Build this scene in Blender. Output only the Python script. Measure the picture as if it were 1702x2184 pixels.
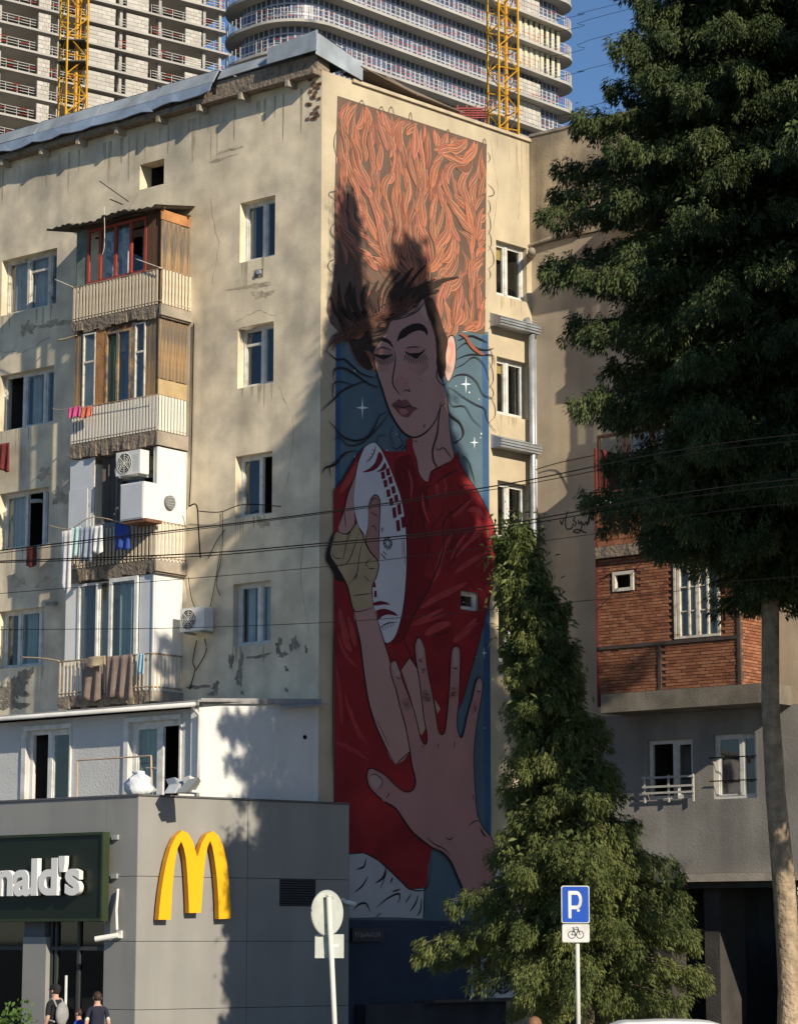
import bpy, bmesh, math, random
import numpy as np
from math import sin, cos, tan, pi, radians, atan, sqrt
from mathutils import Vector, Matrix, noise as mnoise
from mathutils.geometry import tessellate_polygon

random.seed(7); RNG = np.random.default_rng(7)
SC = bpy.context.scene
COL = SC.collection
for o in list(bpy.data.objects): bpy.data.objects.remove(o)

# ------------------------------------------------------------------ camera, sky, sun, exposure
FPX, CXP, CYP = 5400.0, 851.0, 1092.0          # focal length and image centre of a 1702 x 2184 view
TH = atan(908 / 5400)
EYE = Vector((0, 0, 2.65))
cam = bpy.data.cameras.new('camera'); camo = bpy.data.objects.new('camera', cam); COL.objects.link(camo)
cam.sensor_fit = 'VERTICAL'; cam.sensor_height = 24; cam.lens = 24 * FPX / 2184
cam.clip_start = 0.5; cam.clip_end = 5000
camo.location = EYE; camo.rotation_euler = (pi / 2 + TH, 0, 0)
SC.camera = camo
SUN_AZ, SUN_EL = radians(146.8), radians(28)    # azimuth clockwise from +Y
wd = bpy.data.worlds.new('World'); SC.world = wd; wd.use_nodes = True
nt = wd.node_tree; bg = nt.nodes['Background']
sky = nt.nodes.new('ShaderNodeTexSky'); sky.sky_type = 'NISHITA'; sky.sun_disc = False
sky.sun_elevation = SUN_EL; sky.sun_rotation = SUN_AZ; sky.air_density = 1.0; sky.dust_density = 0.0; sky.ozone_density = 6.0
nt.links.new(sky.outputs[0], bg.inputs[0]); bg.inputs[1].default_value = 0.09
sl = bpy.data.lights.new('sun', 'SUN'); so = bpy.data.objects.new('sun', sl); COL.objects.link(so)
sl.energy = 5.0; sl.angle = radians(0.5); sl.color = (1.0, 0.885, 0.70)
sdir = Vector((sin(SUN_AZ) * cos(SUN_EL), cos(SUN_AZ) * cos(SUN_EL), sin(SUN_EL)))
so.rotation_euler = sdir.to_track_quat('Z', 'Y').to_euler(); so.location = (20, -20, 40)
SC.view_settings.view_transform = 'Standard'; SC.view_settings.look = 'None'
SC.view_settings.gamma = 1; SC.view_settings.exposure = 0.2; SC.view_settings.use_curve_mapping = False

# ------------------------------------------------------------------ materials
MATS = {}
def M(name, col, rough=0.85, var=0.12, scale=2.0, bump=0.15, bscale=30, streak=0.0, spec=0.3, metal=0.0, col2=None, c2s=1.0, c2t=0.5, c2w=0.1, trans=0.0):
    if name in MATS: return MATS[name]
    m = bpy.data.materials.new(name); m.use_nodes = True; t = m.node_tree; N = t.nodes; Lk = t.links
    b = N['Principled BSDF']; b.inputs['Roughness'].default_value = rough
    b.inputs['Specular IOR Level'].default_value = spec; b.inputs['Metallic'].default_value = metal
    tc = N.new('ShaderNodeTexCoord')
    def nz(sc, det=4, vec=None):
        n = N.new('ShaderNodeTexNoise'); n.inputs['Scale'].default_value = sc; n.inputs['Detail'].default_value = det
        Lk.new(vec or tc.outputs['Object'], n.inputs['Vector']); return n.outputs['Fac']
    def mr(f, a, b_, lo, hi):
        r = N.new('ShaderNodeMapRange'); r.inputs[1].default_value = lo; r.inputs[2].default_value = hi
        r.inputs[3].default_value = a; r.inputs[4].default_value = b_; Lk.new(f, r.inputs[0]); return r.outputs[0]
    def mul(c, f):
        x = N.new('ShaderNodeMix'); x.data_type = 'RGBA'; x.blend_type = 'MULTIPLY'; x.inputs[0].default_value = 1
        Lk.new(c, x.inputs[6]); Lk.new(f, x.inputs[7]); return x.outputs[2]
    rgb = N.new('ShaderNodeRGB'); rgb.outputs[0].default_value = (*col, 1); c = rgb.outputs[0]
    if col2:
        f = mr(nz(c2s, 6), 0, 1, c2t - c2w, c2t + c2w)
        x = N.new('ShaderNodeMix'); x.data_type = 'RGBA'; Lk.new(f, x.inputs[0]); Lk.new(c, x.inputs[6]); x.inputs[7].default_value = (*col2, 1); c = x.outputs[2]
    if var: c = mul(c, mr(nz(scale, 6), 1 - var, 1 + var, 0.3, 0.7))
    if streak:
        mp = N.new('ShaderNodeMapping'); mp.inputs['Scale'].default_value = (1.7, 1.7, 0.16); Lk.new(tc.outputs['Object'], mp.inputs[0])
        c = mul(c, mr(nz(1.0, 6, mp.outputs[0]), 1 - streak, 1.0, 0.35, 0.6))
    Lk.new(c, b.inputs['Base Color'])
    if bump:
        bp = N.new('ShaderNodeBump'); bp.inputs['Strength'].default_value = bump; bp.inputs['Distance'].default_value = 0.05
        Lk.new(nz(bscale, 5), bp.inputs['Height']); Lk.new(bp.outputs[0], b.inputs['Normal'])
    MATS[name] = m; return m
def glass(name, tint=(0.90, 0.93, 0.93)):
    if name in MATS: return MATS[name]
    m = bpy.data.materials.new(name); m.use_nodes = True; t = m.node_tree; t.nodes.clear()
    out = t.nodes.new('ShaderNodeOutputMaterial'); mx = t.nodes.new('ShaderNodeMixShader'); lw = t.nodes.new('ShaderNodeLayerWeight'); lw.inputs[0].default_value = .5; pw_ = t.nodes.new('ShaderNodeMath'); pw_.operation = 'POWER'; pw_.inputs[1].default_value = 4.5; fr = t.nodes.new('ShaderNodeMath'); fr.operation = 'MULTIPLY_ADD'; fr.inputs[1].default_value = .9; fr.inputs[2].default_value = .06; t.links.new(lw.outputs['Facing'], pw_.inputs[0]); t.links.new(pw_.outputs[0], fr.inputs[0])
    tr = t.nodes.new('ShaderNodeBsdfTransparent'); tr.inputs[0].default_value = (*tint, 1)
    gl = t.nodes.new('ShaderNodeBsdfGlossy'); gl.inputs['Roughness'].default_value = 0.03
    t.links.new(fr.outputs[0], mx.inputs[0]); t.links.new(tr.outputs[0], mx.inputs[1]); t.links.new(gl.outputs[0], mx.inputs[2]); t.links.new(mx.outputs[0], out.inputs[0])
    MATS[name] = m; return m
def leafmat(name, col, col2):
    m = bpy.data.materials.new(name); m.use_nodes = True; t = m.node_tree; N = t.nodes; b = N['Principled BSDF']
    tc = N.new('ShaderNodeTexCoord'); n = N.new('ShaderNodeTexNoise'); n.inputs['Scale'].default_value = 1.6; n.inputs['Detail'].default_value = 5
    t.links.new(tc.outputs['Object'], n.inputs['Vector'])
    r = N.new('ShaderNodeValToRGB'); r.color_ramp.elements[0].position = .35; r.color_ramp.elements[1].position = .68
    r.color_ramp.elements[0].color = (*col, 1); r.color_ramp.elements[1].color = (*col2, 1)
    t.links.new(n.outputs['Fac'], r.inputs[0]); t.links.new(r.outputs[0], b.inputs['Base Color']); b.inputs['Roughness'].default_value = .6; b.inputs['Specular IOR Level'].default_value = .25
    tl = N.new('ShaderNodeBsdfTranslucent'); t.links.new(r.outputs[0], tl.inputs[0]); mx = N.new('ShaderNodeMixShader'); mx.inputs[0].default_value = .22
    t.links.new(b.outputs[0], mx.inputs[1]); t.links.new(tl.outputs[0], mx.inputs[2]); t.links.new(mx.outputs[0], N['Material Output'].inputs[0])
    return m

# ------------------------------------------------------------------ geometry helpers
def ray(x, y):
    u, v = x - CXP, y - CYP
    return Vector((u, FPX * cos(TH) + v * sin(TH), FPX * sin(TH) - v * cos(TH)))
def at(x, y, Y):
    d = ray(x, y); return EYE + d * (Y / d.y)
class Fr:                                           # a vertical plane: u along it, z up, n outwards
    def __init__(s, o, az, side=1):
        a = radians(az); s.o = Vector((o[0], o[1], 0)); s.U = Vector((sin(a), cos(a), 0)); s.N = Vector((cos(a), -sin(a), 0)) * side
    def P(s, u, z, n=0): return s.o + s.U * u + s.N * n + Vector((0, 0, z))
    def px(s, x, y, n=0):
        d = ray(x, y); o = s.o + s.N * n; t = (o - EYE).dot(s.N) / d.dot(s.N); p = EYE + d * t
        return (p - o).dot(s.U), p.z
    def off(s, n): f = Fr((0, 0), 0); f.o = s.o + s.N * n; f.U = s.U; f.N = s.N; return f
class MB:
    def __init__(s): s.v = []; s.f = []; s.m = []
    def face(s, pts, m=0):
        i = len(s.v); s.v += [Vector(p) for p in pts]; s.f.append(tuple(range(i, i + len(pts)))); s.m.append(m)
    def hexa(s, p, m=0):
        i = len(s.v); s.v += [Vector(q) for q in p]
        for f in ((3, 2, 1, 0), (4, 5, 6, 7), (0, 1, 5, 4), (1, 2, 6, 5), (2, 3, 7, 6), (3, 0, 4, 7)): s.f.append(tuple(i + k for k in f)); s.m.append(m)
    def box(s, F, u0, u1, z0, z1, n0, n1, m=0):
        s.hexa([F.P(u0, z0, n0), F.P(u1, z0, n0), F.P(u1, z0, n1), F.P(u0, z0, n1), F.P(u0, z1, n0), F.P(u1, z1, n0), F.P(u1, z1, n1), F.P(u0, z1, n1)], m); return s
    def tube(s, pts, r, k=6, m=0, r2=None, cap=True):
        pts = [Vector(p) for p in pts]; n = len(pts); i0 = len(s.v)
        for j, p in enumerate(pts):
            d = (pts[min(j + 1, n - 1)] - pts[max(j - 1, 0)]).normalized()
            a = d.cross(Vector((0, 0, 1)));  a = a if a.length > 1e-3 else d.cross(Vector((1, 0, 0))); a.normalize(); b = d.cross(a)
            rr = r if r2 is None else r + (r2 - r) * j / (n - 1)
            s.v += [p + (a * cos(2 * pi * q / k) + b * sin(2 * pi * q / k)) * rr for q in range(k)]
        for j in range(n - 1):
            for q in range(k):
                a, b = i0 + j * k + q, i0 + j * k + (q + 1) % k; s.f.append((a, b, b + k, a + k)); s.m.append(m)
        if cap: s.f.append(tuple(i0 + q for q in range(k - 1, -1, -1))); s.m.append(m); s.f.append(tuple(i0 + (n - 1) * k + q for q in range(k))); s.m.append(m)
        return s
    def prism(s, F, pts, n0, n1, m=0, ms=None, hole=None):           # polygon in (u, z), extruded from n0 to n1
        ms = m if ms is None else ms
        lp_ = [[Vector((a, b, 0)) for a, b in pts]] + ([[Vector((a, b, 0)) for a, b in hole]] if hole else []); tri = tessellate_polygon(lp_); pts = list(pts) + list(hole or []); i = len(s.v); k = len(pts)
        s.v += [F.P(a, b, n1) for a, b in pts]
        for t in tri: s.f.append(tuple(i + q for q in t)); s.m.append(m)
        if n0 is not None:
            s.v += [F.P(a, b, n0) for a, b in pts]
            for t in tri: s.f.append(tuple(i + k + q for q in reversed(t))); s.m.append(m)
            for q in range(k): r = (q + 1) % k; s.f.append((i + q, i + r, i + k + r, i + k + q)); s.m.append(ms)
        return s
    def disc(s, c, ax, up, r, d, k=20, m=0, ms=None):     # solid disc facing ax
        ax = Vector(ax).normalized(); a = Vector(up).normalized(); b = ax.cross(a); i = len(s.v)
        for e in (0, d): s.v += [Vector(c) + ax * e + (a * cos(2 * pi * q / k) + b * sin(2 * pi * q / k)) * r for q in range(k)]
        s.f.append(tuple(i + q for q in range(k))); s.m.append(m); s.f.append(tuple(i + k + q for q in range(k))); s.m.append(m)
        for q in range(k): r_ = (q + 1) % k; s.f.append((i + q, i + r_, i + k + r_, i + k + q)); s.m.append(m if ms is None else ms)
        return s
OFF = {}
def link(name, mb, mats, off, smooth=False, fix=True):
    me = bpy.data.meshes.new(name); me.from_pydata([v - off for v in mb.v], [], mb.f)
    mats = mats if isinstance(mats, (list, tuple)) else [mats]
    for m in mats: me.materials.append(m)
    if len(mats) > 1: me.polygons.foreach_set('material_index', mb.m)
    if fix:
        b = bmesh.new(); b.from_mesh(me); bmesh.ops.recalc_face_normals(b, faces=b.faces); b.to_mesh(me); b.free()
    if smooth: me.polygons.foreach_set('use_smooth', [True] * len(me.polygons))
    o = bpy.data.objects.new(name, me); COL.objects.link(o); return o
def tag(o, label, cat, group=None):
    o['label'] = label; o['category'] = cat
    if group: o['group'] = group
    return o
def thing(name, label, cat, loc, group=None):
    o = bpy.data.objects.new(name, None); COL.objects.link(o); o.location = loc; o.empty_display_size = .2
    OFF[o] = Vector(loc); return tag(o, label, cat, group)
def part(name, mb, mats, parent, smooth=False, kind=None, label=None, fix=True):
    o = link(name, mb, mats, OFF[parent], smooth, fix); o.parent = parent; OFF[o] = OFF[parent]
    if kind: o['kind'] = kind
    if label: o['label'] = label
    return o
def solo(name, mb, mats, label, cat, group=None, smooth=False):
    xs = [v.x for v in mb.v]; ys = [v.y for v in mb.v]; zs = [v.z for v in mb.v]
    b = Vector(((min(xs) + max(xs)) / 2, (min(ys) + max(ys)) / 2, min(zs)))
    o = link(name, mb, mats, b, smooth); o.location = b; OFF[o] = b; return tag(o, label, cat, group)
def struct(name, mb, mats, smooth=False):
    o = link(name, mb, mats, Vector((0, 0, 0)), smooth); o['kind'] = 'structure'; OFF[o] = Vector((0, 0, 0)); return o
UNIT = None
def pieces(name, parent, F, boxes, mats, limit=300, rest=None):
    """boxes: (u0,u1,z0,z1,n0,n1,matindex) in frame F; each is an object sharing one cube mesh"""
    global UNIT
    if UNIT is None:
        UNIT = bpy.data.meshes.new('unit_block'); bm = bmesh.new(); bmesh.ops.create_cube(bm, size=1); bm.to_mesh(UNIT); bm.free(); UNIT.materials.append(None)
    mats = mats if isinstance(mats, (list, tuple)) else [mats]
    R = Matrix((F.U, F.N, Vector((0, 0, 1)))).transposed()
    for b in boxes[:limit]:
        o = bpy.data.objects.new(name, UNIT); COL.objects.link(o); o.parent = parent
        c = F.P((b[0] + b[1]) / 2, (b[2] + b[3]) / 2, (b[4] + b[5]) / 2) - OFF[parent]
        S = Matrix.Diagonal((b[1] - b[0], b[5] - b[4], b[3] - b[2])); o.matrix_local = Matrix.Translation(c) @ (R @ S).to_4x4()
        o.material_slots[0].link = 'OBJECT'; o.material_slots[0].material = mats[b[6] if len(b) > 6 else 0]
    if len(boxes) > limit:
        mb = MB()
        for b in boxes[limit:]: mb.box(F, *b[:6], m=b[6] if len(b) > 6 else 0)
        part(rest or name + '_rest', mb, list(mats), parent, kind='stuff')
def wall(F, u0, u1, z0, z1, holes, th, mb=None, m=0, n=0):
    mb = mb or MB(); us = sorted({u0, u1, *[h[0] for h in holes], *[h[1] for h in holes]}); zs = sorted({z0, z1, *[h[2] for h in holes], *[h[3] for h in holes]})
    us = [u for u in us if u0 <= u <= u1]; zs = [z for z in zs if z0 <= z <= z1]
    inh = lambda u, z: any(h[0] < u < h[1] and h[2] < z < h[3] for h in holes)
    full = {}
    for i in range(len(us) - 1):
        for j in range(len(zs) - 1): full[i, j] = not inh((us[i] + us[i + 1]) / 2, (zs[j] + zs[j + 1]) / 2)
    for (i, j), ok in full.items():
        if not ok: continue
        a, b, c, d = us[i], us[i + 1], zs[j], zs[j + 1]
        mb.face([F.P(a, c, n), F.P(b, c, n), F.P(b, d, n), F.P(a, d, n)], m); mb.face([F.P(a, d, n - th), F.P(b, d, n - th), F.P(b, c, n - th), F.P(a, c, n - th)], m)
        for (di, dj, e) in ((-1, 0, (a, c, a, d)), (1, 0, (b, c, b, d)), (0, -1, (a, c, b, c)), (0, 1, (a, d, b, d))):
            if not full.get((i + di, j + dj), False): mb.face([F.P(e[0], e[1], n), F.P(e[2], e[3], n), F.P(e[2], e[3], n - th), F.P(e[0], e[1], n - th)], m)
    return mb
def cr(pts, k=6, closed=False):                       # Catmull-Rom through 2-D or 3-D points
    P_ = [np.array(p, float) for p in pts]; n = len(P_); out = []
    for i in range(n if closed else n - 1):
        if closed: a, b, c, d = (P_[(i + j) % n] for j in (-1, 0, 1, 2))
        else: a, b, c, d = P_[max(i - 1, 0)], P_[i], P_[i + 1], P_[min(i + 2, n - 1)]
        for t in np.arange(k) / k: out.append(.5 * (2 * b + (c - a) * t + (2 * a - 5 * b + 4 * c - d) * t * t + (3 * b - a - 3 * c + d) * t ** 3))
    if not closed: out.append(P_[-1])
    return out
def textmesh(txt, size, off=0.0, ext=0.0, align='LEFT', spacing=1.0):
    c = bpy.data.curves.new('lettering', 'FONT'); c.body = txt; c.size = size; c.offset = off; c.extrude = ext; c.align_x = align; c.space_character = spacing
    o = bpy.data.objects.new('lettering', c); COL.objects.link(o); bpy.context.view_layer.update()
    me = bpy.data.meshes.new_from_object(o.evaluated_get(bpy.context.evaluated_depsgraph_get()))
    v = [tuple(q.co) for q in me.vertices]; f = [tuple(p.vertices) for p in me.polygons]; bpy.data.objects.remove(o); bpy.data.curves.remove(c); bpy.data.meshes.remove(me); return v, f
def text_on(mb, F, u, z, n, txt, size, off=0.0, ext=0.0, align='LEFT', m=0, wide=1.0, spacing=1.0):
    v, f = textmesh(txt, size, off, ext, align, spacing); i = len(mb.v)
    mb.v += [F.P(u + a * wide, z + b, n + c) for a, b, c in v]
    for q in f: mb.f.append(tuple(i + k for k in q)); mb.m.append(m)

# ------------------------------------------------------------------ frames of the place
P0 = (-1.84, 58.0)
L = Fr(P0, 128.84); R = Fr(P0, 44.0)
RW = 7.57
Q0 = R.P(RW, 0); R2 = Fr((Q0.x, Q0.y), 128.84)
uE = -3.56; pE = R.P(uE, 0); FE = Fr((pE.x, pE.y), 128.84)          # white extension, front
uM, zM = R.px(296, 1697, 0.12); pM = R.P(uM, 0, 0.12)
FMf = Fr((pM.x, pM.y), 128.84); FMr = Fr((pM.x, pM.y), 50.5)        # restaurant, street front and side

# common materials
white_pvc = M('white_pvc', (.64, .635, .61), .5, .12, 5, .02, col2=(.50, .47, .42), c2s=4, c2t=.6, c2w=.1)
old_white = M('old_white_paint', (.62, .58, .50), .7, .2, 5, .1, col2=(.34, .25, .16), c2s=6, c2t=.62, c2w=.06)
dark_room = M('dark_interior', (.06, .055, .05), .9, .2, 1, 0)
curtain_m = M('curtain', (.52, .50, .45), .9, .15, 2, .1)
curtain_g = M('curtain_green', (.30, .36, .33), .9, .15, 2, .1)
glass_m = glass('window_glass')
black_m = M('black_rubber', (.008, .008, .009), .9, .1, 4, 0, spec=.1)
steel_m = M('galvanised_steel', (.42, .45, .48), .45, .2, 2.5, .06, metal=.5, streak=.2)
grey_metal = M('grey_painted_metal', (.33, .35, .34), .5, .12, 3, .03)
rust_m = M('rusty_iron', (.16, .075, .045), .85, .35, 6, .2)
concrete_m = M('old_concrete', (.36, .31, .25), .92, .25, 2.2, .4, 14, streak=.3)
rough_conc = M('crumbling_concrete', (.30, .24, .18), .95, .4, 5, .9, 12, col2=(.11, .09, .075), c2s=5, c2t=.55)
ac_white = M('appliance_white', (.70, .69, .65), .5, .08, 3, .02)

def window(parent, F, u0, u1, z0, z1, n=-.2, cols=(.5,), trans=None, fw=.07, mat=None, curtain=None, open_dark=(), room=1.0, sill=False, name='window', rail=()):
    """frame with mullions; one pane object per light; curtain and dark room behind"""
    mat = mat or white_pvc
    mb = MB(); d0, d1 = n - .04, n + .04
    mb.box(F, u0, u0 + fw, z0, z1, d0, d1); mb.box(F, u1 - fw, u1, z0, z1, d0, d1)
    mb.box(F, u0 + fw, u1 - fw, z0, z0 + fw, d0 + .002, d1 - .002); mb.box(F, u0 + fw, u1 - fw, z1 - fw, z1, d0 + .002, d1 - .002)
    xs = [u0 + fw]; 
    for c in cols:
        x = u0 + (u1 - u0) * c; mb.box(F, x - fw * .7, x + fw * .7, z0 + fw, z1 - fw, d0 + .004, d1 + .008); xs += [x - fw * .7, x + fw * .7]
    xs.append(u1 - fw)
    for i in range(0, len(xs), 2):                    # sash rims, a little behind the frame
        a, b = xs[i], xs[i + 1]
        if i // 2 in open_dark: continue
        w = .035; mb.box(F, a, a + w, z0 + fw, z1 - fw, d0 - .01, d1 - .02); mb.box(F, b - w, b, z0 + fw, z1 - fw, d0 - .01, d1 - .02)
        mb.box(F, a + w, b - w, z0 + fw, z0 + fw + w, d0 - .01, d1 - .022); mb.box(F, a + w, b - w, z1 - fw - w, z1 - fw, d0 - .01, d1 - .022)
    for c, t in rail:
        a, b = xs[c * 2], xs[c * 2 + 1]; z = z0 + (z1 - z0) * t; mb.box(F, a + .035, b - .035, z - .03, z + .03, d0 - .01, d1 - .018)
    w_ = part(name, mb, mat, parent)
    for i in range(0, len(xs), 2):
        if i // 2 in open_dark: continue
        g = MB(); g.box(F, xs[i] + .01, xs[i + 1] - .01, z0 + fw + .01, z1 - fw - .01, n - .012, n - .004); part('pane', g, glass_m, w_)
    if curtain:
        cm, spans = curtain
        for (a, b) in spans:
            ua, ub = u0 + (u1 - u0) * a, u0 + (u1 - u0) * b; g = MB(); k = max(6, int((ub - ua) / .03)); ph = random.random() * 6
            col_ = [(ua + (ub - ua) * i / k, n - .16 + .03 * sin(i * 1.1 + ph) + .012 * sin(i * 2.7)) for i in range(k + 1)]
            for i in range(k):
                g.face([F.P(col_[i][0], z0 + .03, col_[i][1]), F.P(col_[i + 1][0], z0 + .03, col_[i + 1][1]), F.P(col_[i + 1][0], z1 - .03, col_[i + 1][1]), F.P(col_[i][0], z1 - .03, col_[i][1])])
            part('curtain', g, cm, w_, True)
    if room:
        g = MB(); a, b, c, d = u0 - .05, u1 + .05, z0 - .05, z1 + .05; e, f = n - .1, n - .1 - room
        g.face([F.P(a, c, f), F.P(b, c, f), F.P(b, d, f), F.P(a, d, f)])
        for p, q in (((a, c), (b, c)), ((b, c), (b, d)), ((b, d), (a, d)), ((a, d), (a, c))): g.face([F.P(*p, e), F.P(*q, e), F.P(*q, f), F.P(*p, f)])
        part('interior', g, dark_room, w_)
    if sill:
        g = MB(); g.box(F, u0 - .05, u1 + .05, z0 - .05, z0 - .004, n + .03, .07); part('sill', g, grey_metal, w_)
    return w_
def cable(pts, r, label, group=None, name='cable', mat=None, k=5, smooth=5):
    mb = MB(); mb.tube([Vector(p) for p in cr(pts, smooth)], r, k); return solo(name, mb, mat or black_m, label, 'cable', group, True)
def cloth(F, u0, u1, z0, z1, n, mat, label, amp=.04, waves=3, name='laundry', stripe=None, group=None, skew=0, cat='laundry'):
    mb = MB(); ku, kz = 14, 10; ph = random.random() * 6; g = {}
    for i in range(ku + 1):
        for j in range(kz + 1):
            s, t = i / ku, j / kz; a = amp * (.3 + t)
            u = u0 + (u1 - u0) * (s - .5) * (1 - .12 * t * sin(s * 9 + ph)) + (u1 - u0) * .5 + skew * t
            z = z1 + (z0 - z1) * t * (1 + .06 * sin(s * 7 + ph)); nn = n + a * sin(s * 2 * pi * waves + ph + t)
            g[i, j] = len(mb.v); mb.v.append(F.P(u, z, nn + .008))
    for i in range(ku + 1):
        for j in range(kz + 1): mb.v.append(mb.v[g[i, j]] - F.N * .016)
    T = (ku + 1) * (kz + 1)
    for i in range(ku):
        for j in range(kz):
            q = (g[i, j], g[i + 1, j], g[i + 1, j + 1], g[i, j + 1]); mb.f.append(q); mb.m.append(0); mb.f.append(tuple(T + k for k in reversed(q))); mb.m.append(0)
    def rim(a, b): mb.f.append((a, b, b + T, a + T)); mb.m.append(0)
    for i in range(ku): rim(g[i, 0], g[i + 1, 0]); rim(g[i, kz], g[i + 1, kz])
    for j in range(kz): rim(g[0, j], g[0, j + 1]); rim(g[ku, j], g[ku, j + 1])
    return solo(name, mb, mat, label, cat, group, True)
def ac_unit(F, u0, z0, w, h, d, n0, label, group=None):
    t = thing('air_conditioner', label, 'air conditioner', F.P(u0 + w / 2, z0, n0 + d / 2), group)
    b = MB(); b.box(F, u0, u0 + w, z0, z0 + h, n0, n0 + d)
    for i in range(9): z = z0 + h * (.15 + .08 * i); b.box(F, u0 + w * .72, u0 + w * .96, z, z + .012, n0 + d, n0 + d + .008)
    o = part('body', b, ac_white, t)
    c = F.P(u0 + w * .36, z0 + h * .5, n0 + d); r = h * .42
    g = MB(); g.disc(c, F.N, (0, 0, 1), r, .006, 24); part('fan_opening', g, M('fan_dark', (.05, .05, .05), .7, 0, 1, 0), o)
    g = MB()
    for q in (1, .78, .56, .34, .14):
        pts = [c + F.N * .014 + (F.U * cos(a) + Vector((0, 0, 1)) * sin(a)) * r * q for a in np.linspace(0, 2 * pi, 25)]; g.tube(pts, .006, 4)
    for a in np.linspace(0, 2 * pi, 9)[:-1]: g.tube([c + F.N * .016, c + F.N * .016 + (F.U * cos(a) + Vector((0, 0, 1)) * sin(a)) * r], .006, 4)
    part('fan_grille', g, ac_white, o)
    g = MB()
    for q in (.15, .85): g.box(F, u0 + w * q - .02, u0 + w * q + .02, z0 - .05, z0 - .002, n0 - .1, n0 + d)
    part('bracket', g, grey_metal, t)
    return t
# ------------------------------------------------------------------ ground
mb = MB(); mb.face([(-1500, -60, 0), (1500, -60, 0), (1500, 1500, 0), (-1500, 1500, 0)])
struct('ground', mb, M('asphalt_ground', (.055, .054, .052), .95, .2, .4, .3, 20))
def flat(name, pts, z, mat):
    mb = MB(); mb.face([(x, y, z) for x, y in pts]); mb.face([(x, y, 0.001) for x, y in pts])
    k = len(pts)
    for i in range(k): a, b = pts[i], pts[(i + 1) % k]; mb.face([(*a, 0.001), (*b, 0.001), (*b, z), (*a, z)])
    return struct(name, mb, mat)
pav = M('pavement_concrete', (.26, .25, .23), .95, .15, 1, .3, 15)
flat('pavement', [(-60, 38.5), (60, 38.5), (60, 52), (-60, 52)], .13, pav)
mb = MB(); mb.face([(-200, 20, .004), (200, 20, .004), (200, 38.4, .004), (-200, 38.4, .004)])
struct('road', mb, M('road_asphalt', (.05, .05, .052), .9, .2, 1, .25, 40))
flat('kerb', [(-60, 38.3), (60, 38.3), (60, 38.498), (-60, 38.498)], .15, M('kerb_stone', (.33, .32, .30), .9))

# ------------------------------------------------------------------ apartment building (mural block)
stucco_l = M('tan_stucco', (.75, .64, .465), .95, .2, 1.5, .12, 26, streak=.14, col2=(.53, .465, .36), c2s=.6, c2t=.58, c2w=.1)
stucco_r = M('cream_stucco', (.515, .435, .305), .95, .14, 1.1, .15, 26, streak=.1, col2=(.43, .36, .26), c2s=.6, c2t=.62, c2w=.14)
WT = 23.13
bld = thing('apartment_building', 'tan stucco apartment block with a painted mural wall and stacked enclosed balconies', 'building', R.P(3, 0, -4))
FLO = [(18.81, 20.31), (15.69, 17.19), (12.52, 14.03), (9.45, 10.94)]
WC = (-2.60, -1.46); LC = (-11.06, -9.03)
holesL = [(WC[0] - .03 * i, WC[1] - .012 * i, a, b) for i, (a, b) in enumerate(FLO)]
LCs = [(-11.1, -9.01), (-11.05, -9.02), (-10.95, -9.1), (-10.85, -9.17)]
holesB = [(c[0], c[1], a, b) for c, (a, b) in zip(LCs, FLO)]
att = (-6.05, -5.2, 21.3, 21.96)
lft2 = [(-15.2, -13.4, a, b) for a, b in FLO]
doors = [(-6.9, -5.3, a - .75, b) for a, b in FLO]
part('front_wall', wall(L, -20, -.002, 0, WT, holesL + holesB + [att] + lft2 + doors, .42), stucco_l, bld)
for i, h in enumerate(holesL):
    window(bld, L, h[0], h[1], h[2], h[3], -.24, cols=(.56,), rail=((0, .72),) if i == 1 else (), open_dark=(1,) if i in (2,) else (),
           curtain=(curtain_m, [(.1, .28), (.62, .95)] if i == 3 else [(.04, .16), (.82, .95)]) if i not in (2, 1) else None)
for i, h in enumerate(holesB):
    window(bld, L, h[0], h[1], h[2], h[3], -.24, cols=((.40, .78), (.36, .74), (.45, .80), (.34, .80))[i], mat=white_pvc if i != 0 else old_white,
           rail=((1, .72),) if i == 0 else (), open_dark=((), (0,), (1,), ())[i],
           curtain=((curtain_m, [(.02, .3), (.42, .7)]), (curtain_m, [(.42, .6), (.8, .98)]), (curtain_m, [(.0, .38), (.8, .98)]), (curtain_g, [(.4, .6)]))[i])
for h in lft2: window(bld, L, *h, -.24, curtain=(curtain_m, [(.1, .9)]))
for h in doors: window(bld, L, *h, -.3, room=.6)
g = MB(); a, b, c, d = att; g.face([L.P(a - .1, c - .1, -1.3), L.P(b + .1, c - .1, -1.3), L.P(b + .1, d + .1, -1.3), L.P(a - .1, d + .1, -1.3)])
for p, q in (((a - .1, c - .1), (b + .1, c - .1)), ((b + .1, c - .1), (b + .1, d + .1)), ((b + .1, d + .1), (a - .1, d + .1)), ((a - .1, d + .1), (a - .1, c - .1))): g.face([L.P(*p, -.43), L.P(*q, -.43), L.P(*q, -1.3), L.P(*p, -1.3)])
part('attic_opening', g, dark_room, bld)
patch_m = M('bare_render', (.25, .215, .17), .98, .35, 6, .8, 20)
rc = random.Random(21)
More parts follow.
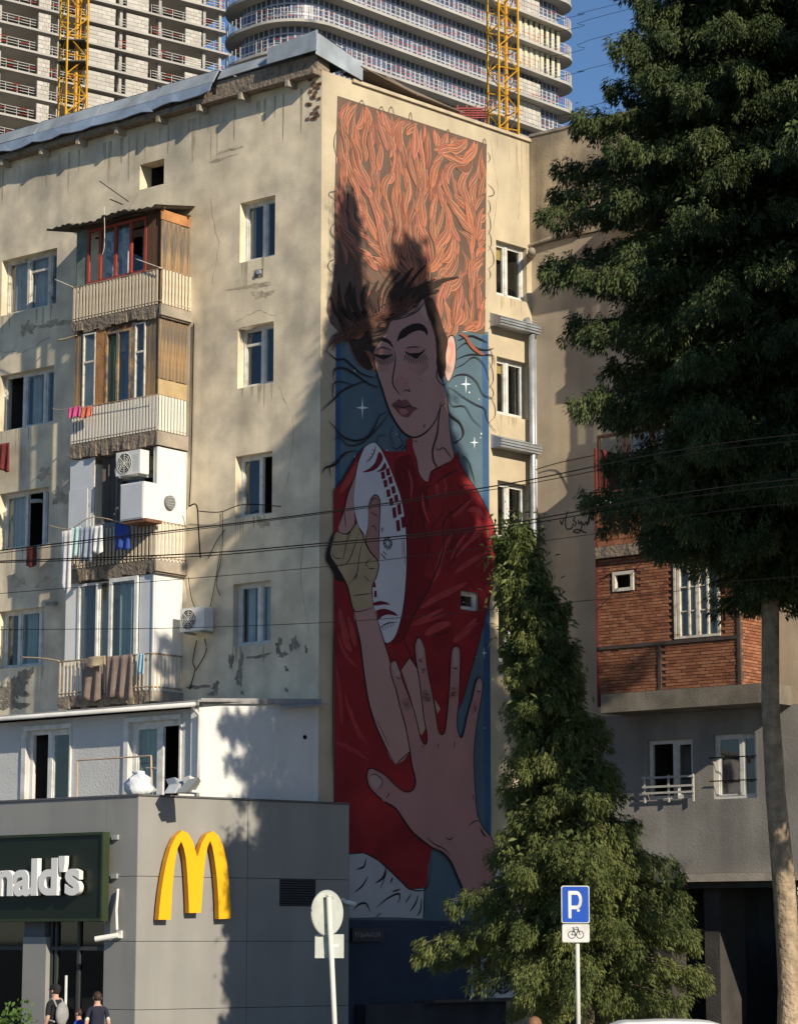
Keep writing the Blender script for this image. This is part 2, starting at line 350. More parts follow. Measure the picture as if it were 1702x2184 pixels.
def crack(F, pts, w, par):
    g = MB(); q = []
    for a, b in zip(pts[:-1], pts[1:]):
        for t in np.linspace(0, 1, 7)[:-1]: q.append((a[0] + (b[0] - a[0]) * t + rc.uniform(-.03, .03), a[1] + (b[1] - a[1]) * t + rc.uniform(-.03, .03)))
    q.append(pts[-1])
    for i_, (a, b) in enumerate(zip(q[:-1], q[1:])):
        d = Vector((b[0] - a[0], b[1] - a[1])).normalized() * w * rc.uniform(.3, 1); g.face([F.P(a[0] - d.y, a[1] + d.x, .0025), F.P(b[0] - d.y, b[1] + d.x, .0025), F.P(b[0] + d.y, b[1] - d.x, .0025), F.P(a[0] + d.y, a[1] - d.x, .0025)])
    part('crack', g, patch_m, par, kind='stuff')
def runs(F, u0, u1, z, par, n, lmax, mat):
    g = MB()
    for i_ in range(n):
        u = rc.uniform(u0, u1); l = rc.uniform(.2, lmax); w = rc.uniform(.012, .045); g.face([F.P(u - w, z, .002 + .0001 * i_), F.P(u + w, z, .002 + .0001 * i_), F.P(u + w * .7, z - l * .6, .002 + .0001 * i_), F.P(u, z - l, .002 + .0001 * i_), F.P(u - w * .6, z - l * .7, .002 + .0001 * i_)])
    part('rain_streaks', g, mat, par, kind='stuff')
run_m = M('rain_stain', (.47, .39, .275), .97, .2, 4, .1, 20); run_r = M('rain_stain_side', (.41, .335, .225), .97, .2, 4, .1, 20)
# mural side
WRs = [(6.2, 7.38, a, b) for a, b in ((18.76, 20.19), (15.67, 17.15), (12.5, 13.97), (9.4, 10.9))]
mz = [R.px(980, 1303), R.px(1018, 1260)]
mw = (mz[0][0], mz[1][0], 10.02, 10.46); mw = (R.px(980, 1280)[0], R.px(1018, 1280)[0], R.px(1000, 1302)[1], R.px(1000, 1262)[1])
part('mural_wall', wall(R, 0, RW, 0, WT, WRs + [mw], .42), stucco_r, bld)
for i, h in enumerate(WRs):
    window(bld, R, *h, -.18, cols=(.44,), fw=.08, curtain=(M('curtain_ochre', (.45, .28, .1), .9), [(.06, .4)]) if False else None)
    if i < 2:
        g = MB(); g.box(R, h[0] + .12, h[0] + .52, h[3] - (.42 if i == 0 else .36), h[3] - .12, -.26, -.25); part('roller_blind', g, M('ochre_blind', (.55, .36, .12), .8), bld)
window(bld, R, *mw, -.1, cols=(), fw=.07, room=.6)
for h in WRs: runs(R, h[0], h[1], h[2] - .01, bld, 6, .5, run_r)
runs(R, 6.0, 7.5, 23.05, bld, 9, 1.6, run_r)
# metal ledges below side windows and downpipe
for z in (18.0, 14.87):
    z_ = z
    g = MB(); g.hexa([R.P(5.95, z_ - .12, .002), R.P(7.5, z_ - .12, .002), R.P(7.5, z_ - .12, .34), R.P(5.95, z_ - .12, .34), R.P(5.95, z_ + .24, .002), R.P(7.5, z_ + .24, .002), R.P(7.5, z_ + .1, .36), R.P(5.95, z_ + .1, .36)])
    for k in range(3): g.box(R, 5.94, 7.51, z_ - .06 + k * .07, z_ - .045 + k * .07, .345, .375)
    part('window_ledge', g, steel_m, bld)
g = MB(); g.tube([R.P(7.3, z, .22) for z in (17.9, 14, 10, 6.2)], .085, 10); g.tube([R.P(7.3, 17.9, .22), R.P(7.3, 18.3, .05)], .085, 10)
part('downpipe', g, steel_m, bld, True)
g = MB(); g.tube([R.P(7.52, z, .12) for z in (17.9, 14, 10, 4)], .05, 8); part('downpipe', g, steel_m, bld, True)
g = MB(); g.tube([R.P(7.5, 20.05, .08), R.P(7.0, 19.95, .5)], .1, 10)
part('vent_pipe', g, M('clay_pipe', (.32, .27, .22), .9), bld, True)
# body of the block, roof and eaves
g = MB(); g.face([L.P(-20, 0, -7.6), L.P(0, 0, -7.6), L.P(0, WT, -7.6), L.P(-20, WT, -7.6)]); g.face([L.P(-20, 0, 0), L.P(-20, 0, -7.6), L.P(-20, WT, -7.6), L.P(-20, WT, 0)])
part('rear_wall', g, stucco_l, bld)
g = MB(); g.prism(Fr((0, 0), 90), [(0, 0)] * 3, None, 0) if False else None
top = [R.P(0, 0), R.P(RW + .05, 0), R.P(RW, 0) - L.U * 20, L.P(-20, 0)]
zr = WT + .03
gp = [Vector((p.x, p.y, zr)) for p in (R.P(0, 0, -.05) - L.U * .05, R.P(RW, 0, -.05), R.P(RW, 0) + L.U * -20, L.P(-20, 0, -.05))]
g.face(gp); part('flat_roof', g, M('bitumen_roof', (.07, .068, .065), .9), bld)
mcor = M('metal_flashing', (.40, .44, .47), .5, .22, 1.6, .08, 6, metal=.25, streak=.25)
mcor2 = M('blue_grey_flashing', (.27, .34, .44), .5, .2, 1.6, .08, 6, metal=.2, streak=.15)
# long fascia: upright sheets over a sloped lip, sheet by sheet
us = [-20, -17.2, -14.4, -11.9, -9.6, -7.35, -5.2, -3.25]
for i in range(len(us) - 1):
    a, b = us[i], us[i + 1] - .015; dz = random.uniform(-.03, .03); q = .32 + random.uniform(-.02, .02)
    g = MB(); g.hexa([L.P(a, 23.42 + dz, q), L.P(b, 23.42 + dz, q), L.P(b, 23.44 + dz, q + .025), L.P(a, 23.44 + dz, q + .025), L.P(a, 23.78 + dz, .10), L.P(b, 23.78 + dz, .10), L.P(b, 23.80 + dz, .13), L.P(a, 23.80 + dz, .13)])
    g.hexa([L.P(a, 23.8 + dz, -1.6), L.P(b, 23.8 + dz, -1.6), L.P(b, 23.8 + dz, .1), L.P(a, 23.8 + dz, .1), L.P(a, 23.82 + dz, -1.6), L.P(b, 23.82 + dz, -1.6), L.P(b, 23.815 + dz, .13), L.P(a, 23.815 + dz, .13)])
    f_ = part('fascia_sheet', g, mcor, bld)
    g = MB(); k = 6
    for j in range(k):
        x0, x1 = a + (b - a) * j / k, a + (b - a) * (j + 1) / k; s0, s1 = .03 * sin(x0 * 5.1) + .02 * sin(x0 * 11), .03 * sin(x1 * 5.1) + .02 * sin(x1 * 11)
        g.hexa([L.P(x0, 23.13 + s0 + dz, .43), L.P(x1, 23.13 + s1 + dz, .43), L.P(x1, 23.14 + s1 + dz, .455), L.P(x0, 23.14 + s0 + dz, .455), L.P(x0, 23.41 + dz, .335), L.P(x1, 23.41 + dz, .335), L.P(x1, 23.42 + dz, .355), L.P(x0, 23.42 + dz, .355)])
    part('fascia_lip', g, mcor2, f_)
g = MB(); g.box(L, -20, -.02, 22.98, 23.12, .003, .30); g.box(L, -3.3, -.02, 23.13, 23.5, -.3, .16); g.box(L, -20, -3.3, 23.13, 23.4, -.3, .1)
part('eaves_slab', g, rough_conc, bld)
for u in np.arange(-19.4, -.1, 1.42):
    g = MB(); u = u + random.uniform(-.1, .1); g.box(L, u, u + .1, 22.82, 22.978, .003, .34); part('eaves_bracket', g, concrete_m, bld)
# strip of flat sheet over the broken corner, corner box, side coping
g = MB(); g.hexa([L.P(-3.2, 23.52, .2), L.P(-1.0, 23.56, .2), L.P(-1.0, 23.57, .23), L.P(-3.2, 23.53, .23), L.P(-3.2, 23.80, .05), L.P(-1.0, 23.84, .05), L.P(-1.0, 23.85, .07), L.P(-3.2, 23.81, .07)])
g.box(L, -3.2, -1.0, 23.83, 23.85, -1.4, .05); part('fascia_sheet', g, mcor, bld)
g = MB(); g.hexa([L.P(-1.45, 23.5, .34), L.P(.13, 23.5, .34), L.P(.13, 23.5, .37), L.P(-1.45, 23.5, .37), L.P(-1.45, 23.9, .3), L.P(.12, 24.02, .3), L.P(.12, 24.02, .33), L.P(-1.45, 23.9, .33)])
g.hexa([R.P(-.3, 23.42, .1), R.P(1.25, 23.15, .1), R.P(1.25, 23.15, .13), R.P(-.34, 23.42, .13), R.P(-.3, 24.0, .08), R.P(1.28, 23.58, .08), R.P(1.28, 23.58, .11), R.P(-.34, 24.0, .11)])
g.face([L.P(-1.45, 23.9, .31), L.P(.12, 24.0, .31), R.P(1.28, 23.58, .1), R.P(1.2, 23.6, -1.6), L.P(-1.45, 23.88, -1.4)]); part('corner_flashing', g, mcor, bld)
g = MB(); g.box(R, 1.0, RW + .02, WT - .06, WT + .02, -.3, .07); part('coping', g, M('coping_cement', (.5, .42, .3), .9, .2, 3, .3), bld)
g = MB(); g.hexa([R.P(1.2, 23.42, -.5), R.P(4.8, 23.2, -.02), R.P(4.8, 23.2, .09), R.P(1.2, 23.45, .1), R.P(1.2, 23.47, -.5), R.P(4.8, 23.23, -.02), R.P(4.8, 23.23, .09), R.P(1.2, 23.5, .1)])
g.tube([R.P(1.2, 23.5, .12), R.P(3, 23.28, .13), R.P(4.9, 23.22, .1)], .02, 5); g.tube([R.P(2.4, 23.62, -.2), R.P(3.2, 23.25, .13)], .025, 5)
part('roof_batten', g, M('grey_timber', (.22, .17, .13), .9), bld)
g = MB(); pk = []
for i in range(26):
    a = random.uniform(-.45, -.02); z = random.uniform(21.9, 22.95); g.box(L, a - .1, a + .02, z, z + .07, .001, .014)
part('exposed_brick', g, M('dark_brick', (.17, .10, .07), .95, .3, 8, .4), bld, kind='stuff')
# worn plaster patches (lost top coat)
def patch(F, cx, cz, ru, rz, n=.004, mat=None, seed=0):
    rr = random.Random(seed); k = 64; g = MB(); ph = [rr.random() * 6 for _ in range(8)]
    pts = []
    for i in range(k):
        a = 2 * pi * i / k; s = 1 + .35 * sin(2 * a + ph[0]) + .25 * sin(3 * a + ph[1]) + .22 * sin(5 * a + ph[2]) + .16 * sin(9 * a + ph[3]) + .12 * sin(17 * a + ph[4]) + rr.uniform(-.07, .07); s = max(s, .2)
        pts.append((cx + ru * s * cos(a), cz + rz * s * sin(a)))
    g.prism(F, pts, None, n); return part('bare_patch', g, mat or patch_m, bld)
zz = lambda x, y: L.px(x * .4188, 1176 + y * .4188)
for i, (x, y, a, b) in enumerate([(1225, 600, .10, .26), (1320, 535, .26, .05), (1420, 480, .09, .15), (1500, 470, .10, .18), (1440, 525, .1, .08), (1210, 650, .06, .12), (1100, 690, .12, .1), (1010, 690, .3, .05), (1180, 560, .06, .2), (1560, 500, .03, .1), (1460, 600, .05, .05), (1460, 705, .04, .05), (1235, 720, .04, .05), (1080, 725, .08, .06), (70, 700, .5, .35), (120, 650, .3, .2), (60, 780, .4, .15)]):
    u, z = zz(x, y); patch(L, u, z, a, b, .004 + .0005 * i, seed=i)
for i, (x, y, a, b) in enumerate([(540, 610, .5, .06), (560, 628, .25, .1), (525, 700, .3, .03), (250, 520, .2, .15), (120, 690, .5, .1), (60, 700, .2, .2), (95, 1010, .25, .12), (130, 1060, .2, .25), (40, 1240, .25, .12), (100, 1240, .3, .1), (560, 1115, .18, .12), (490, 320, .3, .04), (470, 340, .4, .03)]):
    u, z = L.px(x, y); patch(L, u, z, a, b, .003, M('stained_render', (.45, .375, .265), .97, .3, 4, .3, 15), seed=40 + i)
# hairline cracks and loose wires on the front
for a, b, c in (((-3.6, 20.6), (-3.3, 19.4), (-3.55, 18.2)), ((-2.7, 17.35), (-2.0, 17.55), (-1.4, 17.3)), ((-1.3, 15.6), (-.8, 14.6), (-1.0, 13.2)), ((-11.3, 17.9), (-10.2, 17.7), (-9.2, 17.95)), ((-.4, 12.5), (-.6, 11.0), (-.3, 9.6)), ((-6.1, 21.25), (-6.4, 20.9), (-6.2, 20.75))): crack(L, [a, b, c], .006, bld)
for a, b, c in (((6.0, 22.8), (6.3, 21.6), (6.1, 20.3)), ((7.0, 22.9), (7.15, 21.8), (7.05, 20.9)), ((.25, 20), (.3, 18.4), (.18, 17)), ((6.1, 15.6), (6.3, 15.2), (6.2, 14.9))): crack(R, [a, b, c], .006, bld)
for h in holesL + holesB: runs(L, h[0], h[1], h[2] - .01, bld, 7, .8, run_m)
runs(L, -19, -.3, 22.8, bld, 60, 1.3, run_m)


# ------------------------------------------------------------------ balconies
BD = 1.05
wood_m = M('weathered_wood', (.42, .27, .14), .9, .35, 6, .4, 18, streak=.5, col2=(.17, .145, .12), c2s=2.6, c2t=.52, c2w=.1)
wood_d = M('dark_wet_wood', (.14, .075, .045), .9, .3, 4, .4, 18, streak=.4)
wood_o = M('orange_wood', (.46, .22, .09), .85, .25, 4, .3, 18, streak=.3)
ply_m = M('plywood', (.46, .34, .18), .85, .15, 3, .2, streak=.2)
red_m = M('red_brown_paint', (.30, .055, .035), .55, .15, 4, .05)
green_ply = M('faded_green_board', (.16, .20, .17), .85, .25, 3, .2, streak=.3)
wp_m = M('white_cladding', (.74, .73, .70), .55, .05, 2, .04)
gp_m = M('grey_white_cladding', (.55, .57, .60), .6, .05, 2, .04)
cream_slat = M('cream_slat', (.66, .56, .42), .7, .2, 4, .1, col2=(.32, .19, .09), c2s=5, c2t=.62, c2w=.08)
white_slat = M('white_slat', (.72, .68, .60), .7, .15, 4, .1, col2=(.42, .33, .22), c2s=6, c2t=.66, c2w=.08)
BAL = [  # u0, u1, slab bottom, slab top, rail top, head
    (-7.30, -4.22, 17.55, 17.84, 18.73, 20.25), (-7.28, -4.27, 14.34, 14.71, 15.60, 17.54), (-7.36, -4.25, 11.27, 11.57, 12.50, 14.33), (-7.50, -4.32, 8.16, 8.45, 9.32, 11.26)]
def balcony(i):
    u0, u1, zb, zt, zr_, zh = BAL[i]; g = MB()
    # ragged slab
    k = 16
    for j in range(k):
        a, b = u0 + (u1 - u0) * j / k, u0 + (u1 - u0) * (j + 1) / k; f = random.uniform(-.05, .03); h = random.uniform(-.04, .05)
        g.hexa([L.P(a, zb + h, .003), L.P(b, zb + h, .003), L.P(b, zb + h, BD + f), L.P(a, zb + h, BD + f), L.P(a, zt, .003), L.P(b, zt, .003), L.P(b, zt, BD + .02), L.P(a, zt, BD + .02)])
    bo = part('balcony', g, rough_conc, bld)
    g = MB(); g.box(L, u1 - .002, u1 + .05, zb + .02, zt - .01, .003, BD + .03); part('slab_edge', g, concrete_m, bo)
    sm = [cream_slat, white_slat, cream_slat, cream_slat][i]
    g = MB(); r = .02
    for z in (zr_, zt + .08): g.tube([L.P(u0, z, .02), L.P(u0, z, BD), L.P(u1, z, BD), L.P(u1, z, .02)], r, 5)
    part('handrail', g, M('rail_iron', (.30, .22, .15), .8, .3, 6, .1), bo)
    pitch, wd_ = ((.115, .066), (.108, .066), (.125, .06), (.13, .034))[i]; bx = []
    u = u0 + .04
    while u < u1 - .05:
        if not (i == 2 and random.random() < .08): bx.append((u, u + wd_, zt + .02, zr_ - random.uniform(0, .03), BD - .004, BD + .012))
        u += pitch
    pieces('slat', bo, L, bx, sm)
    SF = Fr((0, 0), 0); SF.o = L.P(u1, 0, 0); SF.U = -L.N; SF.N = L.U; bx = []; u = -BD + .05
    while u < -.08: bx.append((u, u + wd_ * (1.15 if i < 3 else 1), zt + .02, zr_ - random.uniform(0, .02), -.006, .012)); u += pitch
    pieces('slat', bo, SF, bx, sm)
    return bo, SF
fi = BD - .08
def planks(bo, F, a, b, z0, z1, n0, n1, w, mats):
    bx = []; u = a
    while u < b - .01:
        ww = min(w * random.uniform(.85, 1.1), b - u); bx.append((u, u + ww - .008, z0 + random.uniform(0, .02), z1 - random.uniform(0, .02), n0, n1 + random.uniform(-.006, .006), random.randrange(len(mats)))); u += ww
    pieces('plank', bo, F, bx, mats)
def slab(bo, name, F, a, b, z0, z1, n0, n1, mat): g = MB(); g.box(F, a, b, z0, z1, n0, n1); return part(name, g, mat, bo)
def pane(bo, F, a, b, z0, z1, n, mat=None): g = MB(); g.box(F, a, b, z0, z1, n - .004, n + .004); return part('pane', g, mat or glass_m, bo)
def bwin(bo, a, b, z0, z1, n, mat, cols, fw=.05, trans=None, panes=True):
    g = MB(); g.box(L, a, a + fw, z0, z1, n - .03, n + .03); g.box(L, b - fw, b, z0, z1, n - .03, n + .03); g.box(L, a + fw, b - fw, z0, z0 + fw, n - .028, n + .028); g.box(L, a + fw, b - fw, z1 - fw, z1, n - .028, n + .028)
    xs = [a + fw]
    for c in cols: x = a + (b - a) * c; g.box(L, x - fw * .6, x + fw * .6, z0 + fw, z1 - fw, n - .026, n + .034); xs += [x - fw * .6, x + fw * .6]
    xs.append(b - fw)
    if trans:
        for c, t in trans: z = z0 + (z1 - z0) * t; g.box(L, xs[c * 2], xs[c * 2 + 1], z - .025, z + .025, n - .024, n + .024)
    part('window_frame', g, mat, bo)
    if panes:
        for i in range(0, len(xs), 2):
            if panes is True or i // 2 in panes: pane(bo, L, xs[i], xs[i + 1], z0 + fw, z1 - fw, n - .01)
def mesh_curtain(bo, a, b, z0, z1, n, mat):
    g = MB(); k = max(6, int((b - a) / .035)); c = [(a + (b - a) * i / k, n + .03 * sin(i * 1.2) + .01 * sin(i * 2.9)) for i in range(k + 1)]
    for i in range(k): g.face([L.P(c[i][0], z0, c[i][1]), L.P(c[i + 1][0], z0, c[i + 1][1]), L.P(c[i + 1][0], z1, c[i + 1][1]), L.P(c[i][0], z1, c[i][1])])
    part('curtain', g, mat, bo, True)
ub = lambda x, y: L.px(x * .3769, 392 + y * .3769, fi)[0]      # from the enlargement of the upper balconies
# --- top balcony: red window frames, green board, dark planks, corrugated canopy
bo, SF = balcony(0); u0, u1, zb, zt, zr_, zh = BAL[0]
a1, a2, a3 = ub(500, 400), ub(832, 400), ub(925, 400)
slab(bo, 'side_board', L, u0 + .03, a1 - .004, zt, zh - .05, fi - .02, fi, green_ply)
slab(bo, 'apron_board', L, a1, a2, zt, zr_ + .02, fi - .03, fi - .01, M('grey_apron', (.16, .15, .14), .9))
bwin(bo, a1, a2, zr_ + .02, zh - .08, fi, red_m, (.22, .48, .74), .07, panes=(1, 2))
mesh_curtain(bo, a1 + .5, a1 + 1.4, zr_ + .1, zh - .2, fi - .15, M('patterned_curtain', (.55, .56, .56), .9, .25, 6, .05, col2=(.2, .23, .24), c2s=3, c2t=.5, c2w=.03))
planks(bo, L, a2 + .004, u1 - .03, zt, zh - .04, fi - .03, fi, .14, [wood_d])
planks(bo, SF, -BD + .03, -.01, zt, zh - .28, -.06, -.03, .3, [wood_m])
slab(bo, 'head_board', SF, -BD + .01, -.02, zh - .27, zh - .02, -.055, -.02, wood_o)
g = MB(); k = 60                                                # corrugated canopy
uu = [-7.85 + (3.75) * i / k for i in range(k + 1)]
def cz(i, n): return zh + .23 - .17 * n + .025 * sin(i * 1.6) + .03 * sin(uu[i] * 3.2) * n
for i in range(k):
    for dz in (0, .012): g.face([L.P(uu[i], cz(i, 0) + dz, .004), L.P(uu[i + 1], cz(i + 1, 0) + dz, .004), L.P(uu[i + 1], cz(i + 1, 1.5) + dz, 1.5 - .08 * abs(sin(i * .3))), L.P(uu[i], cz(i, 1.5) + dz, 1.5 - .08 * abs(sin(i * .3 - .3)))])
part('canopy', g, M('corrugated_sheet', (.15, .135, .11), .85, .35, 3, .2), bo, fix=False)
g = MB()
for n in (.1, 1.0): g.box(L, -7.45, -4.15, zh - .02, zh + .02, n, n + .06)
part('canopy_beam', g, wood_d, bo)
# --- second balcony: wooden glazing, plank side, plywood sheet
bo, SF = balcony(1); u0, u1, zb, zt, zr_, zh = BAL[1]
xb = lambda x: ub(x, 1000)
planks(bo, L, u0 + .03, xb(472), zt, zh, fi - .03, fi, .13, [wood_o, wood_m])
bwin(bo, xb(475), xb(545), zr_ - .25, zh - .04, fi, old_white, (), .035, trans=((0, .66),))
slab(bo, 'post', L, xb(547), xb(600), zt, zh, fi - .04, fi + .02, wood_o)
bwin(bo, xb(600), xb(745), zr_ - .25, zh - .12, fi, wood_m, (.48,), .06, panes=(1,))
slab(bo, 'head_board', L, xb(602), xb(745), zh - .115, zh - .005, fi - .03, fi + .01, wood_d)
slab(bo, 'post', L, xb(748), xb(766), zt, zh, fi - .04, fi + .02, wood_m)
bwin(bo, xb(767), xb(825), zr_ - .25, zh - .04, fi, old_white, (), .035, trans=((0, .66),))
mesh_curtain(bo, xb(610), xb(665), zr_, zh - .2, fi - .12, M('green_curtain', (.10, .17, .11), .9))
mesh_curtain(bo, xb(690), xb(735), zr_, zh - .2, fi - .12, M('blue_curtain', (.12, .16, .26), .9))
planks(bo, L, xb(828), u1 - .01, zt, zh, fi - .03, fi, .12, [wood_m])
planks(bo, SF, -BD + .04, -.01, zt + 1.3, zh - .02, -.05, -.02, .13, [wood_m])
slab(bo, 'plywood_sheet', SF, -BD + .04, -.02, zr_ - .05, zt + 1.29, -.045, -.012, ply_m)
slab(bo, 'apron_board', SF, -BD + .04, -.02, zt, zr_ - .06, -.09, -.05, M('brown_apron', (.25, .18, .11), .9))
slab(bo, 'apron_board', L, u0 + .05, u1 - .05, zt, zr_ - .26, fi - .04, fi - .02, M('grey_apron', (.16, .15, .14), .9))
# --- third balcony: white cladding, open dark bay
bo, SF = balcony(2); u0, u1, zb, zt, zr_, zh = BAL[2]
xc = lambda x: L.px(x * .3769, 819.7 + 600 * .3769, fi)[0]
slab(bo, 'cladding_panel', L, u0 + .04, xc(520), zh - .75, zh - .01, fi - .04, fi, gp_m)
slab(bo, 'cladding_panel', L, u0 + .04, xc(502), zt, zh - .76, fi - .03, fi + .03, gp_m)
slab(bo, 'post', L, xc(504), xc(520), zt, zh - .76, fi - .03, fi + .01, white_pvc)
mesh_curtain(bo, xc(560), xc(640), zr_ - .3, zh - .05, fi - .12, M('dark_brown_curtain', (.10, .085, .075), .9))
slab(bo, 'mullion', L, xc(522), xc(535), zt, zh, fi - .03, fi, white_pvc)
slab(bo, 'mullion', L, xc(655), xc(668), zt, zh, fi - .03, fi, M('dark_frame', (.12, .12, .13), .6))
slab(bo, 'back_board', L, xc(535), xc(875), zt, zr_ + .15, fi - .08, fi - .05, M('grey_board', (.22, .23, .24), .8))
slab(bo, 'cladding_panel', SF, -BD + .03, -.015, zt, zh - .01, -.05, -.015, wp_m)
slab(bo, 'corner_post', L, xc(872), u1 - .002, zt, zh - .01, fi - .05, fi + .02, wp_m)
g = MB(); c = SF.P(-.62, 13.0, -.01); g.disc(c, SF.N, (0, 0, 1), .17, .07, 24); vo = part('vent', g, M('vent_grey', (.2, .2, .2), .6), bo)
g = MB()
for k in range(4): g.box(SF, -.75, -.49, 12.9 + k * .065, 12.92 + k * .065, .062, .075)
part('vent_louvre', g, grey_metal, vo)
# --- fourth balcony: white glazing
bo, SF = balcony(3); u0, u1, zb, zt, zr_, zh = BAL[3]
xd = lambda x: L.px(x * .4188, 1176 + 380 * .4188, fi)[0]
slab(bo, 'cladding_panel', L, u0 + .12, xd(398), zt, zh - .02, fi - .04, fi, wp_m)
bwin(bo, xd(400), xd(500), zr_ - .1, zh - .06, fi, white_pvc, (), .06)
bwin(bo, xd(502), xd(560), zr_ - .1, zh - .06, fi - .05, white_pvc, (), .02)
bwin(bo, xd(562), xd(706), zr_ - .1, zh - .02, fi + .03, white_pvc, (), .10)
slab(bo, 'apron_board', L, xd(400), xd(706), zt, zr_ - .11, fi - .03, fi, wp_m)
mesh_curtain(bo, xd(590), xd(690), zr_, zh - .1, fi - .14, curtain_g)
mesh_curtain(bo, xd(410), xd(480), zr_, zh - .1, fi - .14, M('dark_brown_curtain', (.10, .085, .075), .9))
slab(bo, 'cladding_panel', L, xd(710), u1 - .01, zt, zh - .02, fi - .04, fi, gp_m)
slab(bo, 'cladding_panel', SF, -BD + .04, -.015, zt, zh - .02, -.05, -.015, wp_m)
# ------------------------------------------------------------------ white extension on the first floor
ext = thing('white_annex', 'white rendered annex with a lean-to roof above the grey restaurant', 'annex', FE.P(-6, 0, -2))
wr_m = M('white_render', (.70, .70, .69), .9, .05, 1.2, .25, 22, streak=.06)
gr_m = M('pale_grey_render', (.55, .55, .54), .9, .06, 1.2, .3, 22, streak=.06)
zx = lambda x, y: FE.px(x * .4188, 1176 + y * .4188)
e1 = (zx(140, 1000)[0], zx(362, 1000)[0], zM - .05, zx(250, 907)[1]); e2 = (zx(660, 1000)[0], zx(920, 1000)[0], zM - .05, zx(790, 862)[1])
e0 = (e1[0] - 4.6, e1[0] - 2.6, zM - .05, e1[3])
part('front_wall', wall(FE, -18, -.003, 0, 7.62, [e0, e1, e2], .3), gr_m, ext)
window(ext, FE, *e1, -.14, cols=(.47,), fw=.1, open_dark=(0,), room=1.5)
window(ext, FE, *e2, -.14, cols=(.55,), fw=.13, open_dark=(1,), room=1.5, curtain=(curtain_g, [(.05, .5)]))
window(ext, FE, *e0, -.14, cols=(.5,), fw=.1, room=1.5)
k = .14
for h in (e1, e2):
    g = MB(); g.box(FE, h[0] - k, h[0], h[2], h[3] + .1, .002, .05); g.box(FE, h[1], h[1] + k * .3, h[2], h[3] + .1, .002, .05); g.box(FE, h[0], h[1], h[3], h[3] + .1, .002, .048)
    part('window_surround', g, white_pvc, ext)
g = MB(); g.prism(R, [(uE, 0), (-.01, 0), (-.01, 7.93), (uE, 7.70)], -.3, .01); part('side_wall', g, wr_m, ext)
g = MB(); g.box(FE, -.25, .0, 5, 7.66, .002, .08); part('corner_pilaster', g, wp_m, ext)
roof_m = M('grey_roof_sheet', (.30, .30, .30), .7, .2, 3, .15)
bx = []; g = MB(); u = -18.0
while u < .1:                                             # lean-to roof in overlapping sheets
    w = .46; a, b = u, min(u + w - .012, .2)
    g = MB(); g.hexa([FE.P(a, 7.72, .34), FE.P(b, 7.72, .34), FE.P(b, 7.98, -3.5), FE.P(a, 7.98, -3.5), FE.P(a, 7.76, .34), FE.P(b, 7.76, .34), FE.P(b, 8.02, -3.5), FE.P(a, 8.02, -3.5)])
    g.box(FE, a, b, 7.64, 7.718, .30, .335); part('roof_sheet', g, roof_m, ext); u += w
g = MB(); g.tube([FE.P(-18, 7.70, .39), FE.P(.15, 7.66, .39)], .05, 8); g.tube([FE.P(.02, 7.66, .36), FE.P(.02, 7.45, .12), FE.P(.02, zM, .12)], .04, 8); part('gutter', g, M('white_gutter', (.6, .6, .6), .5), ext, True)
g = MB(); g.hexa([R.P(uE - .1, 7.70, .012), R.P(0, 7.93, .012), R.P(0, 7.93, .09), R.P(uE - .1, 7.70, .09), R.P(uE - .1, 7.82, .012), R.P(0, 8.05, .012), R.P(0, 8.05, .09), R.P(uE - .1, 7.82, .09)])
g.hexa([R.P(-1.3, 7.8, .1), R.P(.0, 7.92, .1), R.P(0, 7.9, .3), R.P(-1.3, 7.74, .3), R.P(-1.3, 7.83, .1), R.P(0, 7.95, .1), R.P(0, 7.93, .3), R.P(-1.3, 7.77, .3)])
part('verge_board', g, roof_m, ext)
g = MB(); c = R.P(-.45, 7.15, .012); g.disc(c, R.N, (0, 0, 1), .05, .02, 16); part('vent_hole', g, black_m, ext)

# ------------------------------------------------------------------ fast food restaurant
mcd = thing('restaurant', 'grey panelled fast food restaurant with a yellow arches sign on its side', 'restaurant', pM)
pan = M('grey_cladding', (.285, .278, .262), .5, .07, .7, .03, 60, spec=.4, streak=.1)
pan2 = M('grey_cladding_front', (.285, .278, .262), .5, .07, .7, .03, 60, spec=.4, streak=.1)
z7 = lambda F, x, y, n=0: F.px(x * .4607, 1675 + y * .4607, n)
zt_ = zM; j1 = z7(FMr, 640, 420)[1]; j2 = z7(FMr, 640, 722)[1]; j3 = z7(FMr, 620, 1040)[1]
ue = FMr.px(745, 1713)[0]; uj = z7(FMr, 1145, 600)[0]; rows = [0.13, j3, j2, j1, zt_]
vh = (z7(FMr, 1295, 490)[0], z7(FMr, 1462, 490)[0], z7(FMr, 1380, 560)[1], z7(FMr, 1380, 432)[1])
g = MB(); g.box(FMr, 0.02, ue - .02, 0, zt_ - .03, -.4, -.03); part('side_wall', g, black_m, mcd)
k = 0
for z0, z1 in zip(rows[:-1], rows[1:]):
    for a, b in ((0, uj), (uj, ue)):
        hs = [vh] if a <= vh[0] < b and z0 < (vh[2] + vh[3]) / 2 < z1 + .2 and vh[3] < z1 + .05 else []
        hs = [(h[0], h[1], max(h[2], z0 + .001), min(h[3], z1 - .012)) for h in hs]
        part('panel', wall(FMr, a + .006, b - .006, z0 + .006, z1 - .006, hs, .03), pan, mcd)
g = MB(); g.box(FMr, vh[0], vh[1], vh[2], vh[3], -.029, -.02); lo = part('louvre', g, black_m, mcd)
bx = []; n_ = 11
for i in range(n_): z = vh[2] + (vh[3] - vh[2]) * (i + .2) / n_; bx.append((vh[0] + .01, vh[1] - .01, z, z + .035, -.018, .012))
pieces('louvre_blade', lo, FMr, bx, M('dark_louvre', (.04, .042, .05), .5))
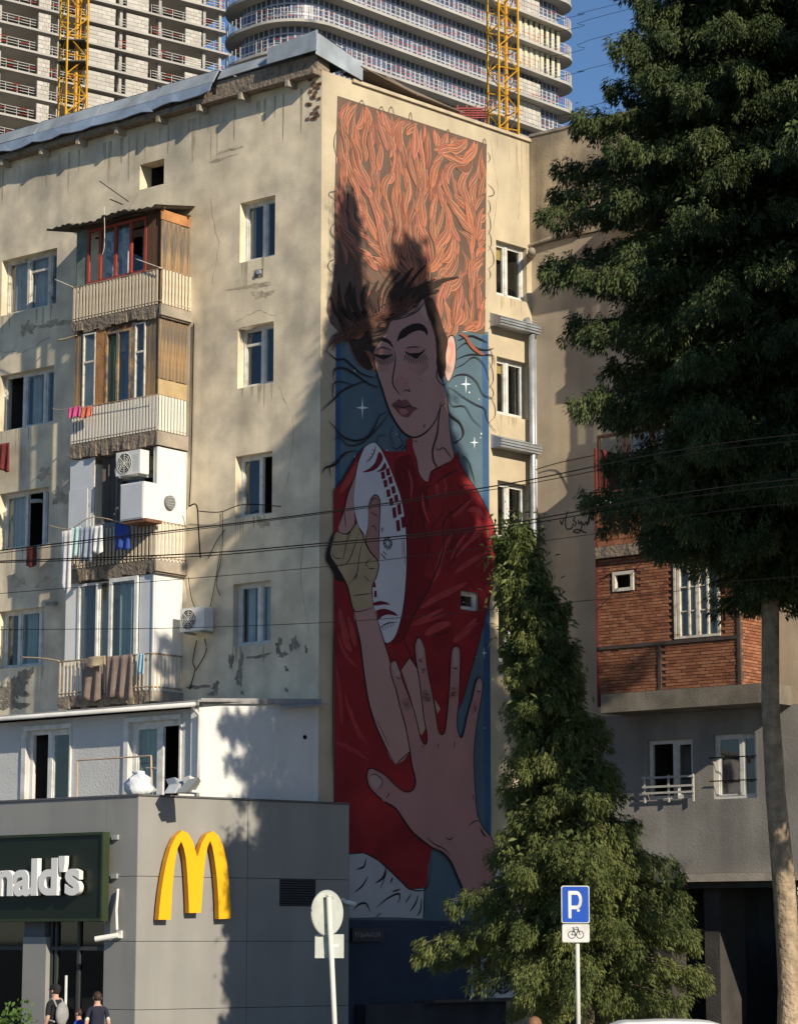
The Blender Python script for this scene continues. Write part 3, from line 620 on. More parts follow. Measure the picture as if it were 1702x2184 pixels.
# front: parapet panels, piers, glazing
fz = lambda x, y, n=0: z7(FMf, x, y, n)
zs_t = fz(240, 225)[1]; zs_b = fz(240, 625)[1]; up = fz(487, 500)[0]
for z0, z1 in zip(rows[:-1], rows[1:]): part('panel', wall(FMf, up + .006, -.006, z0 + .006, z1 - .006, [], .3), pan2, mcd)
uL0 = -16
cuts = [uL0, uL0 + 3, uL0 + 6, uL0 + 9, up]
zc = j1 + .0
for a, b in zip(cuts[:-1], cuts[1:]):
    part('panel', wall(FMf, a + .006, b - .006, zs_b + .1, zt_ - .006, [], .3), pan2, mcd)
g = MB(); g.box(FMf, uL0, .03, zt_ - .002, zt_ + .04, -.35, .03); g.box(FMr, .04, ue, zt_ - .001, zt_ + .039, -.35, .03); part('coping', g, M('dark_coping', (.1, .1, .105), .5), mcd)
g = MB(); g.face([FMf.P(uL0, zt_ - .12, -.3), FMf.P(-.1, zt_ - .12, -.3), FMr.P(ue - .1, zt_ - .12, -.3), FMf.P(-3, zt_ - .12, -6), FMf.P(uL0, zt_ - .12, -6)]); part('roof', g, roof_m, mcd)
g = MB(); g.face([FMr.P(ue, 0, 0), FMr.P(ue, zt_, 0), FMr.P(ue, zt_, -3), FMr.P(ue, 0, -3)]); part('end_wall', g, pan, mcd)
pu0, pu1 = fz(108, 900)[0], fz(215, 900)[0]; zp = fz(160, 702)[1]
g = MB(); g.box(FMf, pu0, pu1, .13, zp, -.25, .02); part('pier', g, pan, mcd)
g = MB(); g.box(FMf, pu0 - .002, pu1 - .1, zp, zs_b + .1, -.22, -.02); part('pier', g, M('dark_frame', (.12, .12, .13), .6), mcd)
fr_m = M('anthracite_frame', (.045, .05, .05), .4, .05, 2, 0)
def shopglass(a, b, z0, z1, cols, trans, nm='shop_window'):
    g = MB(); fw = .06; n = -.15
    g.box(FMf, a, a + fw, z0, z1, n - .05, n + .05); g.box(FMf, b - fw, b, z0, z1, n - .05, n + .05); g.box(FMf, a + fw, b - fw, z1 - fw, z1, n - .048, n + .048); g.box(FMf, a + fw, b - fw, z0, z0 + fw, n - .048, n + .048)
    for c in cols: x = a + (b - a) * c; g.box(FMf, x - .035, x + .035, z0 + fw, z1 - fw, n - .046, n + .052)
    for t in trans: g.box(FMf, a + fw, b - fw, t - .04, t + .04, n - .044, n + .056)
    w = part(nm, g, fr_m, mcd); es = [a] + [a + (b - a) * c for c in cols] + [b]
    for p, q in zip(es[:-1], es[1:]): h = MB(); h.box(FMf, p + .03, q - .03, z0 + .05, z1 - .05, n - .01, n); part('pane', h, glass('tinted_glass', (.35, .38, .38)), w)
    return w
zd = fz(360, 755)[1]
d_ = shopglass(pu1 + .01, up - .01, .13, zs_b + .08, (.1, .5), (zd,), 'door')
g = MB(); g.tube([FMf.P(fz(308, 900)[0], z, .0) for z in (fz(308, 880)[1], .9)], .03, 8); part('handle', g, white_pvc, d_)
shopglass(uL0, pu0 - .01, .13, zs_b + .08, (.25, .5, .75), (zd,))
g = MB()
g.face([FMf.P(uL0, 0, -4), FMf.P(up, 0, -4), FMf.P(up, 4.5, -4), FMf.P(uL0, 4.5, -4)]); g.face([FMf.P(up, 0, -.31), FMf.P(up, 0, -4), FMf.P(up, 4.5, -4), FMf.P(up, 4.5, -.31)]); g.face([FMf.P(uL0, 4.4, -.31), FMf.P(up, 4.4, -.31), FMf.P(up, 4.4, -4), FMf.P(uL0, 4.4, -4)])
g.face([FMf.P(uL0, .1, -.31), FMf.P(up, .1, -.31), FMf.P(up, .1, -4), FMf.P(uL0, .1, -4)])
part('interior', g, dark_room, mcd)
# sign box with raised lettering
sg = thing('shop_sign', 'dark green sign board with raised white lettering over the restaurant door', 'sign', FMf.P(-5, zs_b, .2))
us1 = fz(480, 400, .25)[0]; us0 = us1 - 7.6; zst, zsb = fz(480, 222, .25)[1], fz(480, 622, .25)[1]
g = MB(); g.box(FMf, us0, us1, zsb, zst, .12, .25); so_ = part('board', g, M('dark_green_board', (.012, .018, .011), .35, .1, 1, .02), sg)
g = MB(); r = .02
for z in (zst, zsb): g.box(FMf, us0 - .02, us1 + .02, z - .03, z + .03, .10, .30)
g.box(FMf, us1 - .03, us1 + .025, zsb + .03, zst - .03, .10, .298); part('frame', g, M('green_frame', (.03, .045, .02), .5), sg)
for zz_ in (zst - .08, zst - .9):
    g = MB(); g.box(FMf, us1 + .03, us1 + .2, zz_ - .05, zz_ + .05, .0, .06); part('bracket', g, grey_metal, sg)
cap = fz(160, 348, .35)[1] - fz(160, 500, .35)[1]
g = MB(); ur, zb_ = fz(381, 500, .36)
v, f = textmesh("McDonald's", cap / .66, .034 * cap / .7, 0.06, 'RIGHT', .97); i0 = len(g.v)
xm = max(q[0] for q in v)
g.v += [FMf.P(ur + (a - xm) * 1.16, zb_ + b, .37 + c) for a, b, c in v]
for q in f: g.f.append(tuple(i0 + k for k in q)); g.m.append(0)
part('lettering', g, M('sign_white', (.80, .79, .76), .5, .02, 1, 0), sg, label='raised white letters')
# arches
av = thing('arches_sign', 'yellow double arch sign fixed to the grey panelled side wall', 'sign', FMr.P(*z7(FMr, 900, 620), .1))
MO = [(733, 622), (738, 560), (746, 490), (757, 420), (771, 350), (790, 285), (812, 238), (842, 209), (870, 222), (893, 262), (908, 318), (912, 332), (917, 318), (932, 268), (955, 226), (985, 212), (1012, 234), (1034, 288), (1048, 350), (1057, 420), (1063, 500), (1067, 560), (1068, 617), (1012, 619), (1011, 560), (1007, 480), (1001, 410), (992, 340), (982, 285), (972, 256), (960, 285), (950, 340), (942, 410), (937, 480), (933, 540), (929, 590), (874, 591), (873, 540), (870, 480), (866, 410), (860, 340), (850, 290), (838, 259), (822, 290), (812, 340), (804, 400), (797, 480), (793, 560), (790, 622)]
pts = [z7(FMr, x, y, .2) for x, y in MO]
g = MB(); g.prism(FMr, pts, .07, .22, 0, 1)
part('arches', g, [M('sign_yellow', (.80, .43, .008), .4, .03, 1, 0, spec=.4), M('sign_amber_side', (.72, .30, .012), .5, .03, 1, 0)], av)
g = MB()
for x, y in ((765, 560), (905, 560), (1035, 560), (842, 235), (985, 235)):
    u, z = z7(FMr, x, y); g.box(FMr, u - .04, u + .04, z - .04, z + .04, .001, .072)
part('spacer', g, grey_metal, av)
# wall light / camera arm by the door
u, z = fz(560, 690); t = thing('security_camera', 'white bullet camera on a bent arm beside the sign board', 'camera', FMf.P(u, z, .1))
g = MB(); g.tube([FMf.P(u - .05, z + .95, .05), FMf.P(u - .02, z + .5, .12), FMf.P(u + .04, z + .1, .15), FMf.P(u, z, .12)], .03, 8); part('arm', g, ac_white, t)
g = MB(); g.tube([FMf.P(u + .03, z - .02, .1), FMf.P(u - .4, z - .1, .35)], .06, 10); part('body', g, ac_white, t)
g = MB(); g.box(FMf, u - .06, u + .06, z - .08, z + .08, .0, .05); part('base', g, ac_white, t)
u, z = z7(FMr, 1600, 540); 
t = thing('security_camera', 'small white camera at the end of the grey side wall', 'camera', FMr.P(u, z, .1))
g = MB(); g.tube([FMr.P(u - .1, z + .05, .0), FMr.P(u - .08, z, .12), FMr.P(u + .1, z - .05, .25)], .05, 8); part('body', g, ac_white, t)
# clutter on the restaurant roof
u, z = zx(605, 1245); F_ = FMf; u = F_.px(255, 1690)[0]; z = zM + .045
g = MB(); mb2 = MB()
k = 14; rings = [(.0, .34), (.12, .42), (.26, .38), (.38, .28), (.46, .15), (.52, .18), (.54, .04)]
for j, (h, r) in enumerate(rings):
    for i in range(k): a = 2 * pi * i / k; q = r * (1 + .28 * sin(i * 2.1 + j * 1.7) + .16 * sin(i * 4.7 + j)); g.v.append(F_.P(u + q * .75 * cos(a), z + h, -.6 + q * .6 * sin(a)))
for j in range(len(rings) - 1):
    for i in range(k): a, b = j * k + i, j * k + (i + 1) % k; g.f.append((a, b, b + k, a + k)); g.m.append(0)
g.f.append(tuple(range(k))); g.m.append(0)
solo('plastic_bag', g, M('thin_white_plastic', (.7, .72, .75), .35, .1, 5, .3, 12), 'knotted white plastic bag on the restaurant roof edge', 'bag', smooth=True)
u = F_.px(340, 1690)[0]; t = thing('junk_heap', 'grey and white scrap sheets heaped beside a white frame on the roof edge', 'scrap', F_.P(u, z, -.5))
for i, (du, w, h, dn, tl, m_) in enumerate([(-.15, .3, .2, -.55, .1, gp_m), (.05, .25, .34, -.6, -.25, steel_m), (.25, .3, .3, -.5, .3, grey_metal), (.42, .2, .36, -.62, -.15, white_pvc)]):
    g = MB(); g.hexa([F_.P(u + du, z, dn), F_.P(u + du + w, z, dn), F_.P(u + du + w, z, dn + .25), F_.P(u + du, z, dn + .25), F_.P(u + du + tl, z + h, dn - .05), F_.P(u + du + w + tl * .6, z + h * .8, dn), F_.P(u + du + w + tl, z + h, dn + .2), F_.P(u + du + tl, z + h * .9, dn + .2)]); part('scrap_sheet', g, m_, t)
ua, za = F_.px(381, 1698); ub_ = F_.px(433, 1698)[0]
F3 = FMr
ua = F3.px(380, 1700, -.4)[0]; ub_ = F3.px(434, 1700, -.4)[0]; h = .32
g = MB(); g.box(F3, ua, ua + .09, z, z + h, -.42, -.37); g.box(F3, ub_ - .09, ub_, z, z + h, -.42, -.37); g.box(F3, ua + .09, ub_ - .09, z + h - .09, z + h, -.418, -.372); g.box(F3, ua + .09, ub_ - .09, z, z + .06, -.418, -.372)
t = thing('window_sash', 'loose white window sash leaning on the restaurant roof edge', 'window sash', F3.P((ua + ub_) / 2, z, -.4)); part('frame', g, white_pvc, t)
g = MB(); g.box(F3, ua + .09, ub_ - .09, z + .06, z + h - .09, -.40, -.39); part('pane', g, glass_m, t)
# clothes airer of bent pipe on the roof
P_ = lambda x, y, n=-1.2: F_.P(*F_.px(x, y, n), n)
g = MB(); g.tube([P_(165, 1700), P_(166, 1620)], .02, 6); g.tube([P_(165, 1622), P_(323, 1612)], .02, 6); g.tube([P_(323, 1612), P_(325, 1700)], .022, 6); g.tube([P_(312, 1638), P_(332, 1638)], .015, 6)
solo('pipe_rack', g, M('bare_pipe', (.5, .36, .26), .6), 'thin bent pipe frame standing before the white annex windows', 'frame')

# ------------------------------------------------------------------ right-hand wing (brick balcony)
wing = thing('neighbour_block', 'stained concrete and plaster apartment wing with a brick clad balcony', 'building', R2.P(5, 0, -2))
pl_m = M('brown_grey_plaster', (.54, .44, .31), .95, .16, .7, .12, 25, streak=.15, col2=(.44, .37, .28), c2s=.5, c2t=.55)
st_m = M('stained_concrete_panel', (.48, .39, .265), .95, .2, 1.0, .25, 20, streak=.5, col2=(.28, .23, .165), c2s=.8, c2t=.55)
z8 = lambda x, y, n=0: R2.px(926.6 + x * .4556, 1639 + y * .4556, n)
w1 = (3.31, 4.6, 5.93, 7.35); w2 = (5.17, 6.34, 5.88, 7.4)
extra = [(9, 10.4, 9.3, 10.8), (9, 10.4, 12.4, 13.9), (9, 10.4, 15.5, 17)]
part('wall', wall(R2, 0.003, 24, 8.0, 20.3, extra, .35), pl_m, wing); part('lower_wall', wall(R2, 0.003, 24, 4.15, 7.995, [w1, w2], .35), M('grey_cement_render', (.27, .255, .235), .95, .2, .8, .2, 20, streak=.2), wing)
bx = [(0.003, 3.0), (3.02, 9.0), (9.02, 15), (15.02, 24)]
for a, b in bx: g = MB(); g.box(R2, a, b, 20.32, 23.2, -.3, .06); part('parapet_panel', g, st_m, wing)
g = MB(); g.box(R2, 0.003, 24, 23.2, 23.27, -.32, .09); part('coping', g, concrete_m, wing)
g = MB(); g.tube([R2.P(.0, 20.28, .09), R2.P(.8, 20.36, .11), R2.P(1.7, 20.42, .1)], .05, 8); part('ledge_pipe', g, concrete_m, wing)
window(wing, R2, *w1, -.15, cols=(.57,), fw=.09, open_dark=(0,), room=1.2); window(wing, R2, *w2, -.15, cols=(.62,), fw=.08, curtain=(M('wine_curtain', (.12, .05, .045), .9), [(.03, .95)]))
for h in extra: window(wing, R2, *h, -.15)
g = MB()
for z in (6.05, 6.2, 6.42): g.box(R2, 3.25, 4.7, z, z + .05, .12, .16)
for u in (3.27, 3.95, 4.64): g.box(R2, u, u + .04, 5.85, 6.5, .08, .12)
part('window_grille', g, M('pale_bars', (.45, .44, .42), .6), wing)
for z in (6.3, 6.85):
    g = MB(); g.tube([R2.P(5.1, z, .08), R2.P(6.4, z, .08)], .015, 5); part('window_bar', g, black_m, wing)
g = MB(); g.box(R2, 1.7, 24, 3.95, 4.14, -.3, .22); part('floor_beam', g, M('beam_concrete', (.36, .32, .27), .95, .2, 2, .3), wing)
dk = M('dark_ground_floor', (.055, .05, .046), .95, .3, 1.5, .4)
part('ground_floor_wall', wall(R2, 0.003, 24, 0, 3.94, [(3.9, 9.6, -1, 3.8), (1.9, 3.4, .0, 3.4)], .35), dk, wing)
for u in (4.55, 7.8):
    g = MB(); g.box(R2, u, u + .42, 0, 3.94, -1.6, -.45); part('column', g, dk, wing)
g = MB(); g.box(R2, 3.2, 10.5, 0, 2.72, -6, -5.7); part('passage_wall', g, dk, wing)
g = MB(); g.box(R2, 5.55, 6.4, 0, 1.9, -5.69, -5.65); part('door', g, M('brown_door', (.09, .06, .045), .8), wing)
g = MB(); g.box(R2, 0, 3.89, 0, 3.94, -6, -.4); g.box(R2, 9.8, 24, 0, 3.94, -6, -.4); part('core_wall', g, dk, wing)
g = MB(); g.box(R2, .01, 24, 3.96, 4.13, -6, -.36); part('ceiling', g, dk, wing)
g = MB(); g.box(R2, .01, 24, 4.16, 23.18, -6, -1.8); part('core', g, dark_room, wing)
# graffiti tag
g = MB(); zt7 = lambda x, y: R2.px(1176 + x * .309, 1069 + y * .309)
for st in ([(60, 130), (70, 160), (85, 120)], [(110, 70), (95, 140), (105, 190), (140, 185), (150, 150)], [(165, 110), (150, 130), (170, 150), (160, 175)], [(185, 130), (190, 160), (205, 140), (208, 175), (190, 215), (150, 210), (180, 195), (240, 220)], [(215, 150), (225, 165), (240, 140), (245, 170)], [(255, 120), (250, 165)]):
    q = [zt7(*p) for p in cr(st, 6)]
    for a, b in zip(q[:-1], q[1:]):
        d = Vector((b[0] - a[0], b[1] - a[1])); d.normalize(); p_ = (-d.y * .018, d.x * .018)
        g.face([R2.P(a[0] + p_[0], a[1] + p_[1], .005), R2.P(b[0] + p_[0], b[1] + p_[1], .005), R2.P(b[0] - p_[0], b[1] - p_[1], .005), R2.P(a[0] - p_[0], a[1] - p_[1], .005)])
part('graffiti', g, M('spray_paint', (.03, .03, .03), .6), wing, kind='stuff', label='black sprayed scribble')
# brick balcony
BN = 1.0; b0, b1 = 2.62, 6.58; zB0, zB1 = 8.44, 11.72
g = MB(); g.box(R2, b0 + .1, b1 + .75, 7.98, 8.43, .002, BN + .1); bb = part('brick_balcony', g, M('dark_slab_concrete', (.21, .185, .15), .95, .25, 2, .3, streak=.3), wing)
g = MB(); g.box(R2, b0, b1 + .1, zB1 + .02, zB1 + .3, .002, BN + .12); part('slab_edge', g, rough_conc, bb)
core = M('mortar', (.11, .06, .045), .95, .2, 4, .3)
sw = (3.06, 3.66, 10.9, 11.38); lw = (4.8, 6.06, 9.62, 11.42)
g = wall(R2, b0, b1, zB0, zB1, [sw, lw], .12, n=BN - .02); part('backing_wall', g, core, bb)
SB = Fr((0, 0), 0); SB.o = R2.P(b1, 0, 0); SB.U = -R2.N; SB.N = R2.U
g = MB(); g.box(SB, -BN + .02, 0, zB0, zB1, -.1, -.02); part('backing_wall', g, core, bb)
bk = [M('brick_red_%d' % i, c, .9, .2, 7, .25, 30) for i, c in enumerate(((.30, .125, .066), (.26, .105, .056), (.33, .15, .085), (.21, .085, .05)))]
bx = []; ph = .0762; z = zB0 + .01; r = 0
def gapz(z): return 9.50 < z + .035 < 9.60
while z < zB1 - .06:
    u = b0 + .01 - (r % 2) * .11
    while u < b1 - .03:
        a, b = max(u, b0), min(u + .213, b1 - .002); cu, cz_ = (a + b) / 2, z + .033
        ok = not any(h[0] - .1 < cu < h[1] + .1 and h[2] - .05 < cz_ < h[3] + .05 for h in (sw, lw)) and not gapz(z) and not (4.3 < cu < 4.42 and z < 9.5) and b - a > .04
        if ok: bx.append((a, b, z, z + .062, BN - .021, BN + random.uniform(-.006, .006), random.randrange(4)))
        u += .222
    z += ph; r += 1
bx.sort(key=lambda q: -abs(q[1] - q[0]) + .001 * random.random() - (1 if q[2] < 10 else 0))
pieces('brick', bb, R2, bx, bk, 300, 'brickwork')
bx = []; z = zB0 + .01; r = 0
while z < zB1 - .06:
    u = -BN + .02 - (r % 2) * .11
    while u < -.03:
        a, b = max(u, -BN + .02), min(u + .213, -.01)
        if b - a > .04: bx.append((a, b, z, z + .062, -.021, random.uniform(-.006, .006), random.randrange(4)))
        u += .222
    z += ph; r += 1
pieces('side_brick', bb, SB, bx, bk, 300, 'side_brickwork')
g = MB(); g.box(R2, b0, b1 - .05, 9.515, 9.6, BN - .015, BN + .03); g.box(R2, 4.32, 4.40, zB0, 9.51, BN - .015, BN + .025); g.box(R2, b1 - .06, b1 + .02, zB0, zB1, BN - .03, BN + .03); part('steel_strip', g, M('dark_steel', (.07, .055, .05), .7, .2, 4, .1), bb)
g = MB(); g.box(R2, b0 - .06, b0 - .002, zB0 - .3, 14.5, .0, BN + .01); part('edge_angle', g, M('red_lead_paint', (.18, .035, .03), .8), bb)
window(bb, R2.off(0), *sw, BN - .06, cols=(), fw=.07, room=.4, open_dark=(0,), mat=old_white, name='window') if False else None
def small_window(h, cols, rails, nm, fw):
    g = MB(); n = BN - .03
    g.box(R2, h[0], h[0] + fw, h[2], h[3], n - .05, n + .06); g.box(R2, h[1] - fw, h[1], h[2], h[3], n - .05, n + .06); g.box(R2, h[0] + fw, h[1] - fw, h[2], h[2] + fw, n - .05, n + .058); g.box(R2, h[0] + fw, h[1] - fw, h[3] - fw, h[3], n - .05, n + .058)
    for c, w in cols: x = h[0] + (h[1] - h[0]) * c; g.box(R2, x - w, x + w, h[2] + fw, h[3] - fw, n - .05, n + .05)
    for t in rails: z = h[2] + (h[3] - h[2]) * t; g.box(R2, h[0] + fw, h[1] - fw, z - .015, z + .015, n - .03, n + .03)
    part(nm, g, old_white, bb)
small_window(sw, (), (), 'window_frame', .08); small_window(lw, ((.1, .04), (.33, .02), (.52, .05), (.74, .02)), (.36, .68), 'window_frame', .06)
for a, b in ((.0, .33), (.33, .52), (.52, .74), (.74, 1)):
    for c, d in ((0, .36), (.36, .68), (.68, 1)):
        g = MB(); W_, H_ = lw[1] - lw[0], lw[3] - lw[2]; g.box(R2, lw[0] + W_ * a + .02, lw[0] + W_ * b - .02, lw[2] + H_ * c + .015, lw[2] + H_ * d - .015, BN - .05, BN - .044); part('pane', g, glass_m, bb)
g = MB(); k = 40
for i in range(k):
    a, b = lw[0] + (lw[1] - lw[0]) * i / k, lw[0] + (lw[1] - lw[0]) * (i + 1) / k; n0, n1 = BN - .2 + .02 * sin(i * 1.3), BN - .2 + .02 * sin(i * 1.3 + 1.3); g.face([R2.P(a, lw[2], n0), R2.P(b, lw[2], n1), R2.P(b, lw[3], n1), R2.P(a, lw[3], n0)])
part('curtain', g, M('grey_net', (.2, .2, .2), .9), bb, True)
# storeys above: brick parapet, glazed fronts
for s, (za, zc_) in enumerate(((12.03, 13.4), (15.1, 16.4), (18.2, 19.4))):
    b0 = 2.62 if s == 0 else 4.1
    g = MB(); g.box(R2, b0, b1 + .1, za - .3 if s else za, za - .002 if s else za + .001, .002, BN + .1)
    u_ = part('balcony', g, rough_conc, wing); g = MB(); g.box(R2, b0, b1, za, zc_, BN - .12, BN - .02); g.box(SB, -BN + .13, 0, za, zc_, -.1, -.02); part('backing_wall', g, core, u_)
    bx = []; z = za + .01; r = 0
    while z < zc_ - .1:
        u = b0 + .01 - (r % 2) * .12
        while u < b1 - .03:
            a, b = max(u, b0), min(u + .235, b1); 
            if b - a > .05: bx.append((a, b, z, z + .135, BN - .021, BN + random.uniform(-.008, .008), random.randrange(3)))
            u += .245
        z += .15; r += 1
    pieces('tile', u_, R2, bx, bk if s == 0 else [M('brown_tile_%d' % q, c, .9, .2, 6, .2) for q, c in enumerate(((.11, .065, .045), (.09, .055, .04), (.13, .08, .055)))])
    g = MB(); 
    for q in np.linspace(b0, b1 - .06, 6): g.box(R2, q, q + .06, zc_, zc_ + 1.35, BN - .1, BN - .04)
    g.box(R2, b0, b1, zc_ + 1.35, zc_ + 1.42, BN - .1, BN - .04); part('glazing_frame', g, M('dark_rust', (.07, .03, .022), .85, .3, 5, .2), u_)
    for q in range(5): a = b0 + (b1 - b0) * q / 5; h = MB(); h.box(R2, a + .06, a + .75, zc_ + .01, zc_ + 1.34, BN - .08, BN - .07); part('pane', h, glass_m, u_)
g = MB(); b0 = 2.62; g.hexa([R2.P(b0 - .05, 20.55, .07), R2.P(b1 + .3, 20.55, .07), R2.P(b1 + .3, 20.4, 1.15), R2.P(b0 - .05, 20.4, 1.15), R2.P(b0 - .05, 20.59, .07), R2.P(b1 + .3, 20.59, .07), R2.P(b1 + .3, 20.44, 1.15), R2.P(b0 - .05, 20.44, 1.15)])
part('canopy', g, M('dark_rust', (.07, .03, .022), .85, .3, 5, .2), wing)
# dish antenna on the balcony parapet
c = R2.P(b0 + .45, 13.0, BN + .3); ax = (Vector((-.3, -.8, .55))).normalized(); t = thing('satellite_dish', 'small white satellite dish above the brick balcony', 'satellite dish', c - Vector((0, 0, .4)))
g = MB(); a = ax.orthogonal().normalized(); b = ax.cross(a); k = 20
for j in range(5):
    r = .2 * j / 4
    for i in range(k): g.v.append(c + ax * (r * r * .9) + (a * cos(2 * pi * i / k) + b * sin(2 * pi * i / k)) * r)
for j in range(4):
    for i in range(k): p, q = j * k + i, j * k + (i + 1) % k; g.f.append((p, q, q + k, p + k)); g.m.append(0)
part('reflector', g, ac_white, t, True); g = MB(); g.tube([c, c + ax * .22], .012, 5); g.tube([c, R2.P(b0 + .45, 12.8, BN - .05)], .025, 6); part('arm', g, grey_metal, t)

# ------------------------------------------------------------------ things on the balconies and facade
ua, za = L.px(378, 1360, .05); ac_unit(L, -3.98, 9.85, .78, .56, .32, .14, 'dusty air conditioner on the tan wall beside the lowest balcony')
ux = L.px(253, 1016, 1.1)[0]; 
ac_unit(L, L.px(256, 1000, 1.25)[0], L.px(256, 1018, 1.25)[1], .82, .58, .3, 1.08, 'air conditioner mounted over a white box on the third balcony')
xa, xz = L.px(258, 1112, 1.6); xb_ = L.px(306, 1112, 1.6)[0]; z1_ = L.px(258, 1034, 1.6)[1]
t = thing('white_cabinet', 'white metal box hung below the balcony air conditioner', 'box', L.P((xa + xb_) / 2, xz, 1.35))
g = MB(); g.box(L, xa, xb_ + .02, xz, z1_, 1.07, 1.62); part('body', g, wp_m, t); g = MB(); g.box(L, xa + .03, xb_ - .01, xz + .03, z1_ - .03, 1.621, 1.635); part('door', g, gp_m, t)
g = MB(); g.box(L, xa + .1, xb_ + .1, xz - .08, xz - .002, 1.06, 1.6); part('shelf', g, rust_m, t)
B = L.off(0)
def lp(x, y, n): return L.px(x, y, n)
def cl(x0, x1, y0, y1, n, col, label, amp=.03, waves=2, name='laundry', **kw):
    a, z1 = lp(x0, y0, n); b, z0 = lp(x1, y1, n); za = lp(x0, y1, n)[1]
    return cloth(L, min(a, b), max(a, b), (z0 + za) / 2, (z1 + lp(x1, y0, n)[1]) / 2, n, M('cloth_' + name + str(len(MATS)), col, .95, .15, 5, .15), label, amp, waves, name, **kw)
cl(148, 172, 868, 890, 1.2, (.62, .10, .24), 'small pink cloth hung on the second balcony rail')
cl(174, 196, 868, 890, 1.22, (.60, .16, .10), 'small red and pink cloth hung on the second balcony rail')
cl(133, 150, 1132, 1262, 1.55, (.62, .60, .60), 'long pale towel with a pink edge hanging from the third balcony', .02)
cl(152, 172, 1124, 1190, 1.5, (.45, .60, .58), 'pale turquoise cloth drying at the third balcony')
cl(174, 196, 1124, 1196, 1.5, (.30, .33, .40), 'dark patterned trousers drying at the third balcony')
cl(197, 218, 1122, 1180, 1.5, (.66, .66, .64), 'white shirt drying at the third balcony')
cl(246, 276, 1118, 1172, 1.4, (.04, .08, .32), 'blue shorts drying below the white box')
cl(175, 214, 1408, 1495, 1.16, (.20, .15, .125), 'brown blanket slung over the lowest balcony rail, left of a second one', .05, 2)
cl(228, 282, 1398, 1490, 1.18, (.22, .165, .14), 'brown blanket bunched in folds on the lowest balcony rail', .06, 3)
cl(294, 308, 1394, 1438, 1.16, (.30, .46, .55), 'light blue cloth on the lowest balcony rail')
cl(188, 224, 1400, 1420, 1.3, (.45, .36, .24), 'tan bonnet shaped cloth over the brown blanket', .04, 1)
cl(-6, 20, 946, 1006, .35, (.18, .035, .03), 'dark red checked cloth hanging below a left window', .03, 2)
cl(58, 78, 1166, 1208, .35, (.12, .025, .02), 'maroon cloth pegged on a line below a left window', .02, 1)
# drying lines
def line(pts, label, n=1.2, r=.01, m=None): cable([L.P(*L.px(x, y, n), n) for x, y in pts], r, label, 'drying lines and poles', 'washing_line', m)
pw = M('pole_wood', (.4, .3, .2), .8)
line([(45, 1402), (90, 1404), (128, 1410)], 'wooden drying pole sticking out from the lowest balcony', .9, .02, pw)
line([(124, 726), (146, 722), (166, 714)], 'short wooden pole stub at the second balcony', 1.0, .03, pw)
line([(104, 1120), (150, 1128), (200, 1103), (280, 1120)], 'bent drying line round the third balcony', 1.5, .012, pw)
line([(112, 870), (146, 872), (335, 842)], 'drying line along the second balcony rail', 1.18, .008, pw)
line([(118, 596), (156, 612)], 'drying stub at the top balcony corner', 1.0, .012, old_white)
line([(290, 552), (345, 572)], 'thin white rod on the top balcony rail', 1.15, .012, old_white)
line([(213, 386), (275, 430)], 'thin aerial rod above the canopy', .5, .012, black_m)
line([(236, 425), (262, 436)], 'short aerial rod on the canopy', .9, .015, black_m)
line([(223, 440), (224, 520), (218, 545)], 'loose cable dangling from the canopy', 1.45, .008, old_white)
grp = 'thin cables stapled along the front wall'
def fac(pts, label, n=.03, r=.012): cable([L.P(*L.px(x, y, n), n) for x, y in pts], r, label, grp)
fac([(404, 1080), (420, 1078), (424, 1130), (428, 1190)], 'bent black cable bracket beside the third balcony', .25, .018)
fac([(424, 1090), (470, 1092), (520, 1076), (600, 1080)], 'black cable strung from a bracket to a window', .15, .012)
fac([(475, 1090), (474, 1180), (462, 1240), (470, 1270)], 'black cable looping down the tan wall', .03, .009)
fac([(445, 1190), (462, 1155), (480, 1130)], 'short slack cable at the balcony side', .04, .009)
fac([(402, 1230), (410, 1280), (425, 1310)], 'cable running down to the wall air conditioner', .04, .009)
fac([(420, 1365), (412, 1410), (416, 1430), (405, 1470)], 'thin hose hanging under the wall air conditioner', .04, .012)
fac([(437, 1362), (440, 1390), (418, 1430)], 'second hose hanging under the wall air conditioner', .05, .012)
fac([(470, 1180), (455, 1265), (445, 1310)], 'grey cable dropping behind the air conditioner', .03, .008)
fac([(414, 690), (412, 800), (408, 1000), (404, 1080)], 'long vertical cable at the balcony side', .03, .014)
cable([R2.P(*R2.px(1133, 1004, .1), .1), R2.P(*R2.px(1200, 985, .1), .1), R2.P(*R2.px(1300, 965, .5), .5)], .012, 'black cable leaving the inner corner of the blocks', grp)
# floodlights on the front wall
for x, y, lab in ((115, 1287, 'small dark floodlight between the windows and the lowest balcony'), (85, 1068, 'small tube lamp over a left window')):
    u, z = L.px(x, y, .1); t = thing('floodlight', lab, 'floodlight', L.P(u, z, .1)); g = MB(); g.tube([L.P(u, z, 0), L.P(u, z, .12), L.P(u - .1, z - .03, .3)], .05, 8); part('body', g, grey_metal, t)
u, z = L.px(u_x := 553, 583); g = MB(); g.box(L, u - .14, u + .14, z - .1, z + .1, .003, .012); part('vent_plate', g, patch_m, bld); g = MB(); g.disc(L.P(u + .02, z + .02, .012), L.N, (0, 0, 1), .06, .05, 14); part('vent', g, M('blue_grey_plastic', (.3, .34, .45), .5), bld)

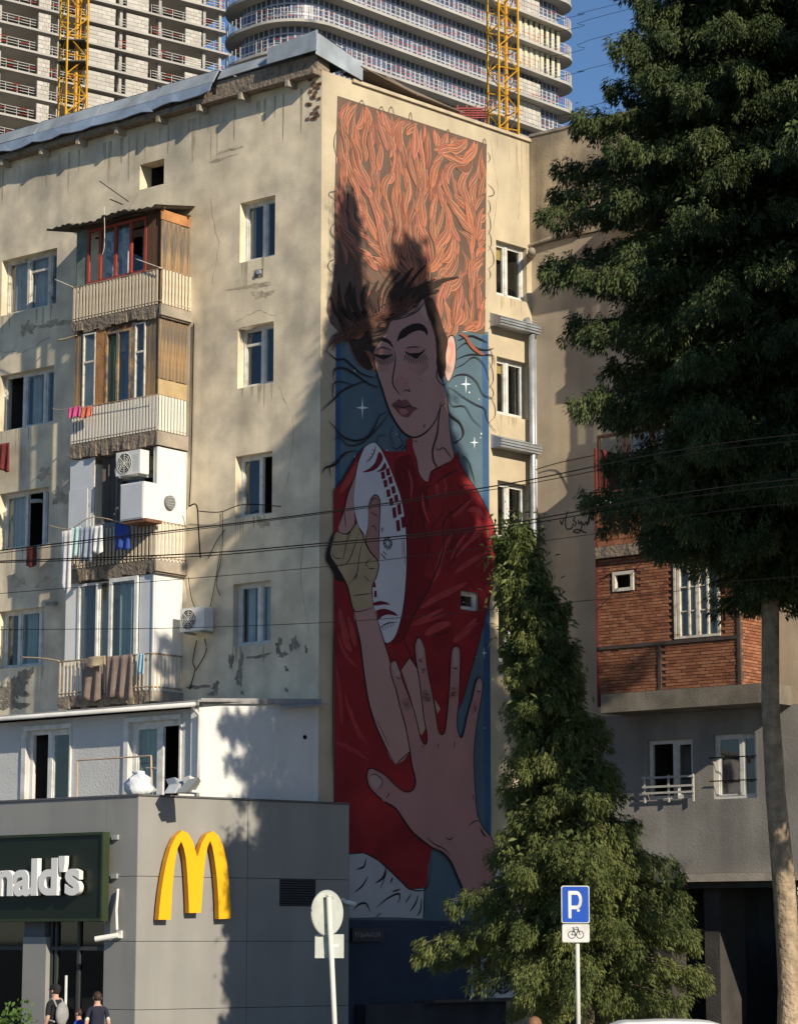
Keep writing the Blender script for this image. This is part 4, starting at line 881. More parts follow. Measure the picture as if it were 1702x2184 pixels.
# ------------------------------------------------------------------ overhead wires between two poles
POL = {}
def utility_pole(x, y, h, label):
    t = thing('utility_pole', label, 'pole', (x, y, 0), 'utility poles carrying the street wires'); g = MB(); g.tube([Vector((x, y, 0)), Vector((x, y, h))], .16, 12, r2=.11); part('post', g, concrete_m, t)
    g = MB(); 
    for z in (h - .4, h - 1.3): g.hexa([Vector((x - .06, y - 1, z)), Vector((x + .06, y - 1, z)), Vector((x + .06, y + 1, z)), Vector((x - .06, y + 1, z)), Vector((x - .06, y - 1, z + .1)), Vector((x + .06, y - 1, z + .1)), Vector((x + .06, y + 1, z + .1)), Vector((x - .06, y + 1, z + .1))])
    part('crossarm', g, grey_metal, t)
YW = 37.0
utility_pole(-11.5, YW, 9.6, 'grey concrete utility pole at the west end of the wires'); utility_pole(14.5, YW, 12.4, 'grey concrete utility pole at the east end of the wires')
WIR = [[(0, 1174), (641, 1099), (1065, 1035), (1702, 926)], [(0, 1180), (641, 1102), (1065, 1042), (1702, 940)], [(0, 1197), (392, 1182), (641, 1163), (1065, 1119), (1702, 1021)], [(0, 1200), (392, 1188), (641, 1168), (1065, 1126), (1702, 1034)], [(0, 1266), (293, 1243), (687, 1209), (1039, 1168), (1272, 1138), (1702, 1072)], [(0, 1343), (393, 1339), (792, 1322), (1176, 1288), (1435, 1262), (1702, 1230)]]
for i, w in enumerate(WIR):
    p = [np.array(q, float) for q in w]; a = p[0] + (p[0] - p[1]) / np.linalg.norm(p[1] - p[0]) * 860; b = p[-1] + (p[-1] - p[-2]) / np.linalg.norm(p[-1] - p[-2]) * 450
    a[1] += 0; pts = [at(*q, YW + .1 * i) for q in [a] + p + [b]]; pts[0].x = -11.5; pts[-1].x = 14.5
    cable(pts, (.010, .006, .010, .008, .005, .005)[i], ('thick black street wire, topmost of those crossing the mural drum', 'thin black street wire just under the topmost thick one', 'thick black street wire passing over the thumb on the mural drum', 'thinner black street wire running just below the one over the thumb', 'thin single street wire passing over the lower bandage of the mural', 'thin lowest street wire crossing the bottom tip of the mural drum')[i], 'overhead street wires', 'overhead_wire', k=5, smooth=8)
for i, (y0, y1) in enumerate(((30, 5), (55, 22), (105, 65), (152, 128), (235, 208))):
    cable([at(1180, y0 + 14, 90), at(1245, y0, 90), at(1330, y1, 90), at(2300, y1 - 230, 90)], .009, 'thin dark wires against the blue sky', 'wires in the sky gap', 'overhead_wire', k=4)
cable([R2.P(*R2.px(1276, 1238, 1.1), 1.1), R2.P(*R2.px(1400, 1165, 1.1), 1.1) , at(1440, 1130, 55), at(1702, 1000, 40), at(2300, 800, 37)], .012, 'slanting wire attached to the brick balcony', None, 'overhead_wire')

# ------------------------------------------------------------------ street signs
def at_(x, y, Y): return at(x, y, Y)
sg_white = M('sign_face_grey', (.50, .525, .48), .5, .12, 6, .03, streak=.15)
pole_m = M('sign_post_paint', (.62, .61, .54), .55, .06, 2, .02)
YR = 35.0; t = thing('round_sign', 'round traffic sign seen from behind with a small plate below', 'road sign', at_(717, 2400, YR) * 1)
t.location.z = 0; OFF[t] = Vector(t.location)
c = at_(700, 1947, YR); hd = Vector((cos(radians(45)), sin(radians(45)), 0)); ax = Vector((sin(radians(47)), -cos(radians(47)), 0)); hx = Vector((0, 0, 1)).cross(ax).normalized()
base = Vector((at_(716, 2184, YR).x + .06, YR, .0)); topp = at_(702, 1912, YR) + Vector((0, -.03, 0))
t.location = base; OFF[t] = base.copy()
g = MB(); g.disc(c + ax * -.02 + Vector((0, .03, 0)), ax, (0, 0, 1), .30, .012, 40); dsc = part('plate', g, sg_white, t)
g = MB(); pp = [c + Vector((0, .03, 0)) - ax * .02 + (Vector((0, 0, 1)) * cos(a) + hx * sin(a)) * .302 for a in np.linspace(0, 2 * pi, 41)]; g.tube(pp, .012, 6); part('rim', g, grey_metal, dsc)
g = MB(); g.tube([base, topp + Vector((0, -.05, 0))], .036, 12); g.tube([topp + Vector((0, -.05, 0)), topp + Vector((0, -.05, .02))], .04, 12); part('post', g, pole_m, t, True)
pc = at_(703, 2018, YR); g = MB(); FP = Fr((pc.x, pc.y + .03), 90 - 12); g.box(FP, -.2, .2, pc.z - .16, pc.z + .16, -.02, -.008); p2 = part('plate', g, sg_white, t)
g = MB(); g.box(FP, .05, .13, pc.z - .015, pc.z + .03, -.0075, -.006); part('sticker', g, white_pvc, p2)
g = MB()
for zc in (c.z + .2, c.z - .17, pc.z + .1, pc.z - .1): g.box(FP, -.06, .05, zc - .015, zc + .015, -.006, .03)
part('clamp', g, grey_metal, t)
# parking sign
YP = 40.0; base = Vector((at_(1232, 2100, YP).x, YP, .13)); t = thing('parking_sign', 'blue parking sign with a white P and a bicycle plate below', 'road sign', base)
FQ = Fr((base.x, base.y), 90 - 4)
blue = M('sign_blue', (.012, .075, .42), .4, .03, 2, 0); inkm = M('sign_black', (.02, .02, .02), .5)
def ppx(x, y): return FQ.px(x, y, .05)
(a, z1), (b, z0) = ppx(1196, 1889), ppx(1257, 1969)
def rrect(a, b, c, d, r, k=5):
    out = []
    for cx, cy, s in ((b - r, d - r, 0), (a + r, d - r, 1), (a + r, c + r, 2), (b - r, c + r, 3)):
        for i in range(k + 1): q = pi / 2 * (s + i / k); out.append((cx + r * cos(q), cy + r * sin(q)))
    return out
g = MB(); g.prism(FQ, rrect(a, b, z0, z1, .035), .05, .064); pl = part('plate', g, white_pvc, t)
g = MB(); g.prism(FQ, rrect(a + .014, b - .014, z0 + .014, z1 - .014, .03), None, .067); part('blue_field', g, blue, pl)
w, h = b - a, z1 - z0
def stroke(mb, F, pts, wd, n, closed=False, m=0):
    for p, q in zip(pts[:-1], pts[1:]):
        d = Vector((q[0] - p[0], q[1] - p[1])); 
        if d.length < 1e-6: continue
        d.normalize(); e = d * wd * .35; s = (-d.y * wd / 2, d.x * wd / 2)
        mb.face([F.P(p[0] - e.x + s[0], p[1] - e.y + s[1], n), F.P(q[0] + e.x + s[0], q[1] + e.y + s[1], n), F.P(q[0] + e.x - s[0], q[1] + e.y - s[1], n), F.P(p[0] - e.x - s[0], p[1] - e.y - s[1], n)], m)
def band(mb, F, pts, wd, n):
    c = []
    for i, p in enumerate(pts):
        a_, b_ = pts[max(i - 1, 0)], pts[min(i + 1, len(pts) - 1)]; d = Vector((b_[0] - a_[0], b_[1] - a_[1])).normalized(); c.append((F.P(p[0] - d.y * wd / 2, p[1] + d.x * wd / 2, n), F.P(p[0] + d.y * wd / 2, p[1] - d.x * wd / 2, n)))
    for p, q in zip(c[:-1], c[1:]): mb.face([p[0], p[1], q[1], q[0]])
g = MB(); sx = a + w * .30; n_ = .071
arc = lambda r0, r1: [(sx + w * .24 + w * r0 * cos(q), z0 + h * .615 + h * r1 * sin(q)) for q in np.linspace(pi / 2, -pi / 2, 14)]
g.prism(FQ, [(sx - w * .055, z0 + h * .13), (sx - w * .055, z0 + h * .86)] + arc(.195, .245) + [(sx + w * .055, z0 + h * .37), (sx + w * .055, z0 + h * .13)], None, n_, hole=[(sx + w * .055, z0 + h * .76)] + arc(.09, .145) + [(sx + w * .055, z0 + h * .47)])
g.disc(FQ.P(sx + w * .30, z0 + h * .34, n_), FQ.N, (0, 0, 1), w * .055, .002, 14); part('letter', g, white_pvc, pl)
(a, z1), (b, z0) = ppx(1198, 1971), ppx(1257, 2010)
g = MB(); g.prism(FQ, rrect(a, b, z0, z1, .03), .05, .064); p2 = part('plate', g, sg_white, t)
g = MB(); w, h = b - a, z1 - z0; cx, cz_ = (a + b) / 2, z0 + h * .42; rw = h * .20
for s in (-1, 1): stroke(g, FQ, [(cx + s * w * .15 + rw * cos(q), cz_ + rw * sin(q)) for q in np.linspace(0, 2 * pi, 17)], .011, .067)
A_, B_, C_, D_ = (cx - w * .15, cz_), (cx - w * .08, cz_ + h * .3), (cx + w * .09, cz_ + h * .3), (cx, cz_ - h * .02)
for q in ([A_, B_, C_, D_, A_], [B_, D_], [C_, (cx + w * .15, cz_)], [C_, (cx + w * .07, cz_ + h * .40), (cx + w * .01, cz_ + h * .42)], [B_, (cx - w * .09, cz_ + h * .38)], [(cx - w * .13, cz_ + h * .38), (cx - w * .05, cz_ + h * .38)]): stroke(g, FQ, q, .011, .069)
part('bicycle_symbol', g, inkm, p2)
g = MB(); g.prism(FQ, rrect(a + .008, b - .008, z0 + .008, z1 - .008, .025), None, .0655); part('field', g, white_pvc, p2)
g = MB(); g.tube([base, Vector((base.x, base.y, ppx(1230, 1893)[1]))], .034, 12); part('post', g, pole_m, t, True)
g = MB(); 
for zc in (ppx(1230, 1910)[1], ppx(1230, 1950)[1], ppx(1230, 1990)[1]): g.box(FQ, -.06, .06, zc - .015, zc + .015, .03, .049)
part('clamp', g, grey_metal, t)
# ------------------------------------------------------------------ the mural, painted coat over coat on the wall
mur = thing('mural', 'tall mural of a red haired figure in a red robe holding a white drum', 'mural', R.P(3.2, 3.05, .004))
k_ = .2513
def zr1(x, y): return R.px(677.1 + x * .2611, 178.2 + y * .2611)
def zr2(x, y): return R.px(677.1 + x * k_, 605.8 + y * k_)
def zr3(x, y): return R.px(677.1 + x * k_, 926.6 + y * k_)
def zr4(x, y): return R.px(677.1 + x * k_, 1318.6 + y * k_)
def zr5(x, y): return R.px(677.1 + x * k_, 1675 + y * k_)
LAY = [.004]
def coat(): LAY[0] += .0006; return LAY[0]
def paint(name, fn, pts, mat, smooth=4, n=None, closed=True):
    P_ = [fn(*p) if fn else p for p in pts]; P_ = [tuple(q) for q in cr(P_, smooth, True)] if smooth else P_
    g = MB(); g.prism(R, P_, None, n or coat()); return part(name, g, mat, mur)
def ribbon(g, pts, w, n, taper=True, m=0, k=6):
    q = cr(pts, k); N = len(q); c = []
    for i, p in enumerate(q):
        d = q[min(i + 1, N - 1)] - q[max(i - 1, 0)]; l = np.hypot(*d) or 1; t = i / (N - 1)
        ww = w * (max(.12, (sin(pi * min(max(t, .02), .98))) ** .6) if taper else 1) / 2
        c.append((p[0] - d[1] / l * ww, p[1] + d[0] / l * ww, p[0] + d[1] / l * ww, p[1] - d[0] / l * ww))
    i0 = len(g.v)
    for a in c: g.v += [R.P(a[0], a[1], n), R.P(a[2], a[3], n)]
    for i in range(N - 1): g.f.append((i0 + 2 * i, i0 + 2 * i + 1, i0 + 2 * i + 3, i0 + 2 * i + 2)); g.m.append(m)
def lines(name, fn, sts, mat, w=.035, taper=True):
    g = MB(); n = coat()
    for i, s in enumerate(sts):
        ww = w
        if isinstance(s, tuple): s, ww = s
        ribbon(g, [fn(*p) for p in s], ww, n + .00001 * i, taper)
    return part(name, g, mat, mur)
def pm(name, c, var=.1, sc=1.2, **kw): return M('paint_' + name, c, .8, var, sc, .12, 25, **kw)
ink = pm('ink', (.022, .017, .018), .05)
skin_p = pm('skin', (.47, .275, .245), .07, .8); skin_d = pm('skin_dark', (.36, .19, .165), .1); skin_l = pm('skin_light', (.55, .36, .30), .05)
robe_p = pm('robe_red', (.29, .020, .024), .35, .7, col2=(.22, .012, .018), c2s=.5, c2t=.55, c2w=.2)
robe_l = pm('robe_highlight', (.40, .055, .055), .2, 2); robe_dk = pm('robe_deep', (.17, .010, .014), .15)
sky_p = pm('night_blue', (.075, .125, .165), .12, .9, col2=(.125, .185, .22), c2s=.35, c2t=.55, c2w=.2)
edge_p = pm('edge_blue', (.04, .10, .21), .15); navy_p = pm('navy_base', (.035, .05, .08), .2, 1)
white_p = pm('white', (.60, .60, .64), .06); grey_p = pm('trouser_grey', (.42, .43, .46), .08); tan_p = pm('bandage', (.40, .32, .19), .12, 2)
maroon_p = pm('maroon', (.16, .012, .025), .1); hair_b = pm('hair_brown', (.135, .088, .066), .12, 2); star_p = pm('star', (.75, .78, .80), .03)

mt = lambda y: R.px(860, y)[1]
uLm, uRm = .5, 5.88
HOLE = [(mw[0], mw[2]), (mw[1], mw[2]), (mw[1], mw[3]), (mw[0], mw[3])]
n0 = coat(); g = MB(); g.prism(R, [(uLm, 3.05), (uRm, 3.05), (uRm, 17.72), (uLm, 16.78)], None, n0, hole=HOLE); part('background', g, sky_p, mur)
n0 = coat(); g = MB()
for a, b in ((uLm, uLm + .16), (uRm - .24, uRm)): g.face([R.P(a, 3.05, n0), R.P(b, 3.05, n0), R.P(b, 16.7 + (b - uLm) * .174, n0), R.P(a, 16.7 + (a - uLm) * .174, n0)])
part('edge_band', g, edge_p, mur)
n0 = coat(); g = MB(); g.face([R.P(uLm - .1, 0.02, n0), R.P(uRm + .1, 0.02, n0), R.P(uRm + .1, 3.05, n0), R.P(uLm - .1, 3.05, n0)]); part('base_band', g, navy_p, mur)
g = MB(); n0 = coat(); rs = random.Random(3)
for i in range(70):
    u, z = rs.uniform(uLm + .1, uRm - .1), rs.uniform(3.3, 16.3); r = rs.choice((.012, .016, .025)); g.face([R.P(u + r * cos(a), z + r * sin(a), n0) for a in np.linspace(0, 2 * pi, 7)[:-1]])
part('star_dots', g, star_p, mur, kind='stuff')
def star(fn, x, y, rx, ry):
    p = []
    for i in range(8):
        a = pi / 4 * i; q = 1 if i % 2 == 0 else .16; p.append((x + rx * q * sin(a), y - ry * q * cos(a)))
    paint('star', fn, p, star_p, 0, n0 + .0003)
for s in ((zr2, 380, 1050, 55, 95), (zr2, 1258, 850, 45, 80), (zr2, 1330, 1345, 38, 55), (zr4, 1412, 295, 24, 55), (zr5, 1175, 975, 30, 70)): star(*s)
# hair
HP = [zr1(163, 100), zr1(1380, 495), zr1(1366, 2045)] + [zr2(*p) for p in ((1410, 430), (1330, 415), (1250, 395), (1180, 420), (1150, 460), (1100, 520), (1060, 600), (1030, 680), (900, 720), (600, 760), (480, 745), (400, 725), (340, 690), (300, 620), (250, 500), (190, 420), (110, 330), (78, 230), (80, 160), (120, 60))] + [zr1(138, 1500), zr1(140, 900)]
nh = coat(); g = MB(); g.prism(R, HP, None, nh); part('hair', g, hair_b, mur)
paint('fringe', zr2, [(890, 130), (870, 60), (760, 40), (600, 60), (400, 120), (200, 200), (180, 330), (260, 480), (330, 640), (420, 730), (478, 700), (470, 600), (500, 540), (450, 500), (470, 440), (560, 400), (600, 320), (700, 270), (800, 215)], pm('fringe', (.04, .024, .019), .3, 3), 3)  # fringe paint: dark hair, darkened further for the tree shadow lying on it
nh = LAY[0]
def inpoly(p, poly):
    c = False; j = len(poly) - 1
    for i in range(len(poly)):
        if (poly[i][1] > p[1]) != (poly[j][1] > p[1]) and p[0] < (poly[j][0] - poly[i][0]) * (p[1] - poly[i][1]) / (poly[j][1] - poly[i][1]) + poly[i][0]: c = not c
        j = i
    return c
src = zr2(900, 330); HR = random.Random(11)
def flow(p):
    d = Vector((p[0] - src[0], p[1] - src[1])); r = d.length; a = math.atan2(d.y, d.x)
    up = pi / 2; wgt = .42 if p[1] > src[1] + .4 else .15
    da = up - a; a2 = a + da * wgt * (1 if abs(da) < 2 else .3)
    v = mnoise.noise(Vector((p[0] * .9, p[1] * .75, 3.1))); a2 += v * 2.3 + .4 * sin(p[1] * 3.2 + p[0] * 2)
    return np.array((cos(a2), sin(a2)))
seeds = []; tries = 0
while len(seeds) < 380 and tries < 40000:
    tries += 1; p = (HR.uniform(.2, 5.9), HR.uniform(15.2, 22.6))
    if inpoly(p, HP) and all((p[0] - q[0]) ** 2 + (p[1] - q[1]) ** 2 * .6 > .25 ** 2 for q in seeds): seeds.append(p)
HR.shuffle(seeds)
hm = [pm('hair_orange', (.43, .15, .082), .15, 3), pm('hair_peach', (.54, .26, .15), .1, 3), pm('hair_rust', (.26, .085, .05), .15, 3), pm('hair_rose', (.42, .14, .095), .12, 3), hair_b]
g = MB(); n = nh + .0006
for si, s in enumerate(seeds):
    Lh = HR.uniform(.32, .55); path = [np.array(s)]
    p = np.array(s)
    for i in range(6): p = p + flow(p) * Lh / 6; path.append(p)
    p = np.array(s); pre = []
    for i in range(6): p = p - flow(p) * Lh / 6; pre.append(p)
    path = pre[::-1] + path; N = len(path); hw = HR.uniform(.085, .145); cv = HR.uniform(-.09, .09)
    dk = path[6][1] < src[1] + 1.1 and path[6][0] < src[0] + .1; tone = HR.choice((2, 4, 4)) if dk else HR.choice((0, 0, 0, 3, 3, 2)); body = []  # locks near the face toned darker: black hair plus tree shade in the colour
    for i in range(N):
        t = i / (N - 1); d = path[min(i + 1, N - 1)] - path[max(i - 1, 0)]; d = d / np.hypot(*d); body.append((path[i] + np.array((-d[1], d[0])) * cv * sin(pi * t), np.array((-d[1], d[0]))))
    ph = HR.uniform(0, 6); body = [(q + e * .045 * sin(ph + 5.5 * i / N), e) for i, (q, e) in enumerate(body)]
    if dk and HR.random() < .35: continue
    lo_, hi_ = 6, 6
    while lo_ > 0 and inpoly(body[lo_ - 1][0], HP): lo_ -= 1
    while hi_ < N - 1 and inpoly(body[hi_ + 1][0], HP): hi_ += 1
    body = body[lo_:hi_ + 1]; N = len(body)
    if N < 6: continue
    i0 = len(g.v); prof_ = []
    for i, (q, e) in enumerate(body):
        w_ = max(.02, sin(pi * (i / (N - 1)) ** .8) ** .9); prof_.append(next((w_ * c for c in (1, .7, .4, .2) if inpoly(q + e * hw * w_ * c, HP) and inpoly(q - e * hw * w_ * c, HP)), .02))
    for (q, e), w_ in zip(body, prof_): g.v += [R.P(*(q - e * hw * w_), n), R.P(*(q + e * hw * w_), n)]
    for i in range(N - 1): g.f.append((i0 + 2 * i, i0 + 2 * i + 1, i0 + 2 * i + 3, i0 + 2 * i + 2)); g.m.append(tone)
    n += .000012
    for oj, mt_, wd_ in ((-.9, 1, .018), (-.6, 4, .028), (-.2, 4, .022), (.0, 1, .02), (.3, 4, .028), (.6, 2, .02), (.95, 4, .02)):
        if HR.random() < .12: continue
        lo, hi = HR.choice((0, 0, 1, 2)), HR.choice((N, N, N - 1, N - 2)); st = [q + e * hw * w_ * (oj + HR.uniform(-.06, .06) * 0) for (q, e), w_ in zip(body, prof_)][lo:hi]
        ribbon(g, st, wd_, n, True, (2 if dk and mt_ == 1 else mt_), 1); n += .000008
part('hair_strands', g, hm, mur, kind='stuff', fix=False); LAY[0] = n + .001
# bare curls past the painted edge
g = MB(); nc = coat(); i = 0
for t in np.linspace(.03, .98, 16):
    u = uLm + (uRm - uLm) * t; z = 22.6; w = HR.uniform(.1, .3); h = HR.uniform(.06, .22)
    if HR.random() < .7: ribbon(g, [(u - w / 2, z - .02), (u - w * .3, z + h * .8), (u + w * .1, z + h), (u + w / 2, z - .02)], .022, nc + .00002 * i, True); i += 1
for z in np.linspace(15.3, 22.3, 17):
    for u, s in ((uLm, -1), (uRm, 1)):
        if HR.random() < .55: w = HR.uniform(.05, .28); h = HR.uniform(.2, .7); ribbon(g, [(u, z - h / 2), (u + s * w, z - h * .2), (u + s * w * .9, z + h * .2), (u, z + h / 2)], .022, nc + .00002 * i, True); i += 1
part('curl_lines', g, pm('curl_grey', (.12, .10, .08), .1), mur, kind='stuff')
# neck, face, ear
paint('neck', zr2, [(795, 1270), (800, 1400), (830, 1480), (850, 1600), (890, 1668), (935, 1682), (955, 1600), (1010, 1562), (1080, 1520), (1150, 1480), (1130, 1350), (1105, 1150), (1090, 960), (1000, 900), (850, 1100)], skin_p)
paint('face', zr2, [(888, 128), (840, 195), (760, 245), (690, 292), (620, 322), (585, 400), (540, 470), (480, 560), (474, 610), (482, 690), (505, 780), (540, 880), (570, 980), (608, 1085), (660, 1180), (720, 1258), (790, 1300), (850, 1295), (925, 1248), (990, 1165), (1035, 1070), (1075, 1010), (1085, 930), (1060, 860), (1030, 780), (1005, 680), (1000, 540), (978, 410), (940, 300), (908, 190)], skin_p, 4)
paint('forehead_light', zr2, [(900, 190), (925, 290), (905, 300), (870, 230)], skin_l, 3)
paint('cheek_blush', zr2, [(745, 660), (830, 680), (920, 660), (930, 720), (860, 770), (770, 760), (720, 710)], pm('blush', (.43, .235, .20), .1), 4)
paint('cheek_blush', zr2, [(500, 650), (560, 680), (620, 660), (600, 740), (530, 740)], pm('blush', (.43, .235, .20), .1), 4)
paint('nose_blush', zr2, [(650, 830), (690, 770), (740, 800), (760, 860), (720, 900), (690, 930), (655, 890)], pm('blush2', (.42, .215, .195), .1), 4)
paint('eyelid', zr2, [(474, 595), (510, 548), (560, 530), (615, 555), (640, 600), (575, 618), (510, 612)], skin_d, 4)
paint('eyelid', zr2, [(732, 575), (770, 540), (820, 526), (870, 530), (900, 555), (860, 592), (800, 603)], pm('blush2', (.42, .215, .195), .1), 4)
paint('ear', zr2, [(1072, 620), (1085, 510), (1105, 455), (1132, 437), (1155, 465), (1167, 560), (1162, 670), (1140, 760), (1108, 822), (1085, 800), (1072, 710)], skin_l)
paint('ear_fold', zr2, [(1100, 520), (1125, 490), (1145, 530), (1140, 620), (1115, 680), (1105, 640), (1125, 570)], pm('ear_pink', (.60, .27, .19), .1))
paint('eyebrow', zr2, [(668, 490), (690, 415), (740, 368), (815, 336), (880, 342), (920, 382), (928, 438), (895, 405), (850, 395), (790, 415), (730, 455), (695, 470)], ink, 3)
paint('eyebrow', zr2, [(440, 500), (480, 462), (560, 455), (612, 490), (638, 550), (600, 510), (540, 485), (490, 492)], ink, 3)
paint('iris', zr2, [(785, 590), (865, 590), (850, 622), (825, 634), (797, 618)], ink, 3); paint('iris', zr2, [(512, 605), (590, 605), (580, 632), (550, 642), (522, 626)], ink, 3)
paint('eye_glint', zr2, [(800, 600), (818, 595), (815, 612), (800, 615)], pm('glint', (.20, .27, .42), .05), 0); paint('eye_glint', zr2, [(530, 610), (550, 606), (548, 624), (532, 624)], pm('glint', (.20, .27, .42), .05), 0)
paint('lips', zr2, [(620, 1025), (655, 1000), (682, 978), (708, 992), (742, 980), (775, 1012), (800, 1045), (842, 1055), (805, 1085), (770, 1128), (735, 1132), (695, 1112), (660, 1070)], pm('lip', (.20, .075, .075), .25, 6), 3)
paint('lip_light', zr2, [(690, 1060), (740, 1065), (760, 1090), (720, 1110), (690, 1090)], pm('lip_light', (.42, .19, .18), .2, 6), 3)
fl = [([(474, 610), (482, 690), (505, 780), (540, 880), (570, 980), (608, 1085), (660, 1180), (720, 1258), (790, 1300), (850, 1295), (925, 1248), (990, 1165), (1035, 1050), (1080, 1010)], .045),
      ([(640, 550), (655, 640), (640, 740), (630, 840), (658, 898), (690, 940)], .035), [(715, 920), (745, 900), (772, 912), (766, 880)], ([(620, 1025), (680, 1040), (715, 1052), (760, 1040), (845, 1055)], .03),
      ([(732, 575), (780, 600), (830, 605), (870, 590), (905, 555)], .075), ([(470, 600), (520, 615), (575, 618), (632, 600)], .075), [(735, 548), (800, 535), (860, 540)], [(480, 570), (540, 540), (620, 560)]]
for i in range(11):
    t = i / 10; fl.append(([(745 + 150 * t, 590 + 20 * sin(t * 3)), (725 + 210 * t, 650 + 35 * sin(t * 3))], .022)); fl.append(([(482 + 145 * t, 605 + 15 * sin(t * 3)), (472 + 170 * t, 660 + 35 * sin(t * 3))], .02))
fl += [([(1072, 620), (1085, 510), (1105, 455), (1132, 437), (1155, 465), (1167, 560), (1162, 670), (1140, 760), (1108, 822)], .03), ([(800, 1300), (800, 1400), (830, 1480), (850, 1600), (890, 1668), (935, 1682), (955, 1600), (1010, 1562), (1150, 1480), (1130, 1350), (1100, 1130)], .035), [(810, 1330), (840, 1342)], [(890, 1220), (905, 1190)], [(985, 1380), (1020, 1410), (1060, 1390), (1110, 1450), (1140, 1490)]]
lines('face_lines', zr2, fl, ink, .028)['kind'] = 'stuff'
g = MB(); n0 = coat()
for i in range(34):
    x, y = HR.uniform(690, 920), HR.uniform(690, 860); u, z = zr2(x, y); r = HR.uniform(.008, .014); g.face([R.P(u + r * cos(a), z + r * sin(a), n0) for a in np.linspace(0, 2 * pi, 7)[:-1]])
part('freckles', g, pm('freckle', (.30, .14, .12), .1), mur, kind='stuff')
# dark fringe over the brow and loose strands
paint('sideburn', zr2, [(905, 140), (945, 280), (985, 400), (1005, 520), (1012, 640), (1008, 720), (1030, 800), (1062, 790), (1082, 700), (1080, 600), (1098, 480), (1060, 380), (1020, 250), (960, 120)], pm('fringe', (.04, .024, .019), .3, 3), 3)
dl = []
for i in range(30):
    t = i / 29; x0 = 140 + 760 * t; y0 = 330 - 230 * t + HR.uniform(-30, 30); a = -2.2 + 1.5 * t + HR.uniform(-.25, .25); l = HR.uniform(150, 330)
    dl.append(([(x0 - 60 * cos(a), y0 - 60 * sin(a)), (x0 + l * .4 * cos(a - .25), y0 + l * .4 * sin(a - .25)), (x0 + l * cos(a + .1), y0 + l * sin(a + .1))], HR.uniform(.07, .15)))
dl = [(p, w_) for p, w_ in dl if all(inpoly(zr2(*q), HP) for q in p)]
lines('dark_locks', zr2, dl, pm('fringe', (.04, .024, .019), .3, 3), .1)['kind'] = 'stuff'
fr_ = []
for i in range(46):
    t = HR.random(); x0, y0 = 880 - 640 * t + HR.uniform(-20, 20), 110 + 260 * t + HR.uniform(-60, 60); fr_.append(([(x0, y0 - 40), (x0 - 70, y0 + 40 + 40 * t), (x0 - 150, y0 + 70 + 60 * t), (x0 - 240 + 60 * t, y0 + 70 + 130 * t)], HR.uniform(.02, .04)))
lines('fringe_strands', zr2, fr_, pm('hair_rust2', (.11, .048, .032), .2, 4), .03)['kind'] = 'stuff'  # strands darkened along with the fringe, part hair colour, part painted shade
lines('hairline_strands', zr2, [([(900, 150), (840, 230), (740, 280), (640, 310)], .03), ([(870, 170), (800, 240), (700, 270)], .02), ([(600, 320), (560, 380), (470, 410)], .03), ([(590, 360), (540, 420), (460, 450), (440, 520)], .025), ([(920, 250), (980, 350), (1010, 480), (1000, 560)], .03), ([(1010, 500), (1020, 600), (1000, 690)], .02), ([(1040, 620), (1010, 720), (1005, 800), (1060, 860), (1100, 820)], .025), ([(1060, 640), (1030, 760), (1080, 850)], .02)], ink, .03)['kind'] = 'stuff'
lines('loose_strands', zr2, [
    ([(520, 880), (430, 850), (330, 780), (230, 720), (150, 720), (130, 780)], .05), ([(500, 800), (380, 770), (280, 690), (220, 640), (150, 640), (60, 560)], .05), ([(420, 820), (300, 860), (200, 910), (130, 980), (20, 1080)], .045), ([(300, 860), (180, 830), (120, 860), (130, 930)], .03),
    ([(600, 1080), (520, 1120), (470, 1230), (400, 1310), (300, 1330), (200, 1290), (140, 1220), (85, 1160)], .045), ([(610, 1090), (540, 1180), (470, 1260), (370, 1350), (260, 1370), (170, 1300), (130, 1330)], .03), ([(330, 1415), (220, 1440), (150, 1530), (60, 1560), (35, 1610)], .05), ([(240, 1440), (160, 1500), (95, 1560), (110, 1640)], .03),
    ([(1100, 850), (1160, 780), (1260, 770), (1340, 830), (1390, 930), (1440, 960), (1495, 975)], .03), ([(1090, 870), (1150, 900), (1230, 960), (1330, 1020), (1410, 1060), (1425, 1130), (1460, 1200), (1510, 1260)], .03), ([(1100, 900), (1130, 1030), (1240, 1040), (1310, 1150), (1400, 1230)], .025), ([(1170, 560), (1250, 500), (1330, 540), (1420, 560), (1490, 545)], .035), ([(1170, 640), (1270, 600), (1380, 600), (1480, 610), (1495, 690)], .03), ([(1150, 720), (1230, 680), (1320, 620), (1400, 680), (1440, 790), (1450, 880)], .025), ([(1180, 480), (1290, 440), (1380, 470), (1440, 500)], .04), ([(1090, 930), (1110, 1100), (1200, 1180), (1230, 1280), (1150, 1360)], .05), ([(1120, 1100), (1210, 1200), (1220, 1300), (1140, 1350)], .035),
    ([(1040, 1000), (1020, 1150), (1005, 1280), (970, 1400), (975, 1500), (1005, 1560), (1005, 1650)], .05), ([(700, 1230), (690, 1300), (720, 1360), (650, 1400), (600, 1330)], .025), ([(640, 1200), (610, 1280), (650, 1380)], .02), ([(580, 1290), (520, 1290), (500, 1350), (560, 1410)], .02), ([(750, 1320), (740, 1380), (700, 1410)], .03), ([(1200, 1440), (1270, 1500), (1310, 1620), (1330, 1700)], .03)], ink, .03)['kind'] = 'stuff'
paint('ribbon_lock', zr2, [(1190, 425), (1250, 430), (1310, 520), (1380, 580), (1410, 600), (1370, 600), (1290, 540), (1240, 460)], hm[2], 3)
